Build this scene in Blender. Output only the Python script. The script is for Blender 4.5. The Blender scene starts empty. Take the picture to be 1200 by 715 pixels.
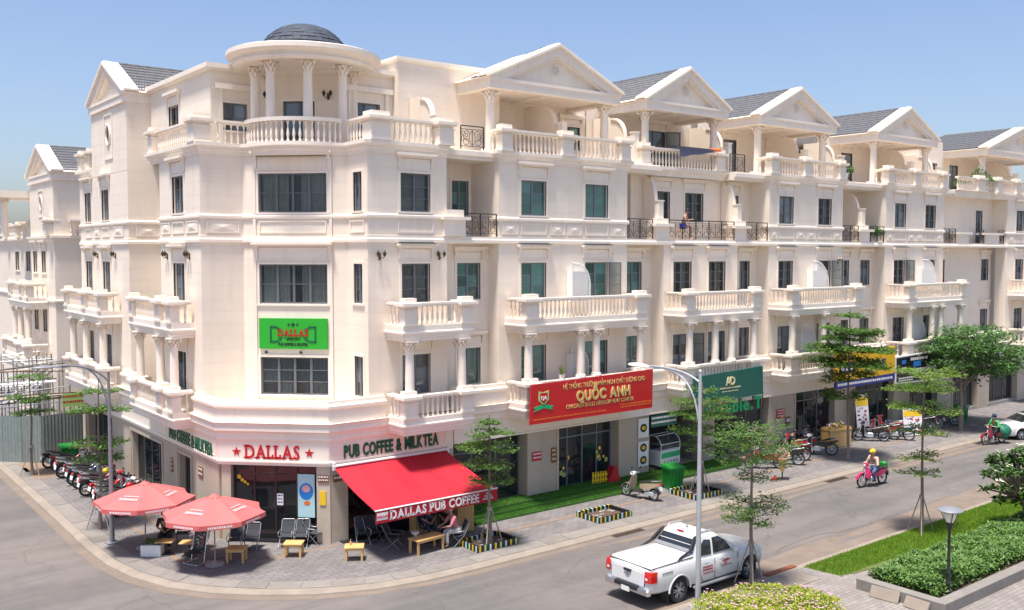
import bpy, bmesh, math, random
from mathutils import Vector, Matrix
from math import sin, cos, pi, radians, sqrt
random.seed(7)
R = random.Random(11)
S = bpy.context.scene
COL = S.collection

# ------------------------------------------------------------------ camera
cam_d = bpy.data.cameras.new("camera")
cam_d.sensor_width = 36.0
cam_d.lens = 33.36
cam_d.clip_end = 5000
cam_d.clip_start = 0.2
cam = bpy.data.objects.new("camera", cam_d)
cam.location = (0, 0, 10)
cam.rotation_euler = (radians(90 - 3.09), 0, radians(51.8 - 90))
COL.objects.link(cam)
S.camera = cam

# ------------------------------------------------------------------ light
SUN_TO = Vector((0.24, 0.11, -1.0)).normalized()
sun_el = math.asin(-SUN_TO.z)
sun_az = math.atan2(-SUN_TO.x, -SUN_TO.y)      # clockwise from +Y
W = bpy.data.worlds.new("World")
S.world = W
W.use_nodes = True
wn = W.node_tree
bg = wn.nodes["Background"]
sky = wn.nodes.new("ShaderNodeTexSky")
sky.sky_type = 'NISHITA'
sky.sun_disc = False
sky.sun_elevation = sun_el
sky.sun_rotation = sun_az
sky.altitude = 0
sky.air_density = 1.0
sky.dust_density = 2.0
sky.ozone_density = 4.0
tint = wn.nodes.new("ShaderNodeMix"); tint.data_type = 'RGBA'; tint.blend_type = 'MULTIPLY'
tint.inputs[0].default_value = 1.0
tint.inputs[7].default_value = (0.93, 0.90, 0.93, 1)
hsv = wn.nodes.new("ShaderNodeHueSaturation")
hsv.inputs["Saturation"].default_value = 0.96
wn.links.new(sky.outputs[0], tint.inputs[6]); wn.links.new(tint.outputs[2], hsv.inputs["Color"]); wn.links.new(hsv.outputs[0], bg.inputs[0])
bg.inputs[1].default_value = 0.11
sd = bpy.data.lights.new("sun", 'SUN')
sd.energy = 4.0
sd.angle = radians(9)
sd.color = (1.0, 0.94, 0.87)
sun = bpy.data.objects.new("sun", sd)
sun.rotation_euler = SUN_TO.to_track_quat('-Z', 'Y').to_euler()
COL.objects.link(sun)
S.view_settings.view_transform = 'Standard'
S.view_settings.look = 'None'
S.view_settings.exposure = 0.85
S.view_settings.gamma = 1
S.cycles.max_bounces = 6
S.cycles.diffuse_bounces = 4
S.cycles.transparent_max_bounces = 8

# ------------------------------------------------------------------ materials
def _nt(name):
    m = bpy.data.materials.new(name)
    m.use_nodes = True
    nt = m.node_tree
    return m, nt, nt.nodes["Principled BSDF"]

def mat(name, c, rough=0.7, var=0.08, scale=3.0, bump=0.0, bscale=40.0, metal=0.0, spec=0.5, emit=None,
        stain=0.0, trans=0.0, objvar=0.0, c2=None, coat=0.0):
    m, nt, p = _nt(name)
    N, L = nt.nodes, nt.links
    tc = N.new("ShaderNodeTexCoord")
    no = N.new("ShaderNodeTexNoise")
    no.inputs["Scale"].default_value = scale
    no.inputs["Detail"].default_value = 5
    no.inputs["Roughness"].default_value = 0.65
    L.new(tc.outputs["Object"], no.inputs["Vector"])
    mx = N.new("ShaderNodeMix"); mx.data_type = 'RGBA'
    a = [max(0, v * (1 - var)) for v in c]
    b = [min(1, v * (1 + var)) for v in c] if c2 is None else list(c2)
    mx.inputs[6].default_value = (*a, 1)
    mx.inputs[7].default_value = (*b, 1)
    mr = N.new("ShaderNodeMapRange")
    mr.inputs[1].default_value = 0.3; mr.inputs[2].default_value = 0.7
    L.new(no.outputs["Fac"], mr.inputs[0])
    L.new(mr.outputs[0], mx.inputs[0])
    out = mx.outputs[2]
    if stain > 0:
        mp = N.new("ShaderNodeMapping"); mp.inputs["Scale"].default_value = (2.2, 2.2, 0.25)
        L.new(tc.outputs["Object"], mp.inputs[0])
        n2 = N.new("ShaderNodeTexNoise"); n2.inputs["Scale"].default_value = 1.6; n2.inputs["Detail"].default_value = 6
        L.new(mp.outputs[0], n2.inputs["Vector"])
        r2 = N.new("ShaderNodeMapRange"); r2.inputs[1].default_value = 0.52; r2.inputs[2].default_value = 0.8
        r2.inputs[4].default_value = stain
        L.new(n2.outputs["Fac"], r2.inputs[0])
        m2 = N.new("ShaderNodeMix"); m2.data_type = 'RGBA'
        m2.inputs[7].default_value = (c[0] * .55, c[1] * .5, c[2] * .44, 1)
        L.new(r2.outputs[0], m2.inputs[0]); L.new(out, m2.inputs[6])
        out = m2.outputs[2]
    if objvar > 0:
        oi = N.new("ShaderNodeObjectInfo")
        hs = N.new("ShaderNodeHueSaturation")
        r3 = N.new("ShaderNodeMapRange"); r3.inputs[3].default_value = 1 - objvar; r3.inputs[4].default_value = 1 + objvar
        L.new(oi.outputs["Random"], r3.inputs[0]); L.new(r3.outputs[0], hs.inputs["Value"])
        L.new(out, hs.inputs["Color"]); out = hs.outputs[0]
    L.new(out, p.inputs["Base Color"])
    p.inputs["Roughness"].default_value = rough
    p.inputs["Metallic"].default_value = metal
    p.inputs["Specular IOR Level"].default_value = spec
    if coat: p.inputs["Coat Weight"].default_value = coat
    if trans: p.inputs["Transmission Weight"].default_value = trans
    if emit:
        p.inputs["Emission Color"].default_value = (*c, 1); p.inputs["Emission Strength"].default_value = emit
    if bump > 0:
        nb = N.new("ShaderNodeTexNoise"); nb.inputs["Scale"].default_value = bscale; nb.inputs["Detail"].default_value = 4
        L.new(tc.outputs["Object"], nb.inputs["Vector"])
        bp = N.new("ShaderNodeBump"); bp.inputs["Strength"].default_value = bump; bp.inputs["Distance"].default_value = 0.02
        L.new(nb.outputs["Fac"], bp.inputs["Height"]); L.new(bp.outputs[0], p.inputs["Normal"])
    return m

def leafmat(name, c1, c2, tr=0.35, scale=9.0):
    m, nt, p = _nt(name)
    N, L = nt.nodes, nt.links
    g = N.new("ShaderNodeNewGeometry")
    no = N.new("ShaderNodeTexNoise"); no.inputs["Scale"].default_value = 1.3; no.inputs["Detail"].default_value = 3
    tc = N.new("ShaderNodeTexCoord"); L.new(tc.outputs["Object"], no.inputs["Vector"])
    ad = N.new("ShaderNodeMath"); ad.operation = 'MULTIPLY_ADD'; ad.inputs[1].default_value = 0.6
    L.new(g.outputs["Random Per Island"], ad.inputs[0])
    ml = N.new("ShaderNodeMath"); ml.operation = 'MULTIPLY'; ml.inputs[1].default_value = 0.5
    L.new(no.outputs["Fac"], ml.inputs[0]); L.new(ml.outputs[0], ad.inputs[2])
    mx = N.new("ShaderNodeMix"); mx.data_type = 'RGBA'
    mx.inputs[6].default_value = (*c1, 1); mx.inputs[7].default_value = (*c2, 1)
    L.new(ad.outputs[0], mx.inputs[0])
    L.new(mx.outputs[2], p.inputs["Base Color"])
    p.inputs["Roughness"].default_value = 0.45
    t = N.new("ShaderNodeBsdfTranslucent"); L.new(mx.outputs[2], t.inputs[0])
    ms = N.new("ShaderNodeMixShader"); ms.inputs[0].default_value = tr
    L.new(p.outputs[0], ms.inputs[1]); L.new(t.outputs[0], ms.inputs[2])
    L.new(ms.outputs[0], N["Material Output"].inputs[0])
    return m

def glassmat(name, tint=(0.10, 0.13, 0.16), see=0.0, rough=0.04, var=0.5):
    """window glass: dark interior tint + reflection; see = how much shows through"""
    m, nt, p = _nt(name)
    N, L = nt.nodes, nt.links
    oi = N.new("ShaderNodeObjectInfo")
    r3 = N.new("ShaderNodeMapRange"); r3.inputs[3].default_value = 1 - var; r3.inputs[4].default_value = 1 + var
    L.new(oi.outputs["Random"], r3.inputs[0])
    hs = N.new("ShaderNodeHueSaturation"); hs.inputs["Color"].default_value = (*tint, 1)
    L.new(r3.outputs[0], hs.inputs["Value"]); L.new(hs.outputs[0], p.inputs["Base Color"])
    p.inputs["Roughness"].default_value = rough
    p.inputs["Specular IOR Level"].default_value = 0.9
    nb = N.new("ShaderNodeTexNoise"); nb.inputs["Scale"].default_value = 2.0
    tc = N.new("ShaderNodeTexCoord"); L.new(tc.outputs["Object"], nb.inputs["Vector"])
    bp = N.new("ShaderNodeBump"); bp.inputs["Strength"].default_value = 0.12; bp.inputs["Distance"].default_value = 0.05
    L.new(nb.outputs["Fac"], bp.inputs["Height"]); L.new(bp.outputs[0], p.inputs["Normal"])
    if see > 0:
        tr = N.new("ShaderNodeBsdfTransparent"); tr.inputs[0].default_value = (0.82, 0.86, 0.86, 1)
        ms = N.new("ShaderNodeMixShader"); ms.inputs[0].default_value = see
        L.new(p.outputs[0], ms.inputs[1]); L.new(tr.outputs[0], ms.inputs[2])
        L.new(ms.outputs[0], N["Material Output"].inputs[0])
    return m

def brickmat(name, c1, c2, cm, sx, sy, off=0.5, rough=0.85, mortar=0.012, var=0.25, dirt=0.25, bump=0.3):
    m, nt, p = _nt(name)
    N, L = nt.nodes, nt.links
    tc = N.new("ShaderNodeTexCoord")
    br = N.new("ShaderNodeTexBrick")
    br.offset = off
    br.inputs["Scale"].default_value = 1.0
    br.inputs["Brick Width"].default_value = sx
    br.inputs["Row Height"].default_value = sy
    br.inputs["Mortar Size"].default_value = mortar
    br.inputs["Mortar Smooth"].default_value = 0.2
    br.inputs["Color1"].default_value = (*c1, 1); br.inputs["Color2"].default_value = (*c2, 1)
    br.inputs["Mortar"].default_value = (*cm, 1)
    L.new(tc.outputs["Object"], br.inputs["Vector"])
    no = N.new("ShaderNodeTexNoise"); no.inputs["Scale"].default_value = 0.55; no.inputs["Detail"].default_value = 8
    no.inputs["Roughness"].default_value = 0.7
    L.new(tc.outputs["Object"], no.inputs["Vector"])
    r = N.new("ShaderNodeMapRange"); r.inputs[1].default_value = .3; r.inputs[2].default_value = .7
    r.inputs[3].default_value = 1 - dirt; r.inputs[4].default_value = 1 + dirt
    L.new(no.outputs["Fac"], r.inputs[0])
    hs = N.new("ShaderNodeHueSaturation"); L.new(r.outputs[0], hs.inputs["Value"]); L.new(br.outputs["Color"], hs.inputs["Color"])
    L.new(hs.outputs[0], p.inputs["Base Color"])
    p.inputs["Roughness"].default_value = rough
    n3 = N.new("ShaderNodeTexNoise"); n3.inputs["Scale"].default_value = 30
    L.new(tc.outputs["Object"], n3.inputs["Vector"])
    sb = N.new("ShaderNodeMath"); sb.operation = 'MULTIPLY_ADD'; sb.inputs[1].default_value = 0.25
    iv = N.new("ShaderNodeMath"); iv.operation = 'SUBTRACT'; iv.inputs[0].default_value = 1
    L.new(br.outputs["Fac"], iv.inputs[1])
    L.new(n3.outputs["Fac"], sb.inputs[0]); L.new(iv.outputs[0], sb.inputs[2])
    bp = N.new("ShaderNodeBump"); bp.inputs["Strength"].default_value = bump; bp.inputs["Distance"].default_value = 0.01
    L.new(sb.outputs[0], bp.inputs["Height"]); L.new(bp.outputs[0], p.inputs["Normal"])
    return m

M = {}
M['wall'] = mat('cream_paint', (0.86, 0.75, 0.62), 0.75, 0.05, 0.5, 0.08, 60, stain=0.17)
M['trim'] = mat('ivory_trim_paint', (0.88, 0.78, 0.665), 0.7, 0.04, 0.8, 0.05, 60, stain=0.20)
M['course'] = mat('cream_course_paint', (0.87, 0.76, 0.635), 0.75, 0.05, 0.4, 0.08, 60, stain=0.16, objvar=0.014)
M['stone'] = brickmat('beige_travertine', (0.50, 0.42, 0.33), (0.46, 0.385, 0.30), (0.36, 0.30, 0.235), 0.8, 0.6, 0.0, 0.5, 0.006, dirt=0.12, bump=0.1)
M['stone_v'] = mat('beige_marble', (0.50, 0.425, 0.335), 0.35, 0.12, 1.2, 0, stain=0.15)
M['black_stone'] = mat('black_granite', (0.018, 0.018, 0.022), 0.3, 0.4, 30)
M['frame'] = mat('charcoal_window_frame', (0.13, 0.135, 0.15), 0.4, 0.1)
M['frame_g'] = mat('grey_blue_window_frame', (0.16, 0.19, 0.22), 0.4, 0.1)
M['glass'] = glassmat('dark_glass', (0.11, 0.135, 0.15), var=0.8)
M['glass_t'] = glassmat('clear_window_glass', (0.06, 0.08, 0.09), 0.72)
M['glass_green'] = glassmat('green_tinted_glass', (0.07, 0.175, 0.145), var=0.6)
M['glass_shop'] = glassmat('shop_glass', (0.03, 0.035, 0.04), 0.55, var=0.2)
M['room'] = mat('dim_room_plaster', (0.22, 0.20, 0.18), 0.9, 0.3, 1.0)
M['curtain'] = mat('pale_curtain', (0.72, 0.68, 0.60), 0.9, 0.1, 5)
M['curtain_y'] = mat('yellow_curtain', (0.72, 0.62, 0.36), 0.9, 0.1, 5)
M['iron'] = mat('wrought_iron', (0.05, 0.042, 0.038), 0.45, 0.2, 10, metal=0.4)
M['bronze'] = mat('aged_bronze', (0.10, 0.075, 0.045), 0.4, 0.3, 10, metal=0.6)
M['lampglass'] = mat('frosted_lamp_glass', (0.75, 0.70, 0.6), 0.3, 0.05)
M['slate'] = mat('blue_grey_slate', (0.045, 0.058, 0.08), 0.75, 0.15, 6, 0.2, 20)
M['tile'] = mat('grey_clay_tile', (0.12, 0.12, 0.125), 0.5, 0.3, 5, 0.1, 20)
M['white'] = mat('white_paint', (0.80, 0.79, 0.77), 0.5, 0.03)
M['black'] = mat('black_plastic', (0.02, 0.02, 0.022), 0.45, 0.2)
M['rubber'] = mat('tyre_rubber', (0.025, 0.025, 0.026), 0.85, 0.2, 20)
M['chrome'] = mat('bright_metal', (0.65, 0.65, 0.66), 0.22, 0.05, metal=1.0)
M['chairsteel'] = mat('dull_chair_steel', (0.30, 0.30, 0.31), 0.4, 0.1, metal=0.7)
M['galv'] = mat('galvanised_steel', (0.50, 0.52, 0.54), 0.45, 0.08, 8, metal=0.5)
M['greysteel'] = mat('dark_grey_painted_steel', (0.20, 0.21, 0.23), 0.5, 0.1, 8)
M['asphalt'] = None
M['kerb'] = mat('kerb_concrete', (0.27, 0.225, 0.18), 0.9, 0.14, 1.5, 0.2, 30)
M['slab'] = mat('pale_granite_slab', (0.215, 0.195, 0.175), 0.8, 0.12, 3, 0.15, 60, objvar=0.09)
M['paver'] = brickmat('grey_block_paving', (0.205, 0.188, 0.182), (0.155, 0.143, 0.14), (0.085, 0.078, 0.075), 0.4, 0.2, 0.5, 0.85, 0.012, dirt=0.2)
M['paver_n'] = brickmat('pale_block_paving', (0.27, 0.24, 0.22), (0.21, 0.19, 0.175), (0.13, 0.115, 0.10), 0.3, 0.15, 0.5, 0.85, 0.008, dirt=0.15)
M['tactile'] = mat('tan_paving', (0.24, 0.165, 0.115), 0.85, 0.15, 6, 0.2, 40)
M['turf'] = leafmat('artificial_turf', (0.035, 0.13, 0.012), (0.08, 0.24, 0.02), 0.2)
M['turf_b'] = mat('turf_backing', (0.05, 0.13, 0.018), 0.9, 0.25, 8, 0.5, 120)
M['grass'] = leafmat('lawn_grass', (0.08, 0.22, 0.012), (0.27, 0.44, 0.03), 0.4)
M['soil'] = mat('brown_soil', (0.10, 0.062, 0.04), 0.95, 0.35, 12, 0.6, 40)
M['leaf_tier'] = leafmat('bright_tree_leaf', (0.03, 0.11, 0.016), (0.14, 0.26, 0.04), 0.35)
M['leaf_lime'] = leafmat('lime_tree_leaf', (0.07, 0.17, 0.02), (0.24, 0.37, 0.05), 0.4)
M['leaf_dark'] = leafmat('dark_tree_leaf', (0.03, 0.10, 0.025), (0.13, 0.26, 0.06), 0.35)
M['leaf_hedge'] = leafmat('hedge_leaf', (0.03, 0.10, 0.016), (0.22, 0.38, 0.09), 0.35)
M['leaf_fr'] = leafmat('frangipani_leaf', (0.02, 0.075, 0.014), (0.10, 0.20, 0.03), 0.2)
M['leaf_yel'] = leafmat('yellow_green_leaf', (0.16, 0.24, 0.02), (0.48, 0.50, 0.05), 0.35)
M['petal'] = mat('pink_petal', (0.55, 0.30, 0.42), 0.6, 0.2, 30)
M['petal_w'] = mat('white_petal', (0.85, 0.82, 0.66), 0.6, 0.05)
M['bark'] = mat('grey_bark', (0.22, 0.18, 0.14), 0.9, 0.3, 12, 0.5, 40)
M['stake'] = mat('weathered_stake_wood', (0.36, 0.30, 0.24), 0.85, 0.2, 12)
M['wood'] = mat('honey_pine', (0.62, 0.38, 0.14), 0.55, 0.12, 6)
M['wood_d'] = mat('stained_wood', (0.20, 0.09, 0.04), 0.55, 0.2, 6)
M['red_canvas'] = mat('red_awning_canvas', (0.44, 0.007, 0.022), 0.7, 0.14, 1.2, 0.5, 2.2)
M['pink_canvas'] = mat('faded_pink_canvas', (0.60, 0.125, 0.12), 0.7, 0.06, 3)
M['print_w'] = mat('white_print', (0.82, 0.78, 0.76), 0.6, 0.02)
M['print_p'] = mat('pale_pink_print', (0.80, 0.42, 0.42), 0.7, 0.02)
M['red_sign'] = mat('red_sign_face', (0.55, 0.012, 0.016), 0.35, 0.03)
M['red'] = mat('red_gloss', (0.50, 0.012, 0.02), 0.3, 0.08)
M['gold'] = mat('gold_lettering', (0.72, 0.55, 0.20), 0.3, 0.15, 10, metal=0.3)
M['green_let'] = mat('dark_green_lettering', (0.006, 0.10, 0.045), 0.35, 0.1)
M['green_bright'] = mat('bright_green_board', (0.02, 0.38, 0.022), 0.5, 0.05)
M['green_neon'] = mat('green_letter_face', (0.01, 0.42, 0.16), 0.3, 0.1)
M['teal_sign'] = mat('teal_sign_face', (0.004, 0.105, 0.075), 0.4, 0.05)
M['cream_print'] = mat('cream_print', (0.75, 0.66, 0.38), 0.5, 0.02)
M['yellow_sign'] = mat('yellow_sign_face', (0.80, 0.45, 0.006), 0.45, 0.03)
M['navy'] = mat('navy_sign_face', (0.015, 0.025, 0.20), 0.45, 0.05)
M['black_sign'] = mat('black_sign_face', (0.01, 0.012, 0.016), 0.35, 0.1)
M['blue'] = mat('sky_blue_print', (0.02, 0.22, 0.60), 0.5, 0.05)
M['yellow'] = mat('yellow_paint', (0.80, 0.52, 0.02), 0.5, 0.05)
M['lightblue'] = mat('light_blue_paint', (0.45, 0.68, 0.72), 0.5, 0.05)
M['palegreen'] = mat('pale_green_paint', (0.42, 0.62, 0.20), 0.5, 0.05)
M['orange'] = mat('orange_plastic', (0.75, 0.18, 0.02), 0.45, 0.1)
M['binplastic'] = mat('green_bin_plastic', (0.012, 0.20, 0.03), 0.4, 0.08)
M['skin'] = mat('skin', (0.42, 0.24, 0.16), 0.55, 0.06)
M['hair'] = mat('black_hair', (0.012, 0.010, 0.010), 0.5, 0.2)
M['cloth_black'] = mat('black_cloth', (0.018, 0.018, 0.022), 0.9, 0.2)
M['cloth_navy'] = mat('navy_cloth', (0.03, 0.04, 0.085), 0.9, 0.2)
M['cloth_pink'] = mat('checked_pink_cloth', (0.48, 0.17, 0.21), 0.9, 0.35, 25)
M['cloth_grey'] = mat('pale_trousers', (0.50, 0.46, 0.44), 0.9, 0.1)
M['cloth_tan'] = mat('tan_cloth', (0.62, 0.42, 0.33), 0.9, 0.1)
M['cloth_green'] = mat('green_cloth', (0.05, 0.40, 0.10), 0.8, 0.1)
M['cloth_blue'] = mat('blue_cloth', (0.02, 0.04, 0.42), 0.8, 0.1)
M['denim'] = mat('denim', (0.08, 0.13, 0.24), 0.9, 0.2)
M['mesh_fabric'] = mat('dark_chair_mesh', (0.04, 0.045, 0.055), 0.85, 0.2, 30)
M['carpaint'] = mat('white_car_paint', (0.64, 0.635, 0.625), 0.22, 0.01, coat=0.6)
M['carglass'] = glassmat('car_glass', (0.02, 0.024, 0.026), var=0.0)
M['tail_red'] = mat('tail_lamp_red', (0.55, 0.01, 0.012), 0.15, 0.1, coat=0.8)
M['hoard'] = mat('grey_green_hoarding', (0.23, 0.27, 0.25), 0.5, 0.12, 4, 0, stain=0.4, objvar=0.06)
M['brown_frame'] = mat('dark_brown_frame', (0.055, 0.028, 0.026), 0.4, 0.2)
M['concrete'] = mat('bare_concrete', (0.34, 0.31, 0.28), 0.9, 0.15, 3, 0.2, 30)
M['bluetowel'] = mat('blue_grey_blanket', (0.14, 0.15, 0.22), 0.9, 0.35, 20)

def asphalt():
    m, nt, p = _nt('worn_asphalt')
    N, L = nt.nodes, nt.links
    tc = N.new("ShaderNodeTexCoord")
    n1 = N.new("ShaderNodeTexNoise"); n1.inputs["Scale"].default_value = 0.16; n1.inputs["Detail"].default_value = 6; n1.inputs["Roughness"].default_value = 0.6
    n2 = N.new("ShaderNodeTexNoise"); n2.inputs["Scale"].default_value = 1.7; n2.inputs["Detail"].default_value = 8; n2.inputs["Roughness"].default_value = 0.7
    n3 = N.new("ShaderNodeTexNoise"); n3.inputs["Scale"].default_value = 60; n3.inputs["Detail"].default_value = 2
    for n in (n1, n2, n3): L.new(tc.outputs["Object"], n.inputs["Vector"])
    cr = N.new("ShaderNodeValToRGB")
    cr.color_ramp.elements[0].position = 0.35; cr.color_ramp.elements[0].color = (0.115, 0.108, 0.105, 1)
    cr.color_ramp.elements[1].position = 0.66; cr.color_ramp.elements[1].color = (0.185, 0.160, 0.143, 1)
    mxf = N.new("ShaderNodeMath"); mxf.operation = 'MULTIPLY_ADD'; mxf.inputs[1].default_value = 0.35
    L.new(n2.outputs["Fac"], mxf.inputs[0])
    s = N.new("ShaderNodeMath"); s.operation = 'MULTIPLY'; s.inputs[1].default_value = 0.65
    L.new(n1.outputs["Fac"], s.inputs[0]); L.new(s.outputs[0], mxf.inputs[2])
    L.new(mxf.outputs[0], cr.inputs[0])
    r = N.new("ShaderNodeMapRange"); r.inputs[3].default_value = 0.86; r.inputs[4].default_value = 1.14
    L.new(n3.outputs["Fac"], r.inputs[0])
    hs = N.new("ShaderNodeHueSaturation"); L.new(cr.outputs[0], hs.inputs["Color"]); L.new(r.outputs[0], hs.inputs["Value"])
    mp = N.new("ShaderNodeMapping"); mp.inputs["Scale"].default_value = (0.04, 0.85, 1)
    L.new(tc.outputs["Object"], mp.inputs[0])
    n4 = N.new("ShaderNodeTexNoise"); n4.inputs["Scale"].default_value = 1.6; n4.inputs["Detail"].default_value = 5
    L.new(mp.outputs[0], n4.inputs["Vector"])
    vo = N.new("ShaderNodeTexVoronoi"); vo.feature = 'DISTANCE_TO_EDGE'; vo.inputs["Scale"].default_value = 0.22
    n5 = N.new("ShaderNodeTexNoise"); n5.inputs["Scale"].default_value = 1.1; L.new(tc.outputs["Object"], n5.inputs["Vector"])
    va = N.new("ShaderNodeVectorMath"); va.operation = 'ADD'; L.new(tc.outputs["Object"], va.inputs[0]); L.new(n5.outputs["Color"], va.inputs[1]); L.new(va.outputs[0], vo.inputs["Vector"])
    r4 = N.new("ShaderNodeMapRange"); r4.inputs[1].default_value = .4; r4.inputs[2].default_value = .65; r4.inputs[3].default_value = 0.88; r4.inputs[4].default_value = 1.08
    L.new(n4.outputs["Fac"], r4.inputs[0])
    r5 = N.new("ShaderNodeMapRange"); r5.inputs[1].default_value = 0; r5.inputs[2].default_value = .006; r5.inputs[3].default_value = 0.72; r5.inputs[4].default_value = 1.0
    L.new(vo.outputs["Distance"], r5.inputs[0])
    mm = N.new("ShaderNodeMath"); mm.operation = 'MULTIPLY'; L.new(r4.outputs[0], mm.inputs[0]); L.new(r5.outputs[0], mm.inputs[1])
    h2 = N.new("ShaderNodeHueSaturation"); L.new(hs.outputs[0], h2.inputs["Color"]); L.new(mm.outputs[0], h2.inputs["Value"])
    L.new(h2.outputs[0], p.inputs["Base Color"])
    p.inputs["Roughness"].default_value = 0.9
    bp = N.new("ShaderNodeBump"); bp.inputs["Strength"].default_value = 0.35; bp.inputs["Distance"].default_value = 0.01
    L.new(n3.outputs["Fac"], bp.inputs["Height"]); L.new(bp.outputs[0], p.inputs["Normal"])
    return m
M['asphalt'] = asphalt()

# ------------------------------------------------------------------ mesh builder
class MB:
    def __init__(s): s.v = []; s.f = []
    def add(s, vs, fs):
        b = len(s.v); s.v += [tuple(v) for v in vs]; s.f += [tuple(b + i for i in f) for f in fs]; return s
    def hexa(s, c):  # 8 corners: bottom 4 ccw, top 4 ccw
        return s.add(c, [(3, 2, 1, 0), (4, 5, 6, 7), (0, 1, 5, 4), (1, 2, 6, 5), (2, 3, 7, 6), (3, 0, 4, 7)])
    def box(s, x0, y0, z0, x1, y1, z1):
        if x0 > x1: x0, x1 = x1, x0
        if y0 > y1: y0, y1 = y1, y0
        if z0 > z1: z0, z1 = z1, z0
        return s.hexa([(x0, y0, z0), (x1, y0, z0), (x1, y1, z0), (x0, y1, z0), (x0, y0, z1), (x1, y0, z1), (x1, y1, z1), (x0, y1, z1)])
    def bbox(s, x0, y0, z0, x1, y1, z1, b=0.01):
        """box with chamfered top and vertical edges"""
        pts = [(x0 + b, y0), (x1 - b, y0), (x1, y0 + b), (x1, y1 - b), (x1 - b, y1), (x0 + b, y1), (x0, y1 - b), (x0, y0 + b)]
        cx, cy = (x0 + x1) / 2, (y0 + y1) / 2
        def sh(p):
            dx = min(b, abs(p[0] - cx)); dy = min(b, abs(p[1] - cy))
            return (p[0] - math.copysign(dx, p[0] - cx), p[1] - math.copysign(dy, p[1] - cy))
        return s.loft([[(*p, z0) for p in pts], [(*p, z1 - b) for p in pts], [(*sh(p), z1) for p in pts]])
    def loft(s, rings, cap=True, closed=True):
        n = len(rings[0]); vs = [p for r in rings for p in r]; fs = []
        for i in range(len(rings) - 1):
            for j in range(n if closed else n - 1):
                k = (j + 1) % n
                fs.append((i * n + j, i * n + k, (i + 1) * n + k, (i + 1) * n + j))
        if cap and closed:
            fs.append(tuple(reversed(range(n)))); fs.append(tuple((len(rings) - 1) * n + j for j in range(n)))
        return s.add(vs, fs)
    def lathe(s, prof, n=12, c=(0, 0, 0), ph=0.0, cap=True):
        rings = [[(c[0] + r * cos(ph + 2 * pi * j / n), c[1] + r * sin(ph + 2 * pi * j / n), c[2] + z) for j in range(n)] for r, z in prof]
        return s.loft(rings, cap)
    def tube(s, pts, r, n=8, cap=True):
        pts = [Vector(p) for p in pts]
        rr = r if isinstance(r, (list, tuple)) else [r] * len(pts)
        rings = []
        for i, p in enumerate(pts):
            a = pts[max(i - 1, 0)]; b = pts[min(i + 1, len(pts) - 1)]
            t = (b - a).normalized()
            u = Vector((0, 0, 1)) if abs(t.z) < 0.9 else Vector((1, 0, 0))
            x = t.cross(u).normalized(); y = t.cross(x).normalized()
            rings.append([tuple(p + (x * cos(2 * pi * j / n) + y * sin(2 * pi * j / n)) * rr[i]) for j in range(n)])
        return s.loft(rings, cap)
    def bar(s, a, b, w, h=None):
        h = h or w
        a, b = Vector(a), Vector(b); t = (b - a).normalized()
        u = Vector((0, 0, 1)) if abs(t.z) < 0.9 else Vector((1, 0, 0))
        x = t.cross(u).normalized() * w / 2; y = x.normalized().cross(t).normalized() * h / 2
        return s.hexa([a - x - y, a + x - y, a + x + y, a - x + y, b - x - y, b + x - y, b + x + y, b - x + y])
    def prism(s, poly, z0, z1):
        n = len(poly)
        return s.add([(x, y, z0) for x, y in poly] + [(x, y, z1) for x, y in poly],
                     [tuple(reversed(range(n))), tuple(range(n, 2 * n))] + [(i, (i + 1) % n, n + (i + 1) % n, n + i) for i in range(n)])
    def plate(s, pts, off):
        """polygon pts (3D) extruded by vector off"""
        n = len(pts); off = Vector(off)
        return s.add([tuple(p) for p in pts] + [tuple(Vector(p) + off) for p in pts],
                     [tuple(reversed(range(n))), tuple(range(n, 2 * n))] + [(i, (i + 1) % n, n + (i + 1) % n, n + i) for i in range(n)])
    def sphere(s, c, r, n=10, m=6, sc=(1, 1, 1)):
        prof = [(sin(pi * i / m), -cos(pi * i / m)) for i in range(m + 1)]
        rings = [[(c[0] + r * sc[0] * max(a, 1e-3) * cos(2 * pi * j / n), c[1] + r * sc[1] * max(a, 1e-3) * sin(2 * pi * j / n), c[2] + r * sc[2] * b) for j in range(n)] for a, b in prof]
        return s.loft(rings)
    def torus(s, c, ax, R_, r, n=20, m=6, a0=0, a1=2 * pi):
        ax = Vector(ax).normalized(); u = Vector((0, 0, 1)) if abs(ax.z) < .9 else Vector((1, 0, 0))
        x = ax.cross(u).normalized(); y = ax.cross(x).normalized(); c = Vector(c)
        full = abs(a1 - a0 - 2 * pi) < 1e-6
        rings = []
        for i in range(n if full else n + 1):
            a = a0 + (a1 - a0) * i / n; d = x * cos(a) + y * sin(a)
            rings.append([tuple(c + d * (R_ + r * cos(2 * pi * j / m)) + ax * r * sin(2 * pi * j / m)) for j in range(m)])
        if full: rings.append(rings[0])
        return s.loft(rings, cap=not full)
    def sweep(s, path, prof, closed=False):
        """path: XY list, outward = right of travel; prof: closed list of (out, z)"""
        n = len(path); P = [Vector(p) for p in path]; rings = []
        def nr(a, b):
            d = (b - a).normalized(); return Vector((d.y, -d.x))
        for i in range(n):
            if closed: n0 = nr(P[i - 1], P[i]); n1 = nr(P[i], P[(i + 1) % n])
            else:
                n0 = nr(P[i - 1], P[i]) if i > 0 else nr(P[0], P[1])
                n1 = nr(P[i], P[i + 1]) if i < n - 1 else n0
            m = (n0 + n1); m = m.normalized() if m.length > 1e-6 else n0
            k = 1 / max(0.3, m.dot(n0))
            rings.append([(P[i].x + m.x * k * o, P[i].y + m.y * k * o, z) for o, z in prof])
        if closed: rings.append(rings[0])
        return s.loft(rings, cap=not closed)
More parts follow.
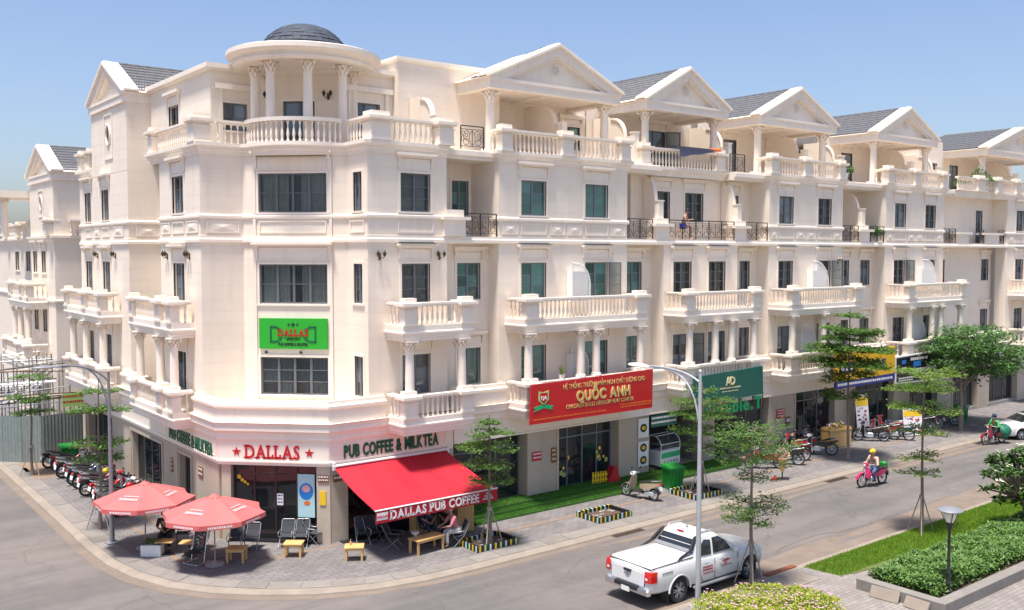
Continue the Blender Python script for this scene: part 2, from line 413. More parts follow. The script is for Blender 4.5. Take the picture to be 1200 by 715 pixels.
    def xf(s, mtx):
        s.v = [tuple(mtx @ Vector(v)) for v in s.v]; return s
    def join(s, o): return s.add(o.v, o.f)
    def mesh(s, name, smooth=None, off=None):
        me = bpy.data.meshes.new(name)
        v = s.v if off is None else [(a - off[0], b - off[1], c - off[2]) for a, b, c in s.v]
        me.from_pydata(v, [], s.f)
        if smooth is not None:
            me.polygons.foreach_set('use_smooth', [True] * len(me.polygons))
            me.update()
            if smooth < 180: me.set_sharp_from_angle(angle=radians(smooth))
        me.update()
        return me

class Fr:
    """facade frame: u along the wall (to the right seen from outside), d outward, z up"""
    def __init__(s, O, U, N): s.O = Vector(O); s.U = Vector(U); s.N = Vector(N)
    def p(s, u, d, z): q = s.O + s.U * u + s.N * d; return (q.x, q.y, z)
    def xy(s, u, d): q = s.O + s.U * u + s.N * d; return (q.x, q.y)
    def box(s, mb, u0, u1, d0, d1, z0, z1):
        if d0 > d1: d0, d1 = d1, d0
        if u0 > u1: u0, u1 = u1, u0
        P = s.p
        return mb.hexa([P(u0, d1, z0), P(u1, d1, z0), P(u1, d0, z0), P(u0, d0, z0), P(u0, d1, z1), P(u1, d1, z1), P(u1, d0, z1), P(u0, d0, z1)])
    def plate(s, mb, uz, d0, d1):
        off = s.N * (d0 - d1)
        return mb.plate([s.p(u, d1, z) for u, z in uz], (off.x, off.y, 0))

class Thing:
    def __init__(s, name, label, cat, loc=(0, 0, 0), group=None, world=False):
        o = bpy.data.objects.new(name, None); COL.objects.link(o)
        o.empty_display_size = 0.2
        s.o = o; s.loc = tuple(loc); s.world = world
        o['label'] = label; o['category'] = cat
        if group: o['group'] = group
        if world: o.location = loc
    def part(s, name, mb, m, parent=None, smooth=None, label=None, kind=None, me=None):
        if me is None: me = mb.mesh(name, smooth, s.loc if s.world else None)
        if not me.materials: me.materials.append(m)
        o = bpy.data.objects.new(name, me); COL.objects.link(o)
        if me.materials[0] is not m:
            o.material_slots[0].link = 'OBJECT'; o.material_slots[0].material = m
        o.parent = parent if parent is not None else s.o
        if label: o['label'] = label
        if kind: o['kind'] = kind
        return o
    def inst(s, name, me, m, loc, rotz=0, parent=None, scale=None):
        o = bpy.data.objects.new(name, me)
        if not me.materials: me.materials.append(m)
        COL.objects.link(o); o.parent = parent if parent is not None else s.o
        if s.world: loc = (loc[0] - s.loc[0], loc[1] - s.loc[1], loc[2] - s.loc[2])
        o.location = loc; o.rotation_euler = (0, 0, rotz)
        if scale: o.scale = scale
        return o
    def place(s, loc, rz=0, rx=0, ry=0):
        s.o.location = loc; s.o.rotation_euler = (rx, ry, rz); return s

def single(name, mb, m, label, cat, group=None, smooth=None, kind=None):
    me = mb.mesh(name, smooth); me.materials.append(m)
    o = bpy.data.objects.new(name, me); COL.objects.link(o)
    if label: o['label'] = label
    if cat: o['category'] = cat
    if group: o['group'] = group
    if kind: o['kind'] = kind
    return o
def struct(name, mb, m, parent=None, smooth=None):
    me = mb.mesh(name, smooth); me.materials.append(m)
    o = bpy.data.objects.new(name, me); COL.objects.link(o)
    if parent is not None: o.parent = parent
    else: o['kind'] = 'structure'
    return o

def copy_thing(t, loc, rz, label, name=None, swap=None):
    """copy a thing, its parts and sub-parts; swap = {material: material}"""
    src = t.o
    r = src.copy(); COL.objects.link(r); r.location = loc; r.rotation_euler = (0, 0, rz); r['label'] = label
    def rec(a, pa):
        for ch in a.children:
            c = ch.copy(); COL.objects.link(c); c.parent = pa
            if swap and c.type == 'MESH':
                m0 = ch.material_slots[0].material
                if m0 in swap:
                    c.material_slots[0].link = 'OBJECT'; c.material_slots[0].material = swap[m0]
            rec(ch, c)
    rec(src, r)
    return r

# text -> mesh (lettering)
_tc = {}
def text_mesh(txt, size, depth, bold=0.0, sx=1.0, align='CENTER', spacing=1.0):
    key = (txt, size, depth, bold, sx, align, spacing)
    if key in _tc: return _tc[key]
    cu = bpy.data.curves.new("lettering", 'FONT')
    cu.body = txt; cu.size = size; cu.extrude = depth; cu.offset = bold; cu.align_x = align
    cu.resolution_u = 3; cu.space_character = spacing
    ob = bpy.data.objects.new("lettering", cu); COL.objects.link(ob)
    dg = bpy.context.evaluated_depsgraph_get(); dg.update()
    me = bpy.data.meshes.new_from_object(ob.evaluated_get(dg))
    me.materials.clear()
    bpy.data.objects.remove(ob); bpy.data.curves.remove(cu)
    me.transform(Matrix.Diagonal((sx, 1, 1, 1)))
    xs = [v.co.x for v in me.vertices] or [0]
    me['w'] = max(xs) - min(xs); me['x0'] = min(xs); me['x1'] = max(xs)
    _tc[key] = me
    return me

def put_text(T, fr, txt, u, d, z, size, m, bold=0.0, width=None, depth=0.01, name='lettering', parent=None, label=None, tilt=0.0):
    """text centred at u on the frame plane, baseline z"""
    me = text_mesh(txt, size, depth, bold).copy()
    w = me['w']; k = (width / w) if width else 1.0
    me.transform(Matrix.Translation((-(me['x0'] + me['x1']) / 2, 0, 0)))
    o = bpy.data.objects.new(name, me); me.materials.append(m); COL.objects.link(o)
    U, N = fr.U, fr.N
    mt = Matrix(((U.x * k, 0, N.x, 0), (U.y * k, 0, N.y, 0), (0, 1, 0, 0), (0, 0, 0, 1)))
    if tilt: mt = mt @ Matrix.Rotation(tilt, 4, 'X')
    me.transform(mt)
    P = Vector(fr.p(u, d, z))
    if T.world: P = P - Vector(T.loc)
    me.transform(Matrix.Translation(P))
    o.parent = parent if parent is not None else T.o
    if label: o['label'] = label
    return o

def put_letters(T, fr, txt, u0, u1, d, z, size, m, bold=0.0, depth=0.03, serif=False, parent=None, name='letter'):
    """every letter its own raised object, spread over u0..u1"""
    ws = []
    for ch in txt:
        ws.append(0.32 * size if ch == ' ' else text_mesh(ch, size, depth, bold)['w'] + size * 0.09)
    k = (u1 - u0) / sum(ws); u = u0
    for ch, w in zip(txt, ws):
        if ch != ' ':
            o = put_text(T, fr, ch, u + w * k / 2, d, z, size, m, bold, width=(w - size * 0.09) * k, depth=depth, name=name, parent=parent)
            if serif:
                mb = MB(); h = size * 0.70; gw = (w - size * 0.09) * k; s = size * 0.10; uc = u + w * k / 2
                L, Rr = uc - gw / 2, uc + gw / 2
                feet = {'D': [(L, 0), (L, 1)], 'A': [(L + s * .2, 0), (Rr - s * 1.2, 0)], 'L': [(L, 0), (L, 1)], 'P': [(L, 0), (L, 1)], 'U': [(L, 1), (Rr, 1)],
                        'B': [(L, 0), (L, 1)], 'F': [(L, 0), (L, 1)], 'E': [(L, 0), (L, 1)]}.get(ch, [])
                for fu, top in feet:
                    zz = z + (h - s if top else 0)
                    fr.box(mb, fu - s * .7, fu + s * 1.9, d - depth, d + depth, zz, zz + s * .8)
                if ch == 'L': fr.box(mb, Rr - s * .8, Rr, d - depth, d + depth, z + s * .5, z + s * 2.2)
                if mb.v:
                    tmp = mb.mesh('x', None, T.loc if T.world else None)
                    bm = bmesh.new(); bm.from_mesh(o.data); bm.from_mesh(tmp); bm.to_mesh(o.data); bm.free(); bpy.data.meshes.remove(tmp)
        u += w * k
# ================================================================== building kit
FR = Fr((0, 28.9), (1, 0), (0, -1))       # street front, u = X
FL = Fr((12.1, 0), (0, -1), (-1, 0))      # side front, u = -Y
def FX(x): return Fr((x, 0), (0, -1), (-1, 0))     # wall facing -X at x, u = -Y
def FY(y): return Fr((0, y), (1, 0), (0, -1))      # wall facing -Y at y, u = X
q2 = 1 / sqrt(2)
FT = Fr((13.5 + 1.42, 30.25 + 1.42), (q2, -q2), (-q2, -q2))   # tower bow plane, u = 0 on the axis
FG = Fr((13.5, 30.25), (q2, -q2), (-q2, -q2))                 # ground floor chamfer

ZF = {2: 4.2, 3: 7.42, 4: 10.62, 5: 13.85}
COURSE = 0.46

def cells(u0, u1, z0, z1, ops):
    us = sorted({u0, u1, *[min(max(v, u0), u1) for o in ops for v in o[:2]]})
    zs = sorted({z0, z1, *[min(max(v, z0), z1) for o in ops for v in o[2:4]]})
    for k in range(len(zs) - 1):
        run = None
        for i in range(len(us) - 1):
            cu, cz = (us[i] + us[i + 1]) / 2, (zs[k] + zs[k + 1]) / 2
            hole = any(o[0] < cu < o[1] and o[2] < cz < o[3] for o in ops)
            if hole:
                if run is not None: yield run, us[i], zs[k], zs[k + 1]; run = None
            elif run is None: run = us[i]
        if run is not None: yield run, us[-1], zs[k], zs[k + 1]

def wall(T, fr, u0, u1, z0, z1, ops=(), d=0.0, th=0.25, courses=True, m=None, name='wall', zc=None):
    mb = MB()
    for a, b, c, e in cells(u0 + .003, u1 - .003, z0, z1, ops): fr.box(mb, a, b, d - th, d, c, e)
    T.part(name, mb, m or M['wall'])
    if courses:
        z = z0 if zc is None else zc
        while z < z1 - 0.14:
            e = min(z + COURSE, z1)
            mb = MB()
            # intervals free of openings in this row
            segs = [(u0 + .004, u1 - .004)]
            lo, hi = z + .004, e - .004
            parts = []
            for a, b, c, f in cells(u0 + .004, u1 - .004, lo, hi, ops):
                parts.append((a, b, c, f))
            i = 0
            while i < len(parts):      # pieces of one course that touch stay together, others are objects of their own
                mb = MB(); a, b, c, f = parts[i]; fr.box(mb, a, b, d + .0005, d + .006, c, f); j = i + 1; zz = [(a, b)]
                rest = []
                for q in parts[i + 1:]:
                    if any(q[0] < y + .01 and q[1] > x - .01 for x, y in zz): fr.box(mb, q[0], q[1], d + .0005, d + .006, q[2], q[3]); zz.append(q[:2])
                    else: rest.append(q)
                parts = rest; i = 0
                T.part('stone_course', mb, M['course'])
            z += COURSE

BAND_LO = [(-.05, 10.38), (.03, 10.38), (.08, 10.42), (.08, 10.52), (.04, 10.56), (.04, 10.64), (-.05, 10.64)]
BAND_HI = [(-.05, 11.24), (.03, 11.24), (.07, 11.29), (.07, 11.36), (.03, 11.41), (-.05, 11.41)]
CORN5 = [(-.05, 13.50), (.03, 13.50), (.05, 13.62), (.12, 13.68), (.12, 13.74), (.20, 13.80), (.20, 13.92), (-.05, 13.92)]
MOULD_G = [(-.05, 3.62), (.10, 3.62), (.14, 3.72), (.10, 3.76), (.13, 3.9), (.22, 3.98), (.22, 4.06), (.16, 4.12), (.20, 4.22), (.28, 4.27), (-.05, 4.27)]
PARAP = [(-.05, 4.27), (.14, 4.27), (.14, 4.72), (.22, 4.78), (.22, 4.86), (.10, 4.9), (.10, 5.02), (-.05, 5.02)]

def hood(T, fr, u0, u1, z, depth=.22, panel=0.42, flash=False):
    """moulded hood on two consoles with a plain panel under it, bottom of the panel at z"""
    mb = MB(); o = .16
    zt = z + panel
    fr.box(mb, u0 - .02, u1 + .02, .0145, .035, z + .05, zt - .04)                # panel
    fr.box(mb, u0 - .10, u1 + .10, .0145, .05, z - .02, z + .045)                 # architrave
    for u in (u0 - .14, u1 + .04):
        fr.plate(mb, [(u, zt), (u, z + .05), (u + .10, z + .05), (u + .10, zt)], .0145, .07)
        fr.box(mb, u, u + .10, .07, .13, zt - .14, zt)
    fr.box(mb, u0 - o - .02, u1 + o + .02, .0145, depth * .6, zt, zt + .07)
    fr.box(mb, u0 - o - .07, u1 + o + .07, .0145, depth, zt + .07, zt + .17)
    h = T.part('window_hood', mb, M['trim'])
    if flash:
        mb = MB(); fr.box(mb, u0 - o, u1 + o, .02, depth + .05, zt + .172, zt + .186)
        T.part('flashing', mb, M['iron'], parent=h)

_pane = {}
def window(T, fr, u0, u1, z0, z1, cols=2, rows=3, glass='glass', frame='frame', d=-.10, leafs=None, curtain=None, sur=True, room=False, seed=0, sill=True, parent=None):
    """frame with stiles and glazing bars; panes are sub-parts"""
    mb = MB(); f = .055
    fr.box(mb, u0, u0 + f, d - .05, d, z0, z1); fr.box(mb, u1 - f, u1, d - .05, d, z0, z1)
    fr.box(mb, u0 + f, u1 - f, d - .05, d, z1 - f, z1); fr.box(mb, u0 + f, u1 - f, d - .05, d, z0, z0 + f)
    leafs = leafs or (2 if cols % 2 == 0 else 1)
    W_, H_ = u1 - u0 - 2 * f, z1 - z0 - 2 * f
    us = [u0 + f + W_ * i / cols for i in range(cols + 1)]
    for i in range(1, cols):
        w = .045 if (leafs > 1 and (i * leafs) % cols == 0) else .022
        fr.box(mb, us[i] - w, us[i] + w, d - .045, d + (.012 if w > .03 else -.008), z0 + f, z1 - f)
    zs = [z0 + f + H_ * i / rows for i in range(rows + 1)]
    for i in range(1, rows):
        for j in range(cols): fr.box(mb, us[j] + .017, us[j + 1] - .017, d - .04, d - .010, zs[i] - .016, zs[i] + .016)
    wo = T.part('window', mb, M[frame], parent=parent)
    for i in range(cols):
        for j in range(rows):
            key = (round(us[1] - us[0], 3), round(zs[1] - zs[0], 3), round(fr.U.x, 2))
            me = _pane.get((key, glass))
            w2, h2 = (us[1] - us[0]) / 2, (zs[1] - zs[0]) / 2
            if me is None:
                pb = MB(); lf = Fr((0, 0), fr.U, fr.N); lf.box(pb, -w2, w2, -.004, .004, -h2, h2)
                me = pb.mesh('pane'); _pane[(key, glass)] = me
            c = fr.p((us[i] + us[i + 1]) / 2, d - .024, (zs[j] + zs[j + 1]) / 2)
            T.inst('pane', me, M[glass], c, parent=wo)
    if sur:
        mb = MB(); t = .09
        fr.box(mb, u0 - t, u0, -.05, .035, z0 - (.0 if sill else 0), z1 + t)
        fr.box(mb, u1, u1 + t, -.05, .035, z0, z1 + t)
        fr.box(mb, u0, u1, -.05, .035, z1, z1 + t)
        if sill: fr.box(mb, u0 - t - .03, u1 + t + .03, -.05, .06, z0 - .07, z0 - .003)
        T.part('window_surround', mb, M['trim'])
    if curtain:
        for s, (a, b) in enumerate(((u0 + .08, u0 + (u1 - u0) * .42), (u0 + (u1 - u0) * .60, u1 - .08)) if curtain[1] else ((u0 + .06, u1 - .06),)):
            n = max(8, int((b - a) / .05)); vs = []; fs = []
            for i in range(n + 1):
                dd = d - .16 + .03 * sin(i * 2.1 + seed)
                vs += [fr.p(a + (b - a) * i / n, dd, z0 + .03), fr.p(a + (b - a) * i / n, dd, z1 - .03)]
            for i in range(n): fs.append((2 * i, 2 * i + 2, 2 * i + 3, 2 * i + 1))
            T.part('curtain', MB().add(vs, fs), M[curtain[0]], parent=wo)
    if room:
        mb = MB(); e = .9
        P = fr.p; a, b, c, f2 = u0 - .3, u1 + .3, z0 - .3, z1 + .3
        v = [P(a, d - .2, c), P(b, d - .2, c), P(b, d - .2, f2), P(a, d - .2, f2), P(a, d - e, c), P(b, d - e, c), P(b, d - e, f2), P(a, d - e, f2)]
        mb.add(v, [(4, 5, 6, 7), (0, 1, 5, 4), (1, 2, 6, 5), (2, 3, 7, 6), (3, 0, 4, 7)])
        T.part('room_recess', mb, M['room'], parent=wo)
    return wo

# baluster: one mesh shared by all
def bal_mesh(h):
    p = [(.052, 0), (.052, .05), (.03, .07), (.036, .11), (.058, .2), (.05, .28), (.026, .42), (.022, .5), (.034, .53), (.034, .56), (.05, .58), (.05, .62)]
    return MB().lathe([(r, z * h / .62) for r, z in p], 8).mesh('baluster', 50)
BAL = bal_mesh(.70)
BAL_S = bal_mesh(.60)

def railrun(T, fr, u0, u1, d, zb, h=.70, parent=None, pitch=.205, w=.10, rail=True, base=True, name='handrail'):
    """balusters between two rails along u"""
    me = BAL if h > .65 else BAL_S
    mb = MB()
    if rail: fr.box(mb, u0, u1, d - w, d + w, zb + h, zb + h + .055); fr.box(mb, u0, u1, d - w - .03, d + w + .03, zb + h + .055, zb + h + .13)
    o = T.part(name, mb, M['trim'], parent=parent)
    n = max(1, int((u1 - u0 - .04) / pitch)); s = (u1 - u0) / n
    for i in range(n):
        T.inst('baluster', me, M['trim'], fr.p(u0 + s * (i + .5), d, zb), parent=parent)

def pedestal(T, fr, u, d, zb, w=.42, dd=.42, h=.83, parent=None, cap=.12, wide=None):
    """box pier with a wide slab cap and a smaller block above it"""
    mb = MB(); a = w / 2; b = dd / 2
    c = wide or a + cap
    fr.box(mb, u - a - .03, u + a + .03, d - b - .03, d + b + .03, zb - .002, zb + .08)
    fr.box(mb, u - a, u + a, d - b, d + b, zb + .08, zb + h - .28)
    fr.box(mb, u - a - .03, u + a + .03, d - b - .03, d + b + .03, zb + h - .28, zb + h - .235)
    fr.box(mb, u - a + .02, u + a - .02, d - b + .02, d + b - .02, zb + h - .235, zb + h - .15)
    fr.box(mb, u - a - .07, u + a + .07, d - b - .07, d + b + .07, zb + h - .15, zb + h - .10)
    fr.box(mb, u - c, u + c, d - b - cap, d + b + cap, zb + h - .10, zb + h)
    fr.box(mb, u - a + .01, u + a - .01, d - b + .01, d + b - .01, zb + h, zb + h + .17)
    T.part('pedestal', mb, M['trim'], parent=parent)

def balcony(T, fr, u0, u1, d, zs, zf, posts, h=.66, ztop=None, nosign=True):
    """projecting balcony: moulded slab, corner and middle piers, balusters on three sides"""
    path = [fr.xy(u0, 0.0), fr.xy(u0, d), fr.xy(u1, d), fr.xy(u1, 0.0)]
    z0 = zs
    prof = [(-.30, z0), (-.06, z0), (-.06, z0 + .10), (-.02, z0 + .12), (-.02, z0 + .20), (.0, z0 + .22), (.0, zf - .20), (.03, zf - .17), (.03, zf - .12), (.0, zf - .09), (.0, zf + .10), (-.30, zf + .10)]
    mb = MB().sweep(path, prof)
    fr.box(mb, u0 + .25, u1 - .25, 0.0, d - .25, z0 + .15, zf)
    fr.box(mb, u0 + .15, u1 - .15, .0, d - .15, z0 + .03, z0 + .148)
    bo = T.part('balcony', mb, M['trim'])
    zb = zf + .102
    pw = .30
    dd = d - .14
    # side rails
    for u in (u0 + .12, u1 - .12):
        side = Fr(fr.xy(u, 0), (fr.N.x, fr.N.y), (-fr.U.x, -fr.U.y))
        railrun(T, side, .12, dd - .2, 0, zb, h, bo)
    ps = sorted(posts)
    for i, (a, w) in enumerate(ps): pedestal(T, fr, a, dd, zb, w, .34, h - .02 + .14, bo, cap=.13)
    for (a, w), (b, v) in zip(ps[:-1], ps[1:]):
        if b - v / 2 - a - w / 2 > .3: railrun(T, fr, a + w / 2, b - v / 2, dd, zb, h, bo)
    return bo, zb + h + .13

def column_mesh(r, h, caph=.34):
    sh = MB().lathe([(r * 1.35, 0), (r * 1.35, .05), (r * 1.18, .07), (r * 1.22, .11), (r * 1.0, .14), (r * 1.0, h * .35), (r * .88, h - caph - .03), (r * .98, h - caph - .015), (r * .9, h - caph)], 16)
    cp = MB()
    zc = h - caph
    cp.lathe([(r * .9, zc), (r * .92, zc + caph * .5), (r * 1.25, zc + caph * .86)], 12, cap=False)
    cp.box(-r * 1.5, -r * 1.5, h - .045, r * 1.5, r * 1.5, h)
    for t, (zz, rr, hh, n, ph) in enumerate(((zc, r * 1.0, caph * .42, 8, 0), (zc + caph * .28, r * 1.08, caph * .42, 8, pi / 8))):
        for k in range(n):
            a = ph + 2 * pi * k / n; ca, sa = cos(a), sin(a); w = r * .34
            def P(o, s_, z): return (ca * o - sa * s_, sa * o + ca * s_, z)
            cp.add([P(rr * .9, -w, zz), P(rr * .9, w, zz), P(rr * 1.12, w * .9, zz + hh * .6), P(rr * 1.12, -w * .9, zz + hh * .6), P(rr * 1.45, w * .5, zz + hh), P(rr * 1.45, -w * .5, zz + hh), P(rr * 1.5, 0, zz + hh * .72)],
                   [(0, 1, 2, 3), (3, 2, 4, 5), (5, 4, 6)])
    for k in range(4):
        a = pi / 4 + pi / 2 * k
        cp.sphere((cos(a) * r * 1.62, sin(a) * r * 1.62, h - .10), r * .36, 8, 5)
    return sh.mesh('column', 40), cp.mesh('capital', 50)
_cols = {}
def column(T, x, y, z, r, h, caph=.34, rz=0, parent=None):
    k = (round(r, 3), round(h, 3), caph)
    if k not in _cols: _cols[k] = column_mesh(r, h, caph)
    a, b = _cols[k]
    o = T.inst('column', a, M['trim'], (x, y, z), rz, parent)
    c = bpy.data.objects.new('capital', b)
    if not b.materials: b.materials.append(M['trim'])
    COL.objects.link(c); c.parent = o
    return o

def framepanel(T, fr, u0, u1, z0, z1, d=.0145, w=.045, p=.03, centre=False):
    mb = MB()
    fr.box(mb, u0, u1, d, d + p, z1 - w, z1); fr.box(mb, u0, u1, d, d + p, z0, z0 + w)
    fr.box(mb, u0, u0 + w, d, d + p, z0 + w, z1 - w); fr.box(mb, u1 - w, u1, d, d + p, z0 + w, z1 - w)
    if centre:   # pyramid boss
        a, b, c, e = u0 + w, u1 - w, z0 + w, z1 - w
        P = fr.p; mu, mz = (a + b) / 2, (c + e) / 2
        mb.add([P(a, d + .004, c), P(b, d + .004, c), P(b, d + .004, e), P(a, d + .004, e), P(mu, d + .05, mz)], [(0, 1, 4), (1, 2, 4), (2, 3, 4), (3, 0, 4)])
    T.part('relief_panel', mb, M['trim'])

def ironrail(T, fr, u0, u1, d, z0, z1, name='iron_railing'):
    mb = MB(); r = .012
    fr.box(mb, u0, u1, d - .025, d + .025, z1 - .035, z1)
    fr.box(mb, u0, u1, d - .012, d + .012, z1 - .15, z1 - .13)
    fr.box(mb, u0, u1, d - .012, d + .012, z0 + .10, z0 + .12)
    n = max(1, round((u1 - u0) / .85)); s = (u1 - u0) / n
    for i in range(n + 1):
        u = u0 + s * i; fr.box(mb, u - .018, u + .018, d - .018, d + .018, z0, z1 - .036)
    o = T.part(name, mb, M['iron'])
    zc, H = (z0 + z1) / 2 - .02, (z1 - z0) - .27
    for i in range(n):
        uc = u0 + s * (i + .5); mb = MB()
        def arc(cu, cz, ru, rz, a0, a1, m=12, rr=.011):
            mb.tube([fr.p(cu + ru * cos(a0 + (a1 - a0) * k / m), d, cz + rz * sin(a0 + (a1 - a0) * k / m)) for k in range(m + 1)], rr, 4)
        fr.box(mb, uc - .010, uc + .010, d - .01, d + .01, z0 + .12, z1 - .15)
        arc(uc, zc, s * .13, H * .42, 0, 2 * pi)
        for sg in (-1, 1):
            arc(uc + sg * s * .24, zc + H * .14, s * .13, H * .30, pi * (.9 if sg > 0 else .1), pi * (-.6 if sg > 0 else 1.6), 12)
            arc(uc + sg * s * .27, zc - H * .24, s * .12, H * .20, 0, 2 * pi, 12)
            arc(uc + sg * s * .26, zc + H * .16, s * .06, H * .12, 0, 2 * pi, 8)
            arc(uc + sg * s * .40, zc + H * .30, s * .06, H * .12, 0, 2 * pi, 8)
            arc(uc + sg * s * .42, zc - H * .05, s * .05, H * .18, 0, 2 * pi, 8)
        T.part('scrollwork', mb, M['bronze'] if False else M['iron'], parent=o)
    return o

def pediment(T, x0, x1, y, ydepth, z0, zt, zap, roof_back=None, facing='Y', medal=True):
    """entablature + triangular gable facing -Y (or -X) with raking cornice; porch roof behind"""
    def m(u, d, z):   # u along, d back
        return (u, y + d, z) if facing == 'Y' else (y + d, -u, z)
    uc = (x0 + x1) / 2
    def bx(mb, u0, u1, d0, d1, a, b):
        p, q = m(u0, d0, a), m(u1, d1, b); mb.box(p[0], p[1], p[2], q[0], q[1], q[2])
    mb = MB()
    bx(mb, x0, x1, 0, .35, z0, zt - .12); bx(mb, x0 - .04, x1 + .04, -.04, .35, zt - .12, zt)
    bx(mb, x0, x0 + .35, .352, ydepth, z0, zt - .12); bx(mb, x1 - .35, x1, .352, ydepth, z0, zt - .12)
    bx(mb, x0 - .04, x0 + .35, .352, ydepth, zt - .118, zt); bx(mb, x1 - .35, x1 + .04, .352, ydepth, zt - .118, zt)
    bx(mb, x0 + .352, x1 - .352, .352, ydepth, z0 + .14, z0 + .24)        # ceiling
    bx(mb, uc - .1, uc + .1, .9, ydepth, z0 + .02, z0 + .138)
    # tympanum set back
    mb.plate([m(x0 + .1, .26, zt), m(x1 - .1, .26, zt), m(uc, .26, zap - .22)], Vector(m(0, .12, 0)) - Vector(m(0, 0, 0)))
    po = T.part('pediment', mb, M['trim'])
    # raking cornices
    for s, xe in ((1, x0), (-1, x1)):
        mb = MB(); ex = xe - s * .16
        L = [(ex, zt), (xe + s * .9, zt), (uc, zap - .42), (uc, zap)]
        mb.plate([m(a, -.02, z) for a, z in [(ex, zt), (xe + s * .75, zt), (uc, zap - .40), (uc, zap)]], Vector(m(0, .14, 0)) - Vector(m(0, 0, 0)))
        t = .09
        dx, dz = uc - ex, zap - zt; ln = sqrt(dx * dx + dz * dz)
        mb.plate([m(a, -.13, z) for a, z in [(ex - s * .05, zt + .0), (ex + s * .12, zt), (uc, zap - .06), (uc, zap + .05)]], Vector(m(0, .109, 0)) - Vector(m(0, 0, 0)))
        mb.plate([m(a, .06, z) for a, z in [(xe + s * .75, zt + .002), (xe + s * 1.0, zt + .002), (uc, zap - .53), (uc, zap - .401)]], Vector(m(0, .20, 0)) - Vector(m(0, 0, 0)))
        mb.plate([m(a, .121, z) for a, z in [(ex, zt + .001), (ex + s * .2, zt + .001), (uc, zap - .09), (uc, zap - .005)]], Vector(m(0, ydepth - .3, 0)) - Vector(m(0, 0, 0)))
        mb.plate([m(a, -.05, z) for a, z in [(ex - s * .02, zt + .03), (uc, zap + .02), (uc, zap + .11), (ex - s * .02, zt + .12)]], Vector(m(0, .62, 0)) - Vector(m(0, 0, 0)))
        T.part('raking_cornice', mb, M['trim'], parent=po)
    # framed triangle on the tympanum
    zi0, zi1 = zt + .12, zap - .52
    # medallion
    if medal:
        mb = MB(); c = m(uc, .24, (zt + zap) / 2 - .16)
        ax = Vector(m(0, -1, 0)) - Vector(m(0, 0, 0))
        mb.torus(c, ax, .20, .035, 16, 6)
        for k in range(8):
            a = 2 * pi * k / 8; rr = .11
            cc = Vector(c) + (Vector(m(1, 0, 0)) - Vector(m(0, 0, 0))) * rr * cos(a) + Vector((0, 0, rr * sin(a)))
            mb.sphere(tuple(cc), .045, 6, 4)
        mb.sphere(c, .06, 8, 5)
        T.part('medallion', mb, M['trim'], parent=po, smooth=60)
    # roof slopes with tiles
    if roof_back:
        ro = MB()
        for s, xe in ((1, x0), (-1, x1)):
            ex = xe - s * .10
            a0, a1 = m(ex, .25, zt + .03), m(uc, .25, zap - .03)
            b0, b1 = m(ex, roof_back, zt + .03), m(uc, roof_back, zap - .03)
            ro.add([a0, a1, b1, b0], [(0, 1, 2, 3)])
        r = T.part('roof', ro, M['tile'])
        tl = MB()
        for s, xe in ((1, x0), (-1, x1)):
            ex = xe - s * .02
            rows = 9; nw = int((roof_back - .3) / .11)
            for i in range(rows):
                t0, t1 = i / rows, (i + 1.12) / rows
                xa, za = ex + (uc - ex) * t0, zt + .09 + (zap - zt - .03) * t0
                t1 = min(t1, 1.0)
                xb, zb = ex + (uc - ex) * t1, zt + .05 + (zap - zt - .03) * t1
                vs = []; fs = []
                for j in range(nw * 2 + 1):
                    dd = .2 + (roof_back - .25) * j / (nw * 2); wz = .035 * (j % 2)
                    vs += [m(xa, dd, za + wz - .03), m(xa, dd, za + wz), m(xb, dd, zb + wz)]
                for j in range(nw * 2):
                    k = 3 * j; fs += [(k, k + 1, k + 4, k + 3), (k + 1, k + 2, k + 5, k + 4)]
                tl.add(vs, fs)
        T.part('roof_tiles', tl, M['tile'], parent=r, kind='stuff')
        rg = MB(); rg.tube([m(uc, .15 + .25 * i, zap + .03 + (.012 if i % 2 else 0)) for i in range(int(roof_back / .25))], .07, 6)
        T.part('ridge_cap', rg, M['tile'], parent=r)
    return po

def scrollwall(T, x, y0, y1, zb, zt, zl, post=True):
    """partition wall between terraces facing -X: full height at the back (y1), S curve down to a low front (y0)"""
    L = y1 - y0; pts = [(y1, zb), (y1, zt)]
    ym = y0 + L * .55
    pts += [(ym + .25, zt), (ym + .25, zt - .10), (ym + .05, zt - .14)]
    n = 10
    R0 = min(ym + .05 - (y0 + .28), zt - .14 - zl)
    for i in range(n + 1):
        a = pi / 2 * i / n
        pts.append((ym + .05 - R0 * sin(a) * .98, zt - .16 - (zt - .16 - zl) * (1 - cos(a))))
    pts += [(y0 + .25, zl), (y0 + .25, zb)]
    mb = MB().plate([(x - .06, a, b) for a, b in pts], (.12, 0, 0))
    o = T.part('partition_wall', mb, M['wall'])
    cp = MB()
    c = [(ym + .05 - R0 * sin(pi / 2 * i / n) * .98, zt - .15 - (zt - .16 - zl) * (1 - cos(pi / 2 * i / n))) for i in range(n + 1)]
    ring = []
    for a, b in c: ring.append([(x - .11, a, b - .02), (x + .11, a, b - .02), (x + .11, a + .01, b + .07), (x - .11, a + .01, b + .07)])
    cp.loft(ring)
    T.part('scroll_coping', cp, M['trim'], parent=o)
    if post:
        pb = MB(); pb.box(x - .14, y0 - .02, zb, x + .14, y0 + .26, zl + .12); pb.box(x - .17, y0 - .05, zl + .121, x + .17, y0 + .29, zl + .17)
        T.part('post', pb, M['trim'], parent=o)

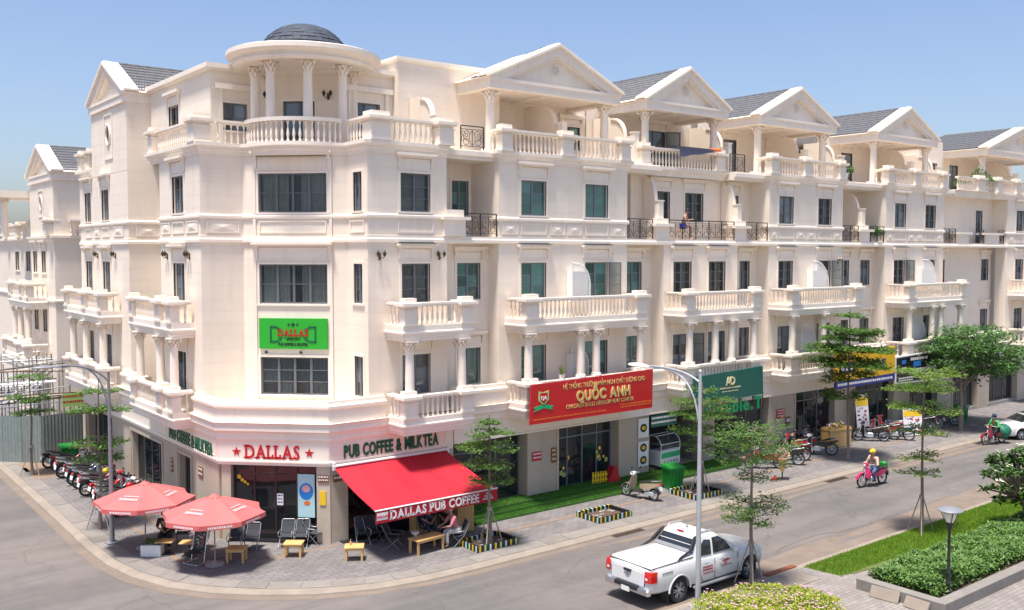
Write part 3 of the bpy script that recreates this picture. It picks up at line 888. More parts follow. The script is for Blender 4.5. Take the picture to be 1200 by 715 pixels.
def lantern(T, fr, u, z, d=.0, m='bronze'):
    mb = MB()
    lf = fr
    fr.box(mb, u - .04, u + .04, d, d + .03, z - .12, z + .12)
    for s in (-1, 1):
        mb.tube([fr.p(u, d + .03, z), fr.p(u + s * .08, d + .10, z - .06), fr.p(u + s * .13, d + .14, z + .0)], .012, 5)
        c = fr.p(u + s * .13, d + .14, z)
        mb.lathe([(.02, 0), (.06, .06), (.065, .13), (.075, .135), (.02, .2), (.005, .24)], 6, c)
    return T.part('wall_lantern', mb, M[m])

def lattice(T, fr, u0, u1, z0, z1, d, curve=True, name='lattice_screen', depth=.35):
    """white quarter-round lattice screen that hides an air conditioner"""
    mb = MB(); w = .035; Rr = min(u1 - u0, z1 - z0) * .85
    fr.box(mb, u0, u0 + w, d, d + .04, z0, z1); fr.box(mb, u0, u1, d, d + .04, z0 - w, z0)
    top = []
    n = 10
    for i in range(n + 1):
        a = pi / 2 * (1 - i / n); top.append((u1 - Rr + Rr * cos(a), z1 - Rr + Rr * sin(a)))
    mb.tube([fr.p(u0, d + .02, z1)] + [fr.p(a, d + .02, b) for a, b in top] + [fr.p(u1, d + .02, z0)], .03, 6)
    mb2 = MB(); s = .095
    def inside(u, z):
        if u < u0 or u > u1 or z < z0 or z > z1: return False
        if u > u1 - Rr and z > z1 - Rr: return (u - u1 + Rr) ** 2 + (z - z1 + Rr) ** 2 < Rr * Rr
        return True
    for sg in (-1, 1):
        k = -40
        for k in range(-40, 60):
            c = u0 + k * s; seg = []
            t = 0
            while t <= z1 - z0 + .001:
                u = c + sg * t; z = z0 + t
                if inside(u, z): seg.append((u, z))
                elif len(seg) > 1: break
                t += .04
            if len(seg) > 1:
                a, b = seg[0], seg[-1]
                mb2.bar(fr.p(a[0], d + .02 + .006 * sg, a[1]), fr.p(b[0], d + .02 + .006 * sg, b[1]), .018, .008)
    o = T.part(name, mb, M['white'])
    T.part('lattice', mb2, M['white'], parent=o)
    sb = MB(); fr.box(sb, u0 + .06, u1 - .06, -.0 + .016, d - .02, z0 + .02, z1 - Rr * .4)
    T.part('condenser_unit', sb, M['white'], parent=o)

def open_leaf(T, fr, u0, u1, z0, z1, d=.06, rows=3, turn=.25):
    """an open window leaf folded back towards the wall, hinged at u0"""
    lf = Fr(fr.xy(u0, d), (fr.U.x * cos(turn) + fr.N.x * sin(turn), fr.U.y * cos(turn) + fr.N.y * sin(turn)), (fr.N.x * cos(turn) - fr.U.x * sin(turn), fr.N.y * cos(turn) - fr.U.y * sin(turn)))
    mb = MB(); w = u1 - u0; f = .055
    lf.box(mb, 0, f, 0, .04, z0, z1); lf.box(mb, w - f, w, 0, .04, z0, z1)
    for i in range(rows + 1): z = z0 + (z1 - z0 - f) * i / rows; lf.box(mb, f, w - f, .002, .038, z, z + f)
    o = T.part('open_casement', mb, M['frame'])
    pb = MB(); lf.box(pb, f, w - f, .016, .022, z0 + .02, z1 - .02); T.part('pane', pb, M['glass_t'], parent=o)

def plaque(T, fr, u0, u1, z0, z1, d, m, name='plaque', parent=None, th=.02):
    mb = MB(); fr.box(mb, u0, u1, d, d + th, z0, z1); return T.part(name, mb, M[m], parent=parent)
# ================================================================== corner building
T1 = Thing("corner_building", "cream five storey corner building with a domed rotunda above the green bow sign", "building", (16, 33, 0), world=True)
W3, W4, W2 = (8.25, 9.65), (11.5, 12.86), (4.95, 6.38)

def opsof(*ws): return [(a, b, c, e) for a, b, c, e in ws]

def shopfront(T, fr, u0, u1, z0, z1, d, cols, frame='frame', glass='glass_shop', rows=(1.0,), door=None):
    mb = MB(); f = .06
    fr.box(mb, u0, u1, d - .06, d, z1 - f, z1); fr.box(mb, u0, u1, d - .06, d, z0, z0 + f)
    us = [u0 + (u1 - u0) * i / cols for i in range(cols + 1)]
    for i, u in enumerate(us):
        a = u if i == 0 else (u - f if i == cols else u - f / 2)
        fr.box(mb, a, a + f, d - .058, d + .002, z0 + f, z1 - f)
    zs = [z0] + [z0 + (z1 - z0) * r for r in rows if r < 1] + [z1]
    for z in zs[1:-1]:
        for i in range(cols): fr.box(mb, us[i] + f / 2, us[i + 1] - f / 2, d - .055, d - .002, z - f / 2, z + f / 2)
    w = T.part('shop_window', mb, M[frame])
    for i in range(cols):
        for j in range(len(zs) - 1):
            pb = MB(); fr.box(pb, us[i] + .03, us[i + 1] - .03, d - .032, d - .024, zs[j] + .03, zs[j + 1] - .03)
            T.part('pane', pb, M[glass], parent=w)
    return w

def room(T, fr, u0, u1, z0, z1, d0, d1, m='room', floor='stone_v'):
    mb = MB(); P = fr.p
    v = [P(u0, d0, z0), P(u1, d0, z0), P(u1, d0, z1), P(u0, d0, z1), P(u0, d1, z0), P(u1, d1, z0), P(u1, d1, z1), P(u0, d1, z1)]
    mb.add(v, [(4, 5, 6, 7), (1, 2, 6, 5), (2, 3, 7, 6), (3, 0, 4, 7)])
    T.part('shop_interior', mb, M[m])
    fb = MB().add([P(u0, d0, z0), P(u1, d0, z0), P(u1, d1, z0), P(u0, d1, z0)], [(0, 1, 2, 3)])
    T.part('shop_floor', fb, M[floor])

# ---- ground floor, side street
ops = [(-41.6, -37.8, .30, 2.46), (-35.75, -34.55, .30, 2.5), (-48.6, -44.6, .30, 2.6)]
wall(T1, FL, -49.2, -31.75, 0, 2.80, ops, m=M['stone'], courses=False, th=.35)
shopfront(T1, FL, -41.6, -37.8, .32, 2.46, -.22, 4)
shopfront(T1, FL, -35.75, -34.55, .32, 2.5, -.22, 1)
shopfront(T1, FL, -48.6, -44.6, .32, 2.6, -.3, 3)
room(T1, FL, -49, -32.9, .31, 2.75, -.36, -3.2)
for a, b in ((-41.7, -37.7), (-35.85, -34.45)):      # pale architraves
    mb = MB(); FL.box(mb, a - .12, a, .0, .05, .0, 2.6); FL.box(mb, b, b + .12, .0, .05, .0, 2.6); FL.box(mb, a - .001, b + .001, .0, .048, 2.5, 2.6)
    T1.part('door_surround', mb, M['stone_v'])
# ---- chamfer with the entrance
for a, b in ((-1.93, -1.60), (1.45, 1.93)):
    mb = MB(); FG.box(mb, a, b, -.45, 0, 0, 2.80); T1.part('corner_pillar', mb, M['stone_v'])
shopfront(T1, FG, -1.60, 1.45, .36, 2.78, -.22, 4, 'brown_frame', 'glass_shop', rows=(.84,))
mb = MB(); FG.box(mb, -1.6, 1.45, -.5, .12, 0, .19); FG.box(mb, -1.6, 1.45, -.5, -.14, .191, .37); T1.part('entrance_step', mb, M['black_stone'])
room(T1, FG, -1.55, 1.4, .36, 2.75, -.30, -2.6)
# ---- ground floor, main street: open cafe terrace under the awning
mb = MB(); FR.box(mb, 14.9, 15.55, -.45, 0, 0, 2.80); T1.part('corner_pillar', mb, M['stone_v'])
mb = MB(); FR.box(mb, 19.55, 19.95, -.45, 0, 0, 2.80); T1.part('corner_pillar', mb, M['stone_v'])
mb = MB(); FR.box(mb, 15.55, 19.55, -3.2, -.30, 0, .44); T1.part('terrace_floor', mb, M['tactile'])
mb = MB(); FR.box(mb, 15.55, 19.55, -.298, -.28, 0, .445); FR.box(mb, 15.3, 19.8, -.28, -.02, 0, .30); FR.box(mb, 15.2, 19.9, -.018, .28, 0, .15)
T1.part('terrace_step', mb, M['black_stone'])
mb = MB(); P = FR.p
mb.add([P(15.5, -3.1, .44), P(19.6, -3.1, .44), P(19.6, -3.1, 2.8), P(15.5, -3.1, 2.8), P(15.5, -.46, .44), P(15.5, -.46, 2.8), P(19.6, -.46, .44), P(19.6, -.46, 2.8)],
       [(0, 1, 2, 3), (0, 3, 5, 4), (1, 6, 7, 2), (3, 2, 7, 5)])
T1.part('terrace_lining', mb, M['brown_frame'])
shopfront(T1, Fr((0, 31.9), (1, 0), (0, -1)), 15.7, 19.4, .45, 2.6, 0, 4, 'brown_frame', 'glass_shop')

# fascia and mouldings round the whole block
gp = [(12.1, 49.2), (12.1, 31.62), (14.82, 28.9), (19.9, 28.9)]
mb = MB().sweep(gp, [(-.30, 2.78), (.06, 2.78), (.06, 2.86), (.10, 2.88), (.10, 2.94), (.06, 2.96), (.06, 3.60), (.10, 3.62), (-.30, 3.62)])
T1.part('fascia', mb, M['trim'])
for fr, a, b in ((FG, -1.62, 1.62), (FR, 15.1, 19.55), (FL, -37.0, -31.9)): framepanel(T1, fr, a, b, 3.02, 3.56, .061, .035, .02)
mb = MB().sweep(gp, MOULD_G); T1.part('moulding', mb, M['trim'])
pp = [(12.1, 33.75), (12.1, 31.62), (14.82, 28.9), (17.0, 28.9)]
mb = MB().sweep(pp, PARAP); T1.part('parapet', mb, M['trim'])
for a in ([(12.1, 42.5), (12.1, 39.0)], [(19.85, 28.9), (19.95, 28.9)]):
    T1.part('parapet', MB().sweep(a, PARAP), M['trim'])
mb = MB().prism([(12.15, 33.6), (12.15, 31.66), (14.86, 28.95), (17.0, 28.95), (17, 33.6)], 4.22, 4.265); T1.part('ledge', mb, M['trim'])

# ---- upper floors, side street segment
wl = [(-35.95, -34.72, *W2), (-35.95, -34.72, *W3), (-35.95, -34.72, *W4)]
wall(T1, FL, -37.4, -33.1, 4.27, 13.52, wl)
window(T1, FL, *wl[0], 2, 3, 'glass', curtain=None); window(T1, FL, *wl[1], 2, 3); window(T1, FL, *wl[2], 2, 3)
for z in (6.50, 9.78, 12.98): hood(T1, FL, -35.95, -34.72, z)
# return wall facing the street, bow, second return
wall(T1, FY(33.1), 12.1, 13.66, 4.27, 13.52)
bow = [(13.65, 33.1), FT.xy(-1.48, 0), FT.xy(1.48, 0), (16.4, 30.35)]
for i in (0, 2):
    a, b = Vector(bow[i]), Vector(bow[i + 1]); U = (b - a).normalized(); fr = Fr(a, U, (U.y, -U.x)); wall(T1, fr, 0, (b - a).length, 4.27, 13.52)
wb = [(-1.26, 1.27, 4.90, 6.27), (-1.26, 1.27, 8.2, 9.62), (-1.26, 1.27, 11.48, 12.87)]
wall(T1, FT, -1.48, 1.48, 4.27, 13.52, wb)
for w in wb[1:]:
    window(T1, FT, *w, 4, 2, 'glass_t', 'frame', leafs=4, d=-.06, curtain=('curtain', True), room=True)
window(T1, FT, *wb[0], 4, 3, 'glass_t', 'frame', leafs=4, d=-.06, curtain=('bluetowel', True), room=True)
for z in (9.76, 13.0): hood(T1, FT, -1.26, 1.27, z, .26, .50)
for a, b in ((-1.46, -1.36), (1.37, 1.46)):
    mb = MB(); FT.box(mb, a, b, .0145, .06, 4.3, 13.45); T1.part('pilaster', mb, M['trim'])
wr = [(-29.86, -29.24, *W2), (-29.86, -29.24, *W3), (-29.86, -29.24, *W4)]
F2 = FX(16.4)
wall(T1, F2, -30.36, -28.9, 4.27, 13.52, wr)
for w in wr: window(T1, F2, *w, 2, 3, 'glass', 'frame', curtain=('curtain', False) if w[2] > 5 else None, d=-.06)
# ---- upper floors, main street segment
wm = [(17.75, 18.95, *W2), (17.75, 18.95, *W3), (17.72, 18.98, *W4)]
wall(T1, FR, 16.4, 19.7, 4.27, 13.52, wm)
for i, w in enumerate(wm): window(T1, FR, *w, 2, 3, 'glass_t' if i else 'glass', 'frame', curtain=('curtain', False) if i else None, room=i > 0, seed=i)
for z in (6.50, 9.78, 12.98): hood(T1, FR, 17.75, 18.95, z, flash=(z == 9.78))
for u in (16.85, 19.35): lantern(T1, FR, u, 9.9, .015)
for u in (-36.6, -34.2): lantern(T1, FL, u, 9.9, .015)
for u in (-43.4, -46.2): lantern(T1, FL, u, 9.9, .015)
# ---- recess and gable block on the side street
wall(T1, FX(13.6), -41.5, -37.4, 4.27, 13.52, [(-40.2, -39.0, *W2), (-40.2, -39.0, *W3), (-40.2, -39.0, *W4)])
for z in (W2, W3, W4): window(T1, FX(13.6), -40.2, -39.0, *z, 2, 3)
wall(T1, Fr((0, 37.4), (-1, 0), (0, 1)), -13.6, -12.1, 4.27, 13.52)
wall(T1, FY(41.5), 12.1, 16.5, 4.27, 16.4)
wg = []
for a, b in ((-45.4, -44.25), (-48.25, -47.15)): wg += [(a, b, *W2), (a, b, *W3), (a, b, *W4)]
wall(T1, FL, -49.2, -41.5, 4.27, 13.52, wg)
for w in wg: window(T1, FL, *w, 2, 3, 'glass')
for a, b in ((-45.4, -44.25), (-48.25, -47.15)):
    for z in (6.50, 9.78, 12.98): hood(T1, FL, a, b, z)
ov = (-44.5, -43.8, 14.75, 15.7)
wall(T1, FL, -46.9, -41.5, 13.52, 16.4, [ov])
wall(T1, Fr((0, 46.9), (-1, 0), (0, 1)), -16.5, -12.1, 13.52, 16.4)
mb = MB(); c = FL.p(-44.15, .02, 15.22)
mb.torus((0, 0, 0), (0, 0, 1), .40, .05, 24, 6)
mt = Matrix.Translation(c) @ Matrix(((0, 0, -1, 0), (-.78, 0, 0, 0), (0, 1.12, 0, 0), (0, 0, 0, 1)))
mb.xf(mt); oo = T1.part('window', mb, M['trim'], smooth=60, label='oval window with a round moulded frame')
pb = MB(); n = 20; pb.plate([FL.p(-44.15 + .30 * cos(2 * pi * i / n), -.05, 15.22 + .43 * sin(2 * pi * i / n)) for i in range(n)], (.02, 0, 0)); T1.part('pane', pb, M['glass'], parent=oo)
pb = MB(); n = 20
for i in range(n):
    a0, a1 = 2 * pi * i / n, 2 * pi * (i + 1) / n
    def ring(a, k): return (-44.15 + .33 * k * cos(a), 15.22 + .45 * k * sin(a))
    def sq(a):
        c_, s_ = cos(a), sin(a); k = 1 / max(abs(c_), abs(s_)); return (-44.15 + .352 * c_ * k, 15.225 + .476 * s_ * k)
    p0, p1, s1, s0 = ring(a0, 1), ring(a1, 1), sq(a1), sq(a0)
    pb.add([FL.p(p0[0], -.002, p0[1]), FL.p(p1[0], -.002, p1[1]), FL.p(s1[0], -.002, s1[1]), FL.p(s0[0], -.002, s0[1])], [(0, 1, 2, 3)])
T1.part('wall', pb, M['wall'])
framepanel(T1, FL, -44.75, -43.5, 14.15, 16.15, .0145, .08, .03)
pediment(T1, -46.95, -41.45, 12.0, 5.0, 16.36, 16.78, 18.35, 6.0, 'X')
# ---- horizontal bands
upl = [(12.1, 49.2), (12.1, 41.5), (13.6, 41.5), (13.6, 37.4), (12.1, 37.4), (12.1, 33.1)] + bow + [(16.4, 28.9), (19.72, 28.9)]
upc = [(12.1, 49.2), (12.1, 33.1)] + bow + [(16.4, 28.9), (19.72, 28.9)]
for nm, pr, pth in (('string_course', BAND_LO, upl), ('string_course', BAND_HI, upl)): T1.part(nm, MB().sweep(pth, pr), M['trim'])
cpath = [(12.1, 49.2), (12.1, 46.9)]
T1.part('cornice', MB().sweep(cpath, CORN5), M['trim'])
cpath = [(13.5, 38.35), (12.1, 38.35), (12.1, 33.1), (13.65, 33.1), (13.87, 32.72)]
T1.part('cornice', MB().sweep(cpath, CORN5), M['trim'])
cpath = [(15.97, 30.62), (16.4, 30.35), (16.4, 28.9), (19.72, 28.9)]
T1.part('cornice', MB().sweep(cpath, CORN5), M['trim'])
framepanel(T1, FL, -35.95, -34.72, 10.74, 11.18); framepanel(T1, FL, -37.2, -36.2, 10.74, 11.18, centre=True); framepanel(T1, FL, -34.5, -33.3, 10.74, 11.18, centre=True)
framepanel(T1, FY(33.1), 12.3, 13.5, 10.74, 11.18, centre=True)
framepanel(T1, FT, -1.25, 1.25, 10.74, 11.18); framepanel(T1, F2, -30.1, -29.1, 10.74, 11.18); framepanel(T1, FR, 17.6, 19.1, 10.74, 11.18)
for a, b in ((-45.4, -44.25), (-48.25, -47.15)): framepanel(T1, FL, a, b, 10.74, 11.18)
framepanel(T1, FL, -46.7, -45.8, 10.74, 11.18, centre=True); framepanel(T1, FL, -43.6, -42.2, 10.74, 11.18, centre=True)
framepanel(T1, FY(41.5), 12.4, 13.4, 10.74, 11.18, centre=True)
# ---- fifth floor: rotunda and terraces
O = Vector((15.95, 32.7))
mb = MB(); n = 48
def circ(r, z, a0=0, a1=2 * pi, n=48): return [(O.x + r * cos(a0 + (a1 - a0) * i / n), O.y + r * sin(a0 + (a1 - a0) * i / n), z) for i in range(n)]
mb.loft([circ(1.9, 13.50), circ(2.10, 13.50), circ(2.12, 13.62), circ(2.20, 13.68), circ(2.20, 13.75), circ(2.28, 13.80), circ(2.28, 13.93), circ(.1, 13.93)])
T1.part('rotunda_floor', mb, M['trim'], smooth=40)
mb = MB().prism([(13.2, 41.5), (13.2, 38.3), (12.15, 38.3), (12.15, 33.15), (13.9, 33.15), (16.45, 30.4), (16.45, 28.95), (19.7, 28.95), (19.7, 41.5)], 13.76, 13.91)
T1.part('terrace_floor', mb, M['concrete'])
# curved balustrade
bo = T1.part('balustrade', MB().loft([circ(2.02, 14.66, pi * .93, pi * 1.57, 30) + [], circ(2.22, 14.66, pi * .93, pi * 1.57, 30), circ(2.22, 14.79, pi * .93, pi * 1.57, 30), circ(2.02, 14.79, pi * .93, pi * 1.57, 30), circ(2.02, 14.66, pi * .93, pi * 1.57, 30)], cap=False, closed=False), M['trim'])
for i in range(20):
    a = pi * (.95 + .60 * i / 19)
    T1.inst('baluster', BAL, M['trim'], (O.x + 2.12 * cos(a), O.y + 2.12 * sin(a), 13.94), parent=bo)
bs = T1.part('balustrade', MB().box(12.05, 37.2, 13.93, 12.5, 37.6, 13.95), M['trim'])
pedestal(T1, FL, -33.42, -.12, 13.93, .62, .62, .83, bs); pedestal(T1, FL, -38.1, -.12, 13.93, .5, .5, .83, bs)
railrun(T1, FL, -37.85, -33.75, -.12, 13.93, .70, bs)
railrun(T1, FY(33.1), 12.75, 13.95, -.2, 13.93, .70, bs)
pedestal(T1, FR, 16.85, -.12, 13.93, .75, .62, .83, bs); railrun(T1, FR, 17.25, 19.2, -.1, 13.93, .70, bs)
railrun(T1, FX(16.4), -30.6, -29.3, -.15, 13.93, .70, bs)
pedestal(T1, FR, 19.55, -.05, 13.93, .62, .6, .83, bs)
pedestal(T1, FL, -47.3, -.1, 13.93, .42, .42, .83, bs); pedestal(T1, FL, -48.85, -.1, 13.93, .42, .42, .83, bs); railrun(T1, FL, -48.6, -47.55, -.1, 13.93, .70, bs)
# ring, columns, dome
mb = MB().loft([circ(1.2, 16.86), circ(2.2, 16.80), circ(2.45, 16.74), circ(2.55, 16.78), circ(2.58, 16.86), circ(2.52, 16.90), circ(2.56, 16.98), circ(2.74, 17.04), circ(2.80, 17.10), circ(2.80, 17.25), circ(2.70, 17.29), circ(1.2, 17.33)])
T1.part('rotunda_ring', mb, M['trim'], smooth=40)
for k in range(8):
    a = radians(225 + 22.5 + 45 * k)
    column(T1, O.x + 1.78 * cos(a), O.y + 1.78 * sin(a), 13.94, .175, 2.90, .42, a)
dome = T1.part('dome', MB().lathe([(1.50, 17.28), (1.48, 17.5), (1.30, 17.95), (.95, 18.22), (.45, 18.37), (.02, 18.40)], 32, (O.x, O.y, 0)), M['slate'], smooth=50)
tl = MB(); rows = 11
for i in range(rows):
    t0, t1 = i / rows, (i + 1.25) / rows
    def rz(t): a = min(t, 1) * pi / 2; return 1.56 * cos(a) + .0, 17.30 + 1.14 * sin(a)
    nn = max(6, int(2 * pi * rz(t0)[0] / .26)); off = .5 * (i % 2)
    for j in range(nn):
        a0, a1 = 2 * pi * (j + off + .03) / nn, 2 * pi * (j + off + .97) / nn
        r0, z0 = rz(t0); r1, z1 = rz(t1); e = .03 + .008 * ((j * 7 + i * 3) % 3); r1 = max(r1, .01)
        tl.add([(O.x + (r0 + e) * cos(a0), O.y + (r0 + e) * sin(a0), z0 - .02), (O.x + (r0 + e) * cos(a1), O.y + (r0 + e) * sin(a1), z0 - .02),
                (O.x + r1 * cos(a1), O.y + r1 * sin(a1), z1), (O.x + r1 * cos(a0), O.y + r1 * sin(a0), z1),
                (O.x + (r0 - .01) * cos(a0), O.y + (r0 - .01) * sin(a0), z0 - .02), (O.x + (r0 - .01) * cos(a1), O.y + (r0 - .01) * sin(a1), z0 - .02)],
               [(0, 1, 2, 3), (4, 5, 1, 0)])
T1.part('slates', tl, M['slate'], parent=dome, kind='stuff')
# fifth floor walls
w5 = [(-39.15, -37.95, 15.0, 15.92)]
wall(T1, FX(13.1), -41.5, -34.6, 13.92, 16.75, w5); window(T1, FX(13.1), *w5[0], 2, 1); hood(T1, FX(13.1), *w5[0][:2], 16.0, .2, .3)
w5 = [(13.55, 14.50, 14.6, 15.62)]
wall(T1, FY(34.6), 13.1, 15.0, 13.92, 16.75, w5); window(T1, FY(34.6), *w5[0], 2, 2)
U = Vector((q2, -q2)); fd = Fr((16.05, 33.4), (q2, -q2), (-q2, -q2))
w5 = [(-.62, .62, 14.2, 15.75)]
wall(T1, fd, -1.55, 1.75, 13.92, 16.86, w5); window(T1, fd, *w5[0], 2, 3, 'glass')
for u in (-1.15, 1.15): lantern(T1, fd, u, 15.9, .015, 'iron')
w5 = [(17.55, 18.72, 14.2, 15.7)]
wall(T1, FY(32.0), 17.2, 19.4, 13.92, 16.75, w5); window(T1, FY(32.0), *w5[0], 2, 2, 'glass', curtain=None)
for fr, a, b in ((FY(34.6), 13.4, 14.7), (FY(32.0), 17.35, 18.95)):
    mb = MB(); fr.box(mb, a, a + .14, .015, .08, 14, 16.1); fr.box(mb, b, b + .14, .015, .08, 14, 16.1); fr.box(mb, a - .15, b + .3, .015, .16, 16.1, 16.3)
    T1.part('window_surround', mb, M['trim'])
rp = [(13.1, 41.5), (13.1, 34.6), (14.95, 34.6), (17.2, 32.2), (17.2, 32.0), (19.25, 32.0)]
T1.part('parapet', MB().sweep(rp, [(-.25, 16.75), (.05, 16.75), (.22, 16.83), (.22, 17.0), (-.25, 17.0)]), M['trim'])
T1.part('roof_deck', MB().prism([(13.15, 41.6), (13.15, 34.65), (15.0, 34.65), (17.25, 32.3), (19.3, 32.1), (23, 32.1), (23, 41.6)], 16.6, 16.9), M['concrete'])
# blank stair block behind the terrace
wall(T1, FY(31.6), 19.3, 24.2, 13.9, 17.35, courses=True); wall(T1, FX(19.3), -37.5, -31.6, 13.9, 17.35)
T1.part('parapet', MB().sweep([(19.3, 37.5), (19.3, 31.6), (24.2, 31.6)], [(-.25, 17.35), (.03, 17.35), (.10, 17.42), (.10, 17.55), (-.25, 17.55)]), M['trim'])
T1.part('roof_deck', MB().box(19.4, 31.7, 17.2, 24.2, 37.5, 17.4), M['concrete'])
scrollwall(T1, 19.85, 29.7, 31.55, 13.92, 16.0, 15.0)
# ---- side street balconies and columns
bl, zt = balcony(T1, FL, -38.8, -33.8, .85, 6.98, 7.42, [(-38.5, .42), (-35.3, .55), (-34.05, .42)])
b2, zt2 = balcony(T1, FL, -38.8, -33.8, .85, 3.72, 4.20, [(-38.5, .42), (-35.3, .55), (-34.05, .42)])
for u in (-38.0, -35.6, -34.1): x, y = FL.xy(u, .68); column(T1, x, y, zt2, .155, 6.99 - zt2)
bl, _ = balcony(T1, FL, -49.1, -42.7, .85, 6.98, 7.42, [(-48.8, .42), (-45.6, .55), (-43.0, .42)])
b2, _ = balcony(T1, FL, -49.1, -42.7, .85, 3.72, 4.20, [(-48.8, .42), (-45.6, .55), (-43.0, .42)])
for u in (-48.2, -45.9, -43.2): x, y = FL.xy(u, .68); column(T1, x, y, zt2, .155, 6.99 - zt2)
# ---- main street balconies of the corner segment
bl, _ = balcony(T1, FR, 17.05, 20.0, 1.22, 6.98, 7.42, [(17.35, .50), (19.75, .50)])
b2, _ = balcony(T1, FR, 17.05, 20.0, 1.22, 3.72, 4.20, [(17.35, .50), (19.75, .50)])
for u in (17.42, 19.62): column(T1, u, 27.86, zt2, .16, 6.99 - zt2)
pb = MB(); FR.box(pb, 19.5, 20.45, -.3, .15, 10.645, 11.24); FR.box(pb, 19.4, 20.62, -.35, .25, 11.241, 11.36); FR.box(pb, 19.6, 20.4, -.3, .1, 11.361, 11.62)
T1.part('pier', pb, M['trim'])
# backs, so the block is closed
mb = MB(); mb.box(13.2, 33.5, 4.3, 13.59, 41.4, 13.5) if False else None
mb = MB(); mb.box(13.9, 34.0, 4.4, 19.6, 49.0, 13.7); T1.part('core', mb, M['wall'])

# ================================================================== townhouses on the main street
def side_wall(T, x, y0, y1, z0, z1, left=True):
    if left: wall(T, FX(x), -y1, -y0, z0, z1)
    else: wall(T, Fr((x, 0), (0, 1), (1, 0)), y0, y1, z0, z1)

def bay(T, xa, xb, wx, glass='glass', curtain=None, open3=None, frame='frame', skip4=False, bands=True, wy=28.9):
    """full height bay with two windows on each of floors 2 to 4"""
    ops = []
    top = 10.38 if skip4 else 13.52
    for a, b in wx:
        ops += [(a, b, *W2), (a, b, *W3)] + ([] if skip4 else [(a, b, *W4)])
    wall(T, FR, xa, xb, 4.27, top, ops)
    for k, o in enumerate(ops):
        cur = curtain if (curtain and k % 2) else None
        window(T, FR, *o, 2, 3, 'glass_t' if cur else glass, frame, curtain=cur, room=bool(cur), seed=k)
    for a, b in wx:
        for z in ((6.50, 9.78) if skip4 else (6.50, 9.78, 12.98)): hood(T, FR, a, b, z, flash=(z == 9.78))
    side_wall(T, xa, 28.9, 29.62, 4.27, 10.4); side_wall(T, xb, 28.9, 29.62, 4.27, 10.4, False)
    if not skip4:
        side_wall(T, xa, 28.9, 31.0, 10.4, 13.52); side_wall(T, xb, 28.9, 31.0, 10.4, 13.52, False)
        T.part('string_course', MB().sweep([(xa, 30.5), (xa, 28.9), (xb, 28.9), (xb, 30.5)], BAND_HI), M['trim'])
        for a, b in wx: framepanel(T, FR, a, b, 10.74, 11.18)
        g = [(xa + .15, wx[0][0] - .15), (wx[0][1] + .2, (wx[0][1] + wx[1][0]) / 2 - .06), ((wx[0][1] + wx[1][0]) / 2 + .06, wx[1][0] - .2), (wx[1][1] + .15, xb - .15)]
        for a, b in g:
            if b - a > .3: framepanel(T, FR, a, b, 10.74, 11.18, centre=True)

def recess(T, x0, x1, wins, y=29.6, y4=30.7, win4=None, glass='glass', frame='frame', rail=True, curtain=None):
    fr = FY(y)
    ops = [(a, b, *z) for a, b in wins for z in (W2, W3)]
    wall(T, fr, x0, x1, 4.27, 10.4, ops)
    for o in ops: window(T, fr, *o, 2 if o[1] - o[0] > .8 else 1, 3, 'glass_t' if curtain else glass, frame, curtain=curtain, room=bool(curtain))
    for a, b in wins:
        for z in (6.50, 9.74): hood(T, fr, a, b, z, panel=.36)
    f4 = FY(y4)
    o4 = [(a, b, c, e) for a, b, c, e in (win4 or [])]
    wall(T, f4, x0, x1, 10.6, 13.52, o4)
    for o in o4: window(T, f4, *o, 2 if o[1] - o[0] > .8 else 1, 3, glass, frame)
    mb = MB(); mb.box(x0 + .003, 28.98, 10.42, x1 - .003, y4, 10.63); T.part('terrace_floor', mb, M['trim'])
    mb = MB(); mb.box(x0 + .003, 29.15, 13.52, x1 - .003, 33.0, 13.90); mb.box(x0 + .003, 29.05, 13.66, x1 - .003, 29.149, 13.84); T.part('terrace_floor', mb, M['trim'])
    mb = MB(); FY(y).box(mb, x0 + .003, x1 - .003, .016, .10, 10.15, 10.41); T.part('moulding', mb, M['trim'])

def ground(T, x0, x1, pillars, openings, zb=.30):
    """pillars: list of (a,b); openings: (a,b,cols,frame,glass,depth)"""
    for a, b in pillars:
        mb = MB(); FR.box(mb, a, b, -.6, 0, 0, 2.92); T.part('pillar', mb, M['stone'])
        for u_ in (a, b - .10): mb = MB(); FR.box(mb, u_, u_ + .10, .0, .03, .3, 2.90); T.part('pillar_trim', mb, M['stone_v'])
    for a, b, c, f, g, dp in openings:
        if g: shopfront(T, FR, a, b, zb, 2.90, -dp, c, f, g, rows=(.8,))
        room(T, FR, a - .05, b + .05, zb, 2.95, -(dp + .1 if g else .05), -3.4)
    fz = [(-.30, 2.92), (.10, 2.92), (.10, 2.98), (.06, 3.0), (.06, 3.60), (.10, 3.62), (-.30, 3.62)]
    T.part('fascia', MB().sweep([(x0, 28.9), (x1, 28.9)], fz), M['trim'])
    T.part('moulding', MB().sweep([(x0, 28.9), (x1, 28.9)], MOULD_G), M['trim'])
    mb = MB(); mb.box(x0, 29.0, 0, x1, 32.4, zb - .003); T.part('ground_floor_slab', mb, M['concrete'])

def parap(T, a, b): T.part('parapet', MB().sweep([(a, 28.9), (b, 28.9)], PARAP), M['trim'])

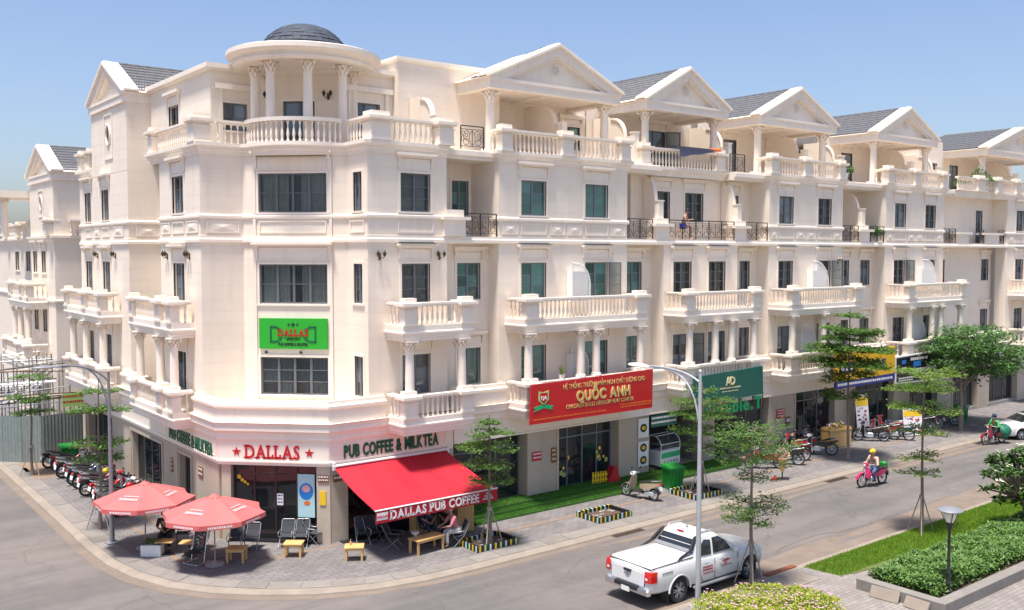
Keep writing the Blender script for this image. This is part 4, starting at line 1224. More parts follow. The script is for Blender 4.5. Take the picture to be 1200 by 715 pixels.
def top_floor(T, xa, xb, ped, doors, yb=28.66, rb=5.5, porch=True, bal=True, partition=None, xleft=None, plinth=True, win_glass='glass'):
    yf = yb
    fr = FY(yf + .0)
    if bal:
        zb = 13.92
        T.part('cornice', MB().sweep([(xa, 30.2), (xa, yb + .24), (xb, yb + .24), (xb, 30.2)], CORN5), M['trim'])
        T.part('terrace_floor', MB().box(xa + .05, yb + .30, 13.55, xb - .05, 32.6, 13.91), M['trim'])
        bo = T.part('balustrade', MB().box(xa + .02, yb + .20, 13.90, xb - .02, yb + .54, 13.925), M['trim'])
        for i, (a, w) in enumerate(ped): pedestal(T, FY(yb + .22), a, 0, 13.925, w, .40, .83, bo)
        for (a, w), (b, v) in zip(ped[:-1], ped[1:]): railrun(T, FY(yb + .22), a + w / 2, b - v / 2, 0, 13.925, .70, bo)
        railrun(T, FX(ped[0][0] - .0), -29.75, -(yb + .45), 0, 13.925, .70, bo)
    back = FY(32.5)
    wall(T, back, xa - .9 if xleft is None else xleft, xb + .9, 13.9, 16.8, [(a, b, c, e) for a, b, c, e in doors])
    for a, b, c, e in doors: window(T, back, a, b, c, e, 2, 3, win_glass, 'frame', d=-.05); 
    for a, b, c, e in doors: hood(T, back, a, b, e + .12, .18, .22)
    if porch:
        pediment(T, xa - .05, xb + .05, 29.4, 3.2, 16.38, 16.80, 18.42, rb)
        for x in (xa + .38, xb - .38): column(T, x, 29.95, 13.92, .185, 2.46, .42)
        bb = MB(); 
        for x in (xa + .38, xb - .38): bb.box(x - .26, 29.69, 13.93, x + .26, 30.21, 14.1)
        T.part('column_base', bb, M['trim'])
    if partition:
        scrollwall(T, partition, 29.9, 32.4, 13.9, 16.36, 15.3)

# ---- house two: the kindergarten
T2 = Thing("townhouse", "wide cream townhouse above the red banner, with green tinted windows", "building", (25, 31, 0), "townhouses along the main street", True)
bay(T2, 22.1, 29.0, [(23.18, 24.46), (26.55, 27.85)], 'glass_green', None, frame='frame_g')
recess(T2, 19.72, 22.1, [(20.62, 21.72)], win4=[(21.15, 21.95, *W4)], glass='glass_green', frame='frame_g')
recess(T2, 29.0, 31.3, [(29.6, 30.6)], win4=[(29.3, 30.2, *W4)], glass='glass_green', frame='frame_g')
T2.part('string_course', MB().sweep([(19.72, 28.9), (31.3, 28.9)], BAND_LO), M['trim'])
ironrail(T2, FR, 20.5, 22.02, -.05, 10.65, 11.52); ironrail(T2, FR, 29.05, 30.62, -.05, 10.65, 11.52)
ground(T2, 19.95, 31.3, [(23.5, 25.15), (28.55, 30.4)], [(19.96, 23.48, 3, 'frame', 'glass_shop', .5), (25.17, 28.53, 4, 'frame_g', 'glass_shop', .45)])
parap(T2, 19.95, 22.38); parap(T2, 29.05, 31.3)
_, zt3 = balcony(T2, FR, 22.40, 29.06, 1.2, 6.98, 7.42, [(22.78, .60), (28.68, .60)])
_, zt2 = balcony(T2, FR, 22.40, 29.06, 1.2, 3.72, 4.20, [(22.78, .60), (28.68, .60)])
for u in (22.72, 25.40, 26.24, 28.78): column(T2, u, 27.86, zt2, .165, 6.99 - zt2)
top_floor(T2, 22.1, 29.0, [(22.35, .50), (25.45, .60), (28.7, .55)], [(22.9, 24.05, 14.0, 16.05), (28.4, 29.5, 14.7, 15.75)], partition=26.3, win_glass='glass_green', rb=1.3)
ironrail(T2, FY(29.2), 20.55, 21.6, 0, 13.92, 14.8)
scrollwall(T2, 30.35, 29.7, 32.4, 13.9, 16.2, 15.2)
lattice(T2, FR, 25.5, 26.48, 8.05, 9.62, .38); lattice(T2, FR, 25.5, 26.4, 4.95, 6.25, .38)
# ---- house three
T3 = Thing("townhouse", "cream townhouse set back above a long iron railed terrace, blanket on its top balustrade", "building", (34, 31, 0), "townhouses along the main street", True)
bay(T3, 31.3, 36.4, [(31.9, 33.12), (34.3, 35.5)], 'glass', ('curtain_y', True), skip4=True)
recess(T3, 36.4, 38.8, [(37.4, 38.2)], win4=None)
recess_w = [(31.75, 32.95, *W4), (33.98, 35.28, *W4), (37.2, 37.9, 11.53, 12.86)]
wall(T3, FY(30.1), 30.4, 38.8, 10.62, 13.52, recess_w)
for k, o in enumerate(recess_w): window(T3, FY(30.1), *o, 2, 3, 'glass_t', 'frame', curtain=('curtain_y', True), room=True, seed=k)
for o in recess_w: hood(T3, FY(30.1), o[0], o[1], 12.98, .15, .35)
T3.part('terrace_floor', MB().box(31.305, 28.98, 10.42, 36.395, 30.1, 10.63), M['trim'])
T3.part('string_course', MB().sweep([(31.3, 28.9), (38.8, 28.9)], BAND_LO), M['trim'])
pb = MB()
for a in (31.2, 36.62):
    FR.box(pb, a - .42, a + .42, -.55, .02, 10.645, 11.2); FR.box(pb, a - .6, a + .6, -.65, .16, 11.201, 11.33); FR.box(pb, a - .38, a + .38, -.5, .0, 11.331, 11.56)
T3.part('pier', pb, M['trim'])
for a in (31.2, 36.62): scrollwall(T3, a, 29.0, 30.05, 11.5, 13.4, 12.2)
ironrail(T3, FR, 31.66, 36.18, -.05, 10.65, 11.52); ironrail(T3, FR, 37.06, 38.72, -.05, 10.65, 11.52)
ground(T3, 31.3, 38.8, [], [(30.42, 34.0, 3, 'frame', None, .5), (35.0, 38.78, 3, 'frame', 'glass_shop', .3)])
pb = MB(); FR.box(pb, 34.0, 34.98, -.6, -.1, 0, 2.92); T3.part('pillar', pb, M['stone'])
parap(T3, 36.6, 38.8)
_, z3 = balcony(T3, FR, 31.32, 36.7, 1.2, 6.98, 7.42, [(31.75, .60), (36.35, .60)])
_, z2 = balcony(T3, FR, 31.32, 36.7, 1.2, 3.72, 4.20, [(31.75, .60), (36.35, .60)])
for u in (31.86, 33.59, 34.73, 36.35): column(T3, u, 27.86, z2, .165, 6.99 - z2)
top_floor(T3, 30.75, 36.2, [(30.75, .55), (35.85, .60)], [(33.6, 35.2, 13.95, 16.0)], yb=29.45, partition=None)
scrollwall(T3, 36.95, 29.9, 32.4, 13.9, 16.3, 15.2)
ironrail(T3, FY(29.5), 36.5, 37.6, 0, 13.92, 14.8)
# ---- house four
T4 = Thing("townhouse", "cream townhouse behind the tree, between the iron railed terrace and the plant pot terrace", "building", (42, 31, 0), "townhouses along the main street", True)
bay(T4, 38.8, 45.1, [(39.55, 40.75), (42.85, 44.05)], 'glass', ('curtain', True))
recess(T4, 45.1, 47.2, [(46.0, 46.85)], win4=None)
T4.part('string_course', MB().sweep([(38.8, 28.9), (47.2, 28.9)], BAND_LO), M['trim'])
ironrail(T4, FR, 45.16, 46.7, -.05, 10.65, 11.52)
ground(T4, 38.8, 47.2, [(38.95, 41.2), (44.65, 46.55)], [(41.22, 44.63, 3, 'frame', 'glass_shop', .3), (46.57, 47.15, 1, 'frame', 'glass_shop', .3)])
parap(T4, 42.4, 47.2)
_, z3 = balcony(T4, FR, 38.82, 45.15, 1.2, 6.98, 7.42, [(39.35, .60), (44.8, .60)])
_, z2 = balcony(T4, FR, 38.82, 42.35, 1.2, 3.72, 4.20, [(39.35, .60), (42.0, .42)])
for u in (39.35, 41.95, 42.9): column(T4, u, 27.86 if u < 42.5 else 28.6, z2, .165, 6.99 - z2)
top_floor(T4, 38.8, 45.1, [(38.95, .55), (41.7, .60), (44.75, .55)], [(39.6, 40.7, 13.95, 16.0)], partition=43.2)
scrollwall(T4, 46.6, 29.9, 32.4, 13.9, 16.2, 15.2)
lattice(T4, FR, 41.9, 43.3, 8.1, 9.62, .38); lattice(T4, FR, 41.0, 42.3, 4.9, 6.4, .38)
lantern(T4, FR, 44.7, 9.6, .015)
# ---- house five
T5 = Thing("townhouse", "cream townhouse above the black banner, fourth gable from the dome", "building", (52, 31, 0), "townhouses along the main street", True)
bay(T5, 49.3, 55.75, [(50.22, 51.42), (53.55, 54.75)], 'glass', ('curtain', True))
recess(T5, 47.2, 49.3, [(47.95, 48.9)], win4=None); recess(T5, 55.75, 57.3, [(57.0, 57.28)], win4=None)
T5.part('string_course', MB().sweep([(47.2, 28.9), (57.3, 28.9)], BAND_LO), M['trim'])
pb = MB()
FR.box(pb, 46.85, 47.7, -.55, .02, 10.645, 11.2); FR.box(pb, 46.65, 47.95, -.65, .16, 11.201, 11.33); FR.box(pb, 46.9, 47.6, -.5, .0, 11.331, 11.56)
T5.part('pier', pb, M['trim']); scrollwall(T5, 47.25, 29.0, 30.6, 11.5, 13.4, 12.3)
ironrail(T5, FR, 47.9, 49.25, -.05, 10.65, 11.52); ironrail(T5, FR, 55.8, 57.3, -.05, 10.65, 11.52)
ground(T5, 47.2, 57.3, [(50.5, 52.2), (55.4, 57.3)], [(47.22, 50.48, 3, 'frame', 'glass_shop', .3), (52.22, 55.38, 3, 'frame', 'glass_shop', .3)])
parap(T5, 47.2, 49.4); parap(T5, 56.5, 57.3)
_, z3 = balcony(T5, FR, 49.45, 56.4, 1.2, 6.98, 7.42, [(50.1, .60), (56.0, .60)])
_, z2 = balcony(T5, FR, 49.45, 56.4, 1.2, 3.72, 4.20, [(50.1, .60), (56.0, .60)])
for u in (50.21, 52.64, 53.61, 55.93): column(T5, u, 27.86, z2, .165, 6.99 - z2)
top_floor(T5, 49.3, 55.75, [(49.45, .55), (52.3, .60), (55.4, .55)], [(50.4, 51.6, 13.95, 16.0)], partition=53.8)
scrollwall(T5, 57.2, 29.9, 32.4, 13.9, 16.2, 15.2)
lattice(T5, FR, 52.6, 54.3, 8.1, 9.65, .38); lattice(T5, FR, 51.8, 53.2, 4.9, 6.4, .38)
st = MB(); st.bar((46.6, 31.0, 16.1), (49.4, 31.9, 14.9), .06); st.bar((46.6, 31.0, 15.7), (49.4, 31.9, 14.5), .05)
T5.part('stair_rail', st, M['iron'])
open_leaf(T5, FR, 51.44, 52.1, 8.25, 9.65); open_leaf(T3, FR, 33.14, 33.75, 4.95, 6.38, turn=.4); open_leaf(T4, FR, 44.08, 44.7, 8.25, 9.65, turn=.9); open_leaf(T3, FY(32.5), 35.2, 35.95, 14.0, 16.0, turn=.5); open_leaf(T2, FR, 27.88, 28.45, 8.25, 9.65, turn=1.2)
# ---- house six, partly out of frame
T6 = Thing("townhouse", "farthest cream townhouse at the right edge with a plain side bay", "building", (64, 31, 0), "townhouses along the main street", True)
F6 = FY(29.9)
w6 = [(62.6, 63.6, *W2), (62.6, 63.6, *W3), (61.7, 62.6, 10.7, 12.8)]
wall(T6, F6, 57.3, 64.0, 0, 13.52, w6)
for o in w6: window(T6, F6, *o, 2, 3)
for a, b, c, e in w6[:2]: hood(T6, F6, a, b, e + .12, .15, .3)
bay(T6, 64.0, 71.5, [(65.2, 66.35), (69, 70.2)], 'glass')
T6.part('string_course', MB().sweep([(57.3, 29.0), (64.0, 29.0), (64.02, 28.9), (71.5, 28.9)], BAND_LO), M['trim'])
T6.part('terrace_floor', MB().box(57.31, 29.05, 10.42, 63.99, 29.9, 10.63), M['trim'])
T6.part('terrace_floor', MB().box(57.31, 29.05, 13.52, 63.99, 33, 13.9), M['trim'])
pb = MB()
for a, w in ((58.4, .95), (62.2, 1.3)):
    FR.box(pb, a - w * .7, a + w * .7, -.45, -.1, 10.645, 11.2); FR.box(pb, a - w, a + w, -.55, .02, 11.201, 11.33)
T6.part('pier', pb, M['trim'])
ironrail(T6, FR, 60.7, 61.2, -.2, 10.65, 11.52); ironrail(T6, FR, 63.2, 64.0, -.2, 10.65, 11.52)
ground(T6, 57.3, 71.5, [(60.5, 62), (66, 67.5)], [(57.4, 60.4, 3, 'frame', 'glass_shop', .3), (62.1, 65.9, 3, 'frame', 'glass_shop', .3)])
parap(T6, 57.3, 64.3)
balcony(T6, FR, 64.3, 71.4, 1.2, 6.98, 7.42, [(64.9, .60), (71, .60)]); _, z2 = balcony(T6, FR, 64.3, 71.4, 1.2, 3.72, 4.20, [(64.9, .60), (71, .60)])
for u in (64.9, 67.5, 70.9): column(T6, u, 27.86, z2, .165, 6.99 - z2)
top_floor(T6, 62.2, 71.5, [(62.4, .6), (65.0, .6), (68, .6), (71.2, .6)], [(59.9, 61.2, 15.0, 15.9), (63.2, 64.4, 13.95, 16)], partition=67.5, xleft=57.3)
bo = T6.part('balustrade', MB().box(57.3, 28.9, 13.90, 62.1, 29.2, 13.925), M['trim'])
pedestal(T6, FR, 60.2, -.1, 13.92, .9, .4, .83, bo); railrun(T6, FR, 57.4, 59.7, -.1, 13.92, .7, bo); railrun(T6, FR, 60.7, 62.0, -.1, 13.92, .7, bo)
side_wall(T6, 57.3, 31.4, 33.5, 13.9, 17.2); wall(T6, FY(31.4), 57.3, 60.2, 13.9, 17.2, [(58.6, 59.5, 15.0, 15.8)]); window(T6, FY(31.4), 58.6, 59.5, 15.0, 15.8, 2, 1)
for T, a, b in ((T2, 19.9, 31.2), (T3, 31.4, 38.7), (T4, 38.9, 47.1), (T5, 47.3, 57.2), (T6, 57.4, 71.4)):
    T.part('core', MB().box(a, 32.6, .1, b, 42, 13.8), M['wall'])
    T.part('roof_deck', MB().box(a, 32.8, 16.3, b, 42, 16.75), M['concrete'])
    T.part('rear_wall', MB().box(a, 36, 13.8, b, 42, 16.3), M['wall'])

# ================================================================== far villa at the end of the side street
T7 = Thing("villa", "pale pink villa with a tiled gable beyond the hoarding, at the left edge", "building", (16, 60, 0), world=True)
dz = -2.85
def FLo(x=12.1): return Fr((x, 0), (0, -1), (-1, 0))
F7 = FLo()
wv = []
for a, b in ((-59.6, -58.6), (-57.5, -56.5)):
    wv += [(a, b, 8.95, 10.15), (a, b, 5.7, 7.1)]
wall(T7, F7, -60.2, -54.6, 0, 15.2 - 1.15, wv + [])
for o in wv: window(T7, F7, *o, 2, 3)
for a, b in ((-59.6, -58.6), (-57.5, -56.5)): hood(T7, F7, a, b, 10.28, .2, .3)
wall(T7, FY(54.6), 12.1, 20, 0, 14.05, [(14.0, 15.4, 12.0, 13.6)]); window(T7, FY(54.6), 14.0, 15.4, 12.0, 13.6, 2, 1)
pediment(T7, -60.3, -54.5, 12.0, 6.0, 13.9, 14.35, 15.9, 8.0, 'X')
ovm = MB(); ovm.torus((0, 0, 0), (0, 0, 1), .36, .05, 20, 6); ovm.xf(Matrix.Translation(F7.p(-57.4, .02, 12.8)) @ Matrix(((0, 0, -1, 0), (-.78, 0, 0, 0), (0, 1.12, 0, 0), (0, 0, 0, 1))))
oo = T7.part('window', ovm, M['trim'], label='oval window'); pb = MB(); pb.plate([F7.p(-57.4 + .28 * cos(2 * pi * i / 16), .018, 12.8 + .38 * sin(2 * pi * i / 16)) for i in range(16)], (-.006, 0, 0)); T7.part('pane', pb, M['glass'], parent=oo)
framepanel(T7, F7, -58.0, -56.8, 12.0, 13.5, .0145, .07, .03)
wall(T7, FLo(12.6), -74, -60.2, 0, 11.0, [(-67.2, -66.0, 8.95, 10.15), (-67.2, -66.0, 5.7, 7.1), (-64, -62.8, 8.95, 10.15)])
for o in [(-67.2, -66.0, 8.95, 10.15), (-67.2, -66.0, 5.7, 7.1), (-64, -62.8, 8.95, 10.15)]: window(T7, FLo(12.6), *o, 2, 3)
T7.part('string_course', MB().sweep([(12.6, 74), (12.6, 60.2), (12.1, 60.2), (12.1, 54.6), (15, 54.6)], [(a, b + dz - .1) for a, b in CORN5]), M['trim'])
T7.part('string_course', MB().sweep([(12.6, 74), (12.6, 60.2), (12.1, 60.2), (12.1, 54.6), (15, 54.6)], [(a, b - 3.0) for a, b in BAND_LO]), M['trim'])
bo = T7.part('balustrade', MB().box(11.9, 54.6, 10.95, 15.0, 54.9, 10.98), M['trim'])
pedestal(T7, FLo(), -55.0, .1, 10.98, .6, .6, .83, bo); railrun(T7, FY(54.6), 12.8, 15.8, -.1 + .3, 10.98, .7, bo)
for a in (-61.5, -65.0, -69): pedestal(T7, FLo(12.6), a, .1, 10.98, .6, .5, .83, bo)
for a, b in ((-64.7, -61.8), (-68.7, -65.3)): railrun(T7, FLo(12.6), a, b, .1, 10.98, .7, bo)
balcony(T7, F7, -61.5, -56.2, 1.0, 6.98, 7.5, [(-61.2, .5), (-58.2, .6), (-56.5, .4)]); balcony(T7, F7, -62.5, -56.0, 1.2, 3.6, 4.2, [(-62.2, .5), (-58.2, .6), (-56.3, .4)])
for u in (-61.0, -59.6, -57.6): x, y = F7.xy(u, .75); column(T7, x, y, 5.2, .16, 1.8)
T7.part('core', MB().box(13, 55, 0, 24, 76, 10.9), M['wall']); T7.part('porch_roof', MB().box(10.2, 60.3, 13.2, 14, 64, 13.6), M['trim'])
column(T7, 10.9, 61, 11.0, .2, 2.2); 
T7.part('upper_wall', MB().box(14.5, 60.2, 10.9, 20, 64, 13.2), M['wall'])
# ================================================================== ground
kp = [(8.25, 90), (8.25, 60), (8.25, 48), (8.25, 40), (8.22, 36), (8.2, 33.6), (8.28, 31.6), (8.55, 29.9), (9.15, 28.2), (10.0, 26.95), (11.0, 25.95), (12.3, 25.0), (13.9, 24.28), (15.6, 23.95), (17.2, 23.87), (18.7, 23.87), (30, 23.9), (60, 23.95), (120, 24)]
struct('road', MB().add([(-400, -400, 0), (700, -400, 0), (700, 700, 0), (-400, 700, 0)], [(0, 1, 2, 3)]), M['asphalt'])
def offpath(path, o):
    P = [Vector(p) for p in path]; out = []
    for i in range(len(P)):
        a = P[max(i - 1, 0)]; b = P[min(i + 1, len(P) - 1)]; d = (b - a).normalized(); out.append((P[i].x + d.y * o, P[i].y - d.x * o))
    return out
inner = offpath(kp, -.30)
pv = struct('pavement', MB().prism(inner + [(120, 60), (40, 90)], -.05, .12), M['paver'])
struct('kerb', MB().sweep(kp, [(-.31, -.05), (-.31, .124), (-.16, .124), (-.02, .055), (0, 0), (0, -.05)]), M['kerb'])
# gutter strip of pale concrete in the road
g0, g1 = offpath(kp, .002), offpath(kp, .30)
vs = [(*p, .004) for p in g0] + [(*p, .004) for p in g1]; n = len(g0)
struct('gutter', MB().add(vs, [(i, i + 1, n + i + 1, n + i) for i in range(n - 1)]), mat('gutter_concrete', (0.19, 0.15, 0.12), 0.9, 0.16, 1.0, 0.2, 30))
# border slabs, one by one
def along(path, s):
    for i in range(len(path) - 1):
        a, b = Vector(path[i]), Vector(path[i + 1]); l = (b - a).length
        if s <= l: d = (b - a) / l; return a + d * s, d
        s -= l
    return None
s0 = 32.0
tot = sum((Vector(kp[i + 1]) - Vector(kp[i])).length for i in range(len(kp) - 1))
s = s0; k = 0
while s < min(tot - 2, 122):
    L = 1.0
    a, da = along(kp, s + .008); b, db = along(kp, s + L - .008)
    na, nb_ = Vector((da.y, -da.x)), Vector((db.y, -db.x))
    zt = .128 + .003 * ((k * 37) % 3)
    q = [a + na * -.32, b + nb_ * -.32, b + nb_ * -.92, a + na * -.92]
    mb = MB().hexa([(*p, .10) for p in q] + [(*p, zt) for p in q])
    me = mb.mesh('border_slab'); me.materials.append(M['slab']); o = bpy.data.objects.new('border_slab', me); COL.objects.link(o); o.parent = pv
    s += L; k += 1
# tan paving lines
tl = MB()
for y, x0, x1 in ((26.25, 17.5, 60), (28.55, 12, 15)): tl.box(x0, y, .121, x1, y + .14, .127)
tl.box(10.1, 30, .121, 10.24, 60, .127); tl.box(10.9, 34, .121, 11.04, 60, .127)
struct('paving_line', tl, M['tactile'], pv)
pt = MB().box(9.0, 45.2, .12, 12.0, 50, .131)
struct('bare_paving', pt, M['tactile'], pv)
# drain grates
for x, y in ((24.0, 24.35), (37.0, 24.4), (50.5, 24.45)):
    dr = Thing("drain_grate", {24.0: "rusty slotted drain grate in the gutter nearest the pickup", 37.0: "drain grate at the kerb below the shop row, by the flower stand", 50.5: "farthest drain grate, at the kerb near the green delivery rider"}[x], "drain", (x, y, 0), "kerbside drains")
    dr.place((x, 23.78, 0))
    m1 = MB().box(-.75, -.16, .005, .75, .12, .018); dr.part('grate_frame', m1, M['soil'])
    m2 = MB()
    for i in range(12): m2.box(-.68 + .12 * i, -.13, .019, -.62 + .12 * i, .09, .03)
    dr.part('grate_bars', m2, M['iron'])
# near side: kerb, paving, lawn
nb = struct('near_pavement', MB().box(-60, -60, -.05, 120, 17.48, .12), M['paver_n'])
struct('near_kerb', MB().sweep([(120, 17.8), (-60, 17.8)], [(-.33, -.05), (-.33, .125), (-.12, .125), (0, .0), (0, -.05)]), M['kerb'])
gn = [(18, 17.802, .004), (120, 17.802, .004), (120, 18.35, .004), (18, 18.35, .004)]
struct('near_gutter', MB().add(gn, [(0, 1, 2, 3)]), bpy.data.materials['gutter_concrete'])
# road patch lines
for i_, (x, y, h_) in enumerate(((1, 118, 9), (9, 122, 11), (-9, 126, 8), (17, 119, 9.6))):
    T = Thing('distant_block', ('low pale block far down the side street', 'taller block at the far end of the side street', 'leftmost pale block at the end of the side street', 'block beyond the villa porch')[i_], 'building', (x, y, 0), world=True); T.part('wall', MB().box(x - 4, y, 0, x + 3.8, y + 8, h_), mat('distant_plaster', (.5, .46, .42), .9)); 
    for a in range(4):
        for b in range(3): T.part('window', MB().box(x - 3.2 + 1.8 * a, y - .02, 1.5 + 2.6 * b, x - 2.2 + 1.8 * a, y + .1, 2.9 + 2.6 * b), M['glass'])
pm = mat('tar_patch', (0.13, 0.12, 0.12), 0.9, 0.2, 2)
rp = MB().add([(22, 18.1, .004), (30, 18.15, .004), (31.5, 19.0, .004), (22.5, 18.9, .004)], [(0, 1, 2, 3)])
pale = mat('pale_road_dust', (0.19, 0.15, 0.12), 0.95, 0.15, 1.5)
def blob(cx, cy, a, b, seed, z=.0045, n=26):
    rr = random.Random(seed); ph = [rr.uniform(0, 6.28) for _ in range(4)]
    pts = []
    for i in range(n):
        t = 2 * pi * i / n; k = 1 + .16 * sin(2 * t + ph[0]) + .12 * sin(3 * t + ph[1]) + .08 * sin(5 * t + ph[2])
        pts.append((cx + a * k * cos(t), cy + b * k * sin(t), z))
    return pts
bm_ = MB()
for i, (cx, cy, a, b) in enumerate(((26.5, 18.6, 3.6, .35), (37, 18.7, 6.0, .55), (29, 23.2, 7, .18), (44, 23.3, 6, .25))):
    p = blob(cx, cy, a, b, i, .0042 + .0004 * i); bm_.add(p, [tuple(range(len(p)))])
struct('road_dust', bm_, pale)
cb = MB()
for cx, cy, a, b, sd in ((29.0, 18.95, 2.5, .45, 9),):
    p = blob(cx, cy, a, b, sd, .008, 40)
    cb.tube(p[:19], .014, 4)
struct('chalk_line', cb, pale)

# manhole and cover plates on the near pavement
mb = MB()
for x0, y0, x1, y1 in ((23.3, 16.5, 24.35, 17.2), (24.37, 16.5, 24.9, 17.2)): mb.box(x0, y0, .121, x1, y1, .135)
single('service_cover', mb, M['kerb'], "square pale concrete service cover beside the lawn corner", "cover")
mb = MB().box(23.9, 17.62, .0, 25.2, 17.78, .14); mb.box(23.8, 17.60, .13, 25.3, 17.80, .155)
single('gully_grate', mb, mat('rust', (0.22, 0.07, 0.035), 0.85, 0.3, 8), "rust red gully bar at the near kerb in front of the pickup", "drain")

# ================================================================== turf steps
T = Thing("turf_steps", "low steps covered in green artificial turf in front of the kindergarten", "steps", (25, 28, 0), world=True)
T.part('step', MB().box(19.97, 27.5, .10, 30.0, 27.95, .20), M['turf_b']); T.part('step', MB().box(19.97, 27.95, .10, 30.0, 28.38, .29), M['turf_b'])
T.part('landing', MB().box(19.97, 28.38, .10, 30.85, 29.3, .375), M['turf_b']); T.part('landing', MB().box(30.0, 27.75, .10, 35.4, 28.379, .27), M['turf_b'])
T.part('landing', MB().box(30.86, 28.38, .10, 35.4, 29.3, .30), M['turf_b'])
def blades(n, x0, x1, y0, y1, z, h=.035, w=.012, ins=None, rr=R):
    mb = MB(); v = []; f = []
    for i in range(n):
        x, y = rr.uniform(x0, x1), rr.uniform(y0, y1)
        if ins and not ins(x, y): continue
        a = rr.uniform(0, pi); dx, dy = cos(a) * w, sin(a) * w; hh = h * rr.uniform(.6, 1.3); lx, ly = rr.uniform(-.5, .5) * hh, rr.uniform(-.5, .5) * hh
        b = len(v); v += [(x - dx, y - dy, z), (x + dx, y + dy, z), (x + lx, y + ly, z + hh)]; f.append((b, b + 1, b + 2))
    return mb.add(v, f)
tb = MB()
for a in ((9000, 19.97, 30, 27.5, 27.95, .20), (9000, 19.97, 30, 27.95, 28.38, .29), (12000, 19.97, 30.85, 28.38, 29.2, .375), (5000, 30, 35.4, 27.75, 28.38, .27), (7000, 30.86, 35.4, 28.38, 29.2, .30)):
    tb.join(blades(*a, h=.03, w=.014))
T.part('turf_pile', tb, M['turf'], kind='stuff')
single('stone_block', MB().bbox(35.45, 27.6, .1, 36.0, 28.5, .52, .02), M['slab'], "grey stone block at the end of the turf next to the red scooter", "block")
# black granite steps by the shops further on
for x0, x1, lb in ((43.3, 46.7, "black granite step behind the wooden counter, left of the leaning banner"), (46.9, 50.4, "black granite step with turf on top under the yellow sign")):
    T = Thing("shop_step", lb, "step", (x0, 28.5, 0), "black shop steps", world=True)
    T.part('riser', MB().box(x0, 28.35, .1, x1, 28.89, .30), M['black_stone']); T.part('tread', MB().box(x0, 28.32, .301, x1, 28.89, .34), M['slab'] if x0 < 45 else M['turf_b'])

# ================================================================== planting kit
def leaf_cloud(mb, pts, size, rr, flat=.5, asp=.55):
    """one small rhombic leaf at every point"""
    v = mb.v; f = mb.f
    for (x, y, z) in pts:
        a = rr.uniform(0, 2 * pi); s = size * rr.uniform(.6, 1.35)
        tz = rr.gauss(0, 1) * (1 - flat); sl = rr.uniform(-.5, .5)
        ux, uy, uz = cos(a) * s, sin(a) * s, tz * s * .8
        wx, wy, wz = -sin(a) * s * asp, cos(a) * s * asp, sl * s * .6
        b = len(v)
        v += [(x - ux * .5, y - uy * .5, z - uz * .5), (x + wx * .5, y + wy * .5, z + wz * .5), (x + ux * .6, y + uy * .6, z + uz * .5), (x - wx * .5, y - wy * .5, z - wz * .5)]
        f.append((b, b + 1, b + 2, b + 3))

def tier_tree(label, loc, H, tiers, seed, leafm='leaf_tier', r0=.06, size=.085, dens=1.0, stakes=3, lean=(0, 0), group="layered street trees", th=.22, name='street_tree'):
    """thin trunk with flat layers of branches; tiers = [(z, radius, thickness, n_branches)]"""
    rr = random.Random(seed)
    T = Thing(name, label, "tree", (0, 0, 0), group)
    tr = MB(); n = 12
    pts = []; rad = []
    for i in range(n + 1):
        t = i / n; pts.append((lean[0] * t + .03 * sin(t * 9 + seed), lean[1] * t + .03 * cos(t * 7 + seed), H * t)); rad.append(r0 * (1 - .8 * t) + .006)
    rad[0] *= 1.5
    tr.tube(pts, rad, 8)
    def at(z):
        t = min(z / H, 1); return lean[0] * t, lean[1] * t
    T.part('trunk', tr, M['bark'], smooth=80)
    br = MB(); lf = MB()
    for (z, rad_, thk, nb_) in tiers:
        cx, cy = at(z); a0 = rr.uniform(0, 6.28)
        for k in range(nb_):
            a = a0 + 2 * pi * k / nb_ + rr.uniform(-.25, .25); L = rad_ * rr.uniform(.72, 1.12)
            zz = z + rr.uniform(-.4, .4) * thk; rise = rr.uniform(.05, .28) * L * .5
            bp = [(cx + cos(a) * L * t, cy + sin(a) * L * t, zz - thk * .5 + rise * t ** .6 - .06 * L * t * t) for t in (0, .3, .6, 1)]
            br.tube(bp, [r0 * .32, r0 * .22, r0 * .14, .004], 5)
            m = max(4, int(L / .17))
            for i in range(m):
                t = (i + .8 + rr.uniform(-.3, .3)) / m
                if t < .16: continue
                bx, by = cx + cos(a) * L * t, cy + sin(a) * L * t; bz = zz - thk * .5 + rise * t ** .6 - .06 * L * t * t
                wd = .42 * L * (1 - abs(t - .55) * 1.15) * rr.uniform(.6, 1.2) + .06
                for sgn in (-1, 1):
                    tw = a + sgn * rr.uniform(.6, 1.3); ex, ey = bx + cos(tw) * wd, by + sin(tw) * wd; ez = bz + rr.uniform(-.02, .10)
                    br.add([(bx, by, bz), (bx + .008, by, bz + .01), (ex, ey, ez)], [(0, 1, 2)])
                    q = int(max(8, 46 * wd * dens))
                    P = []
                    for j in range(q):
                        s_ = rr.uniform(.05, 1.12); g = rr.gauss(0, .055)
                        P.append((bx + (ex - bx) * s_ + rr.gauss(0, .06), by + (ey - by) * s_ + rr.gauss(0, .06), bz + (ez - bz) * s_ + abs(rr.gauss(0, thk * .28)) - .02))
                    leaf_cloud(lf, P, size * 1.3, rr, .55)
    T.part('branches', br, M['bark'], kind='stuff')
    T.part('crown', lf, M[leafm], kind='stuff')
    for k in range(stakes):
        a = 2.1 * k + seed; hs = 1.35
        cx, cy = at(hs)
        sb = MB().tube([(cos(a) * .5, sin(a) * .5, 0.0), (cx + cos(a) * .04, cy + sin(a) * .04, hs)], .022, 6)
        T.part('stake', sb, M['stake'])
    if stakes:
        T.part('tie', MB().lathe([(r0 + .02, 1.24), (r0 + .03, 1.28), (r0 + .02, 1.36)], 8, (at(1.3)[0], at(1.3)[1], 0)), M['stake'])
    T.place(loc)
    return T

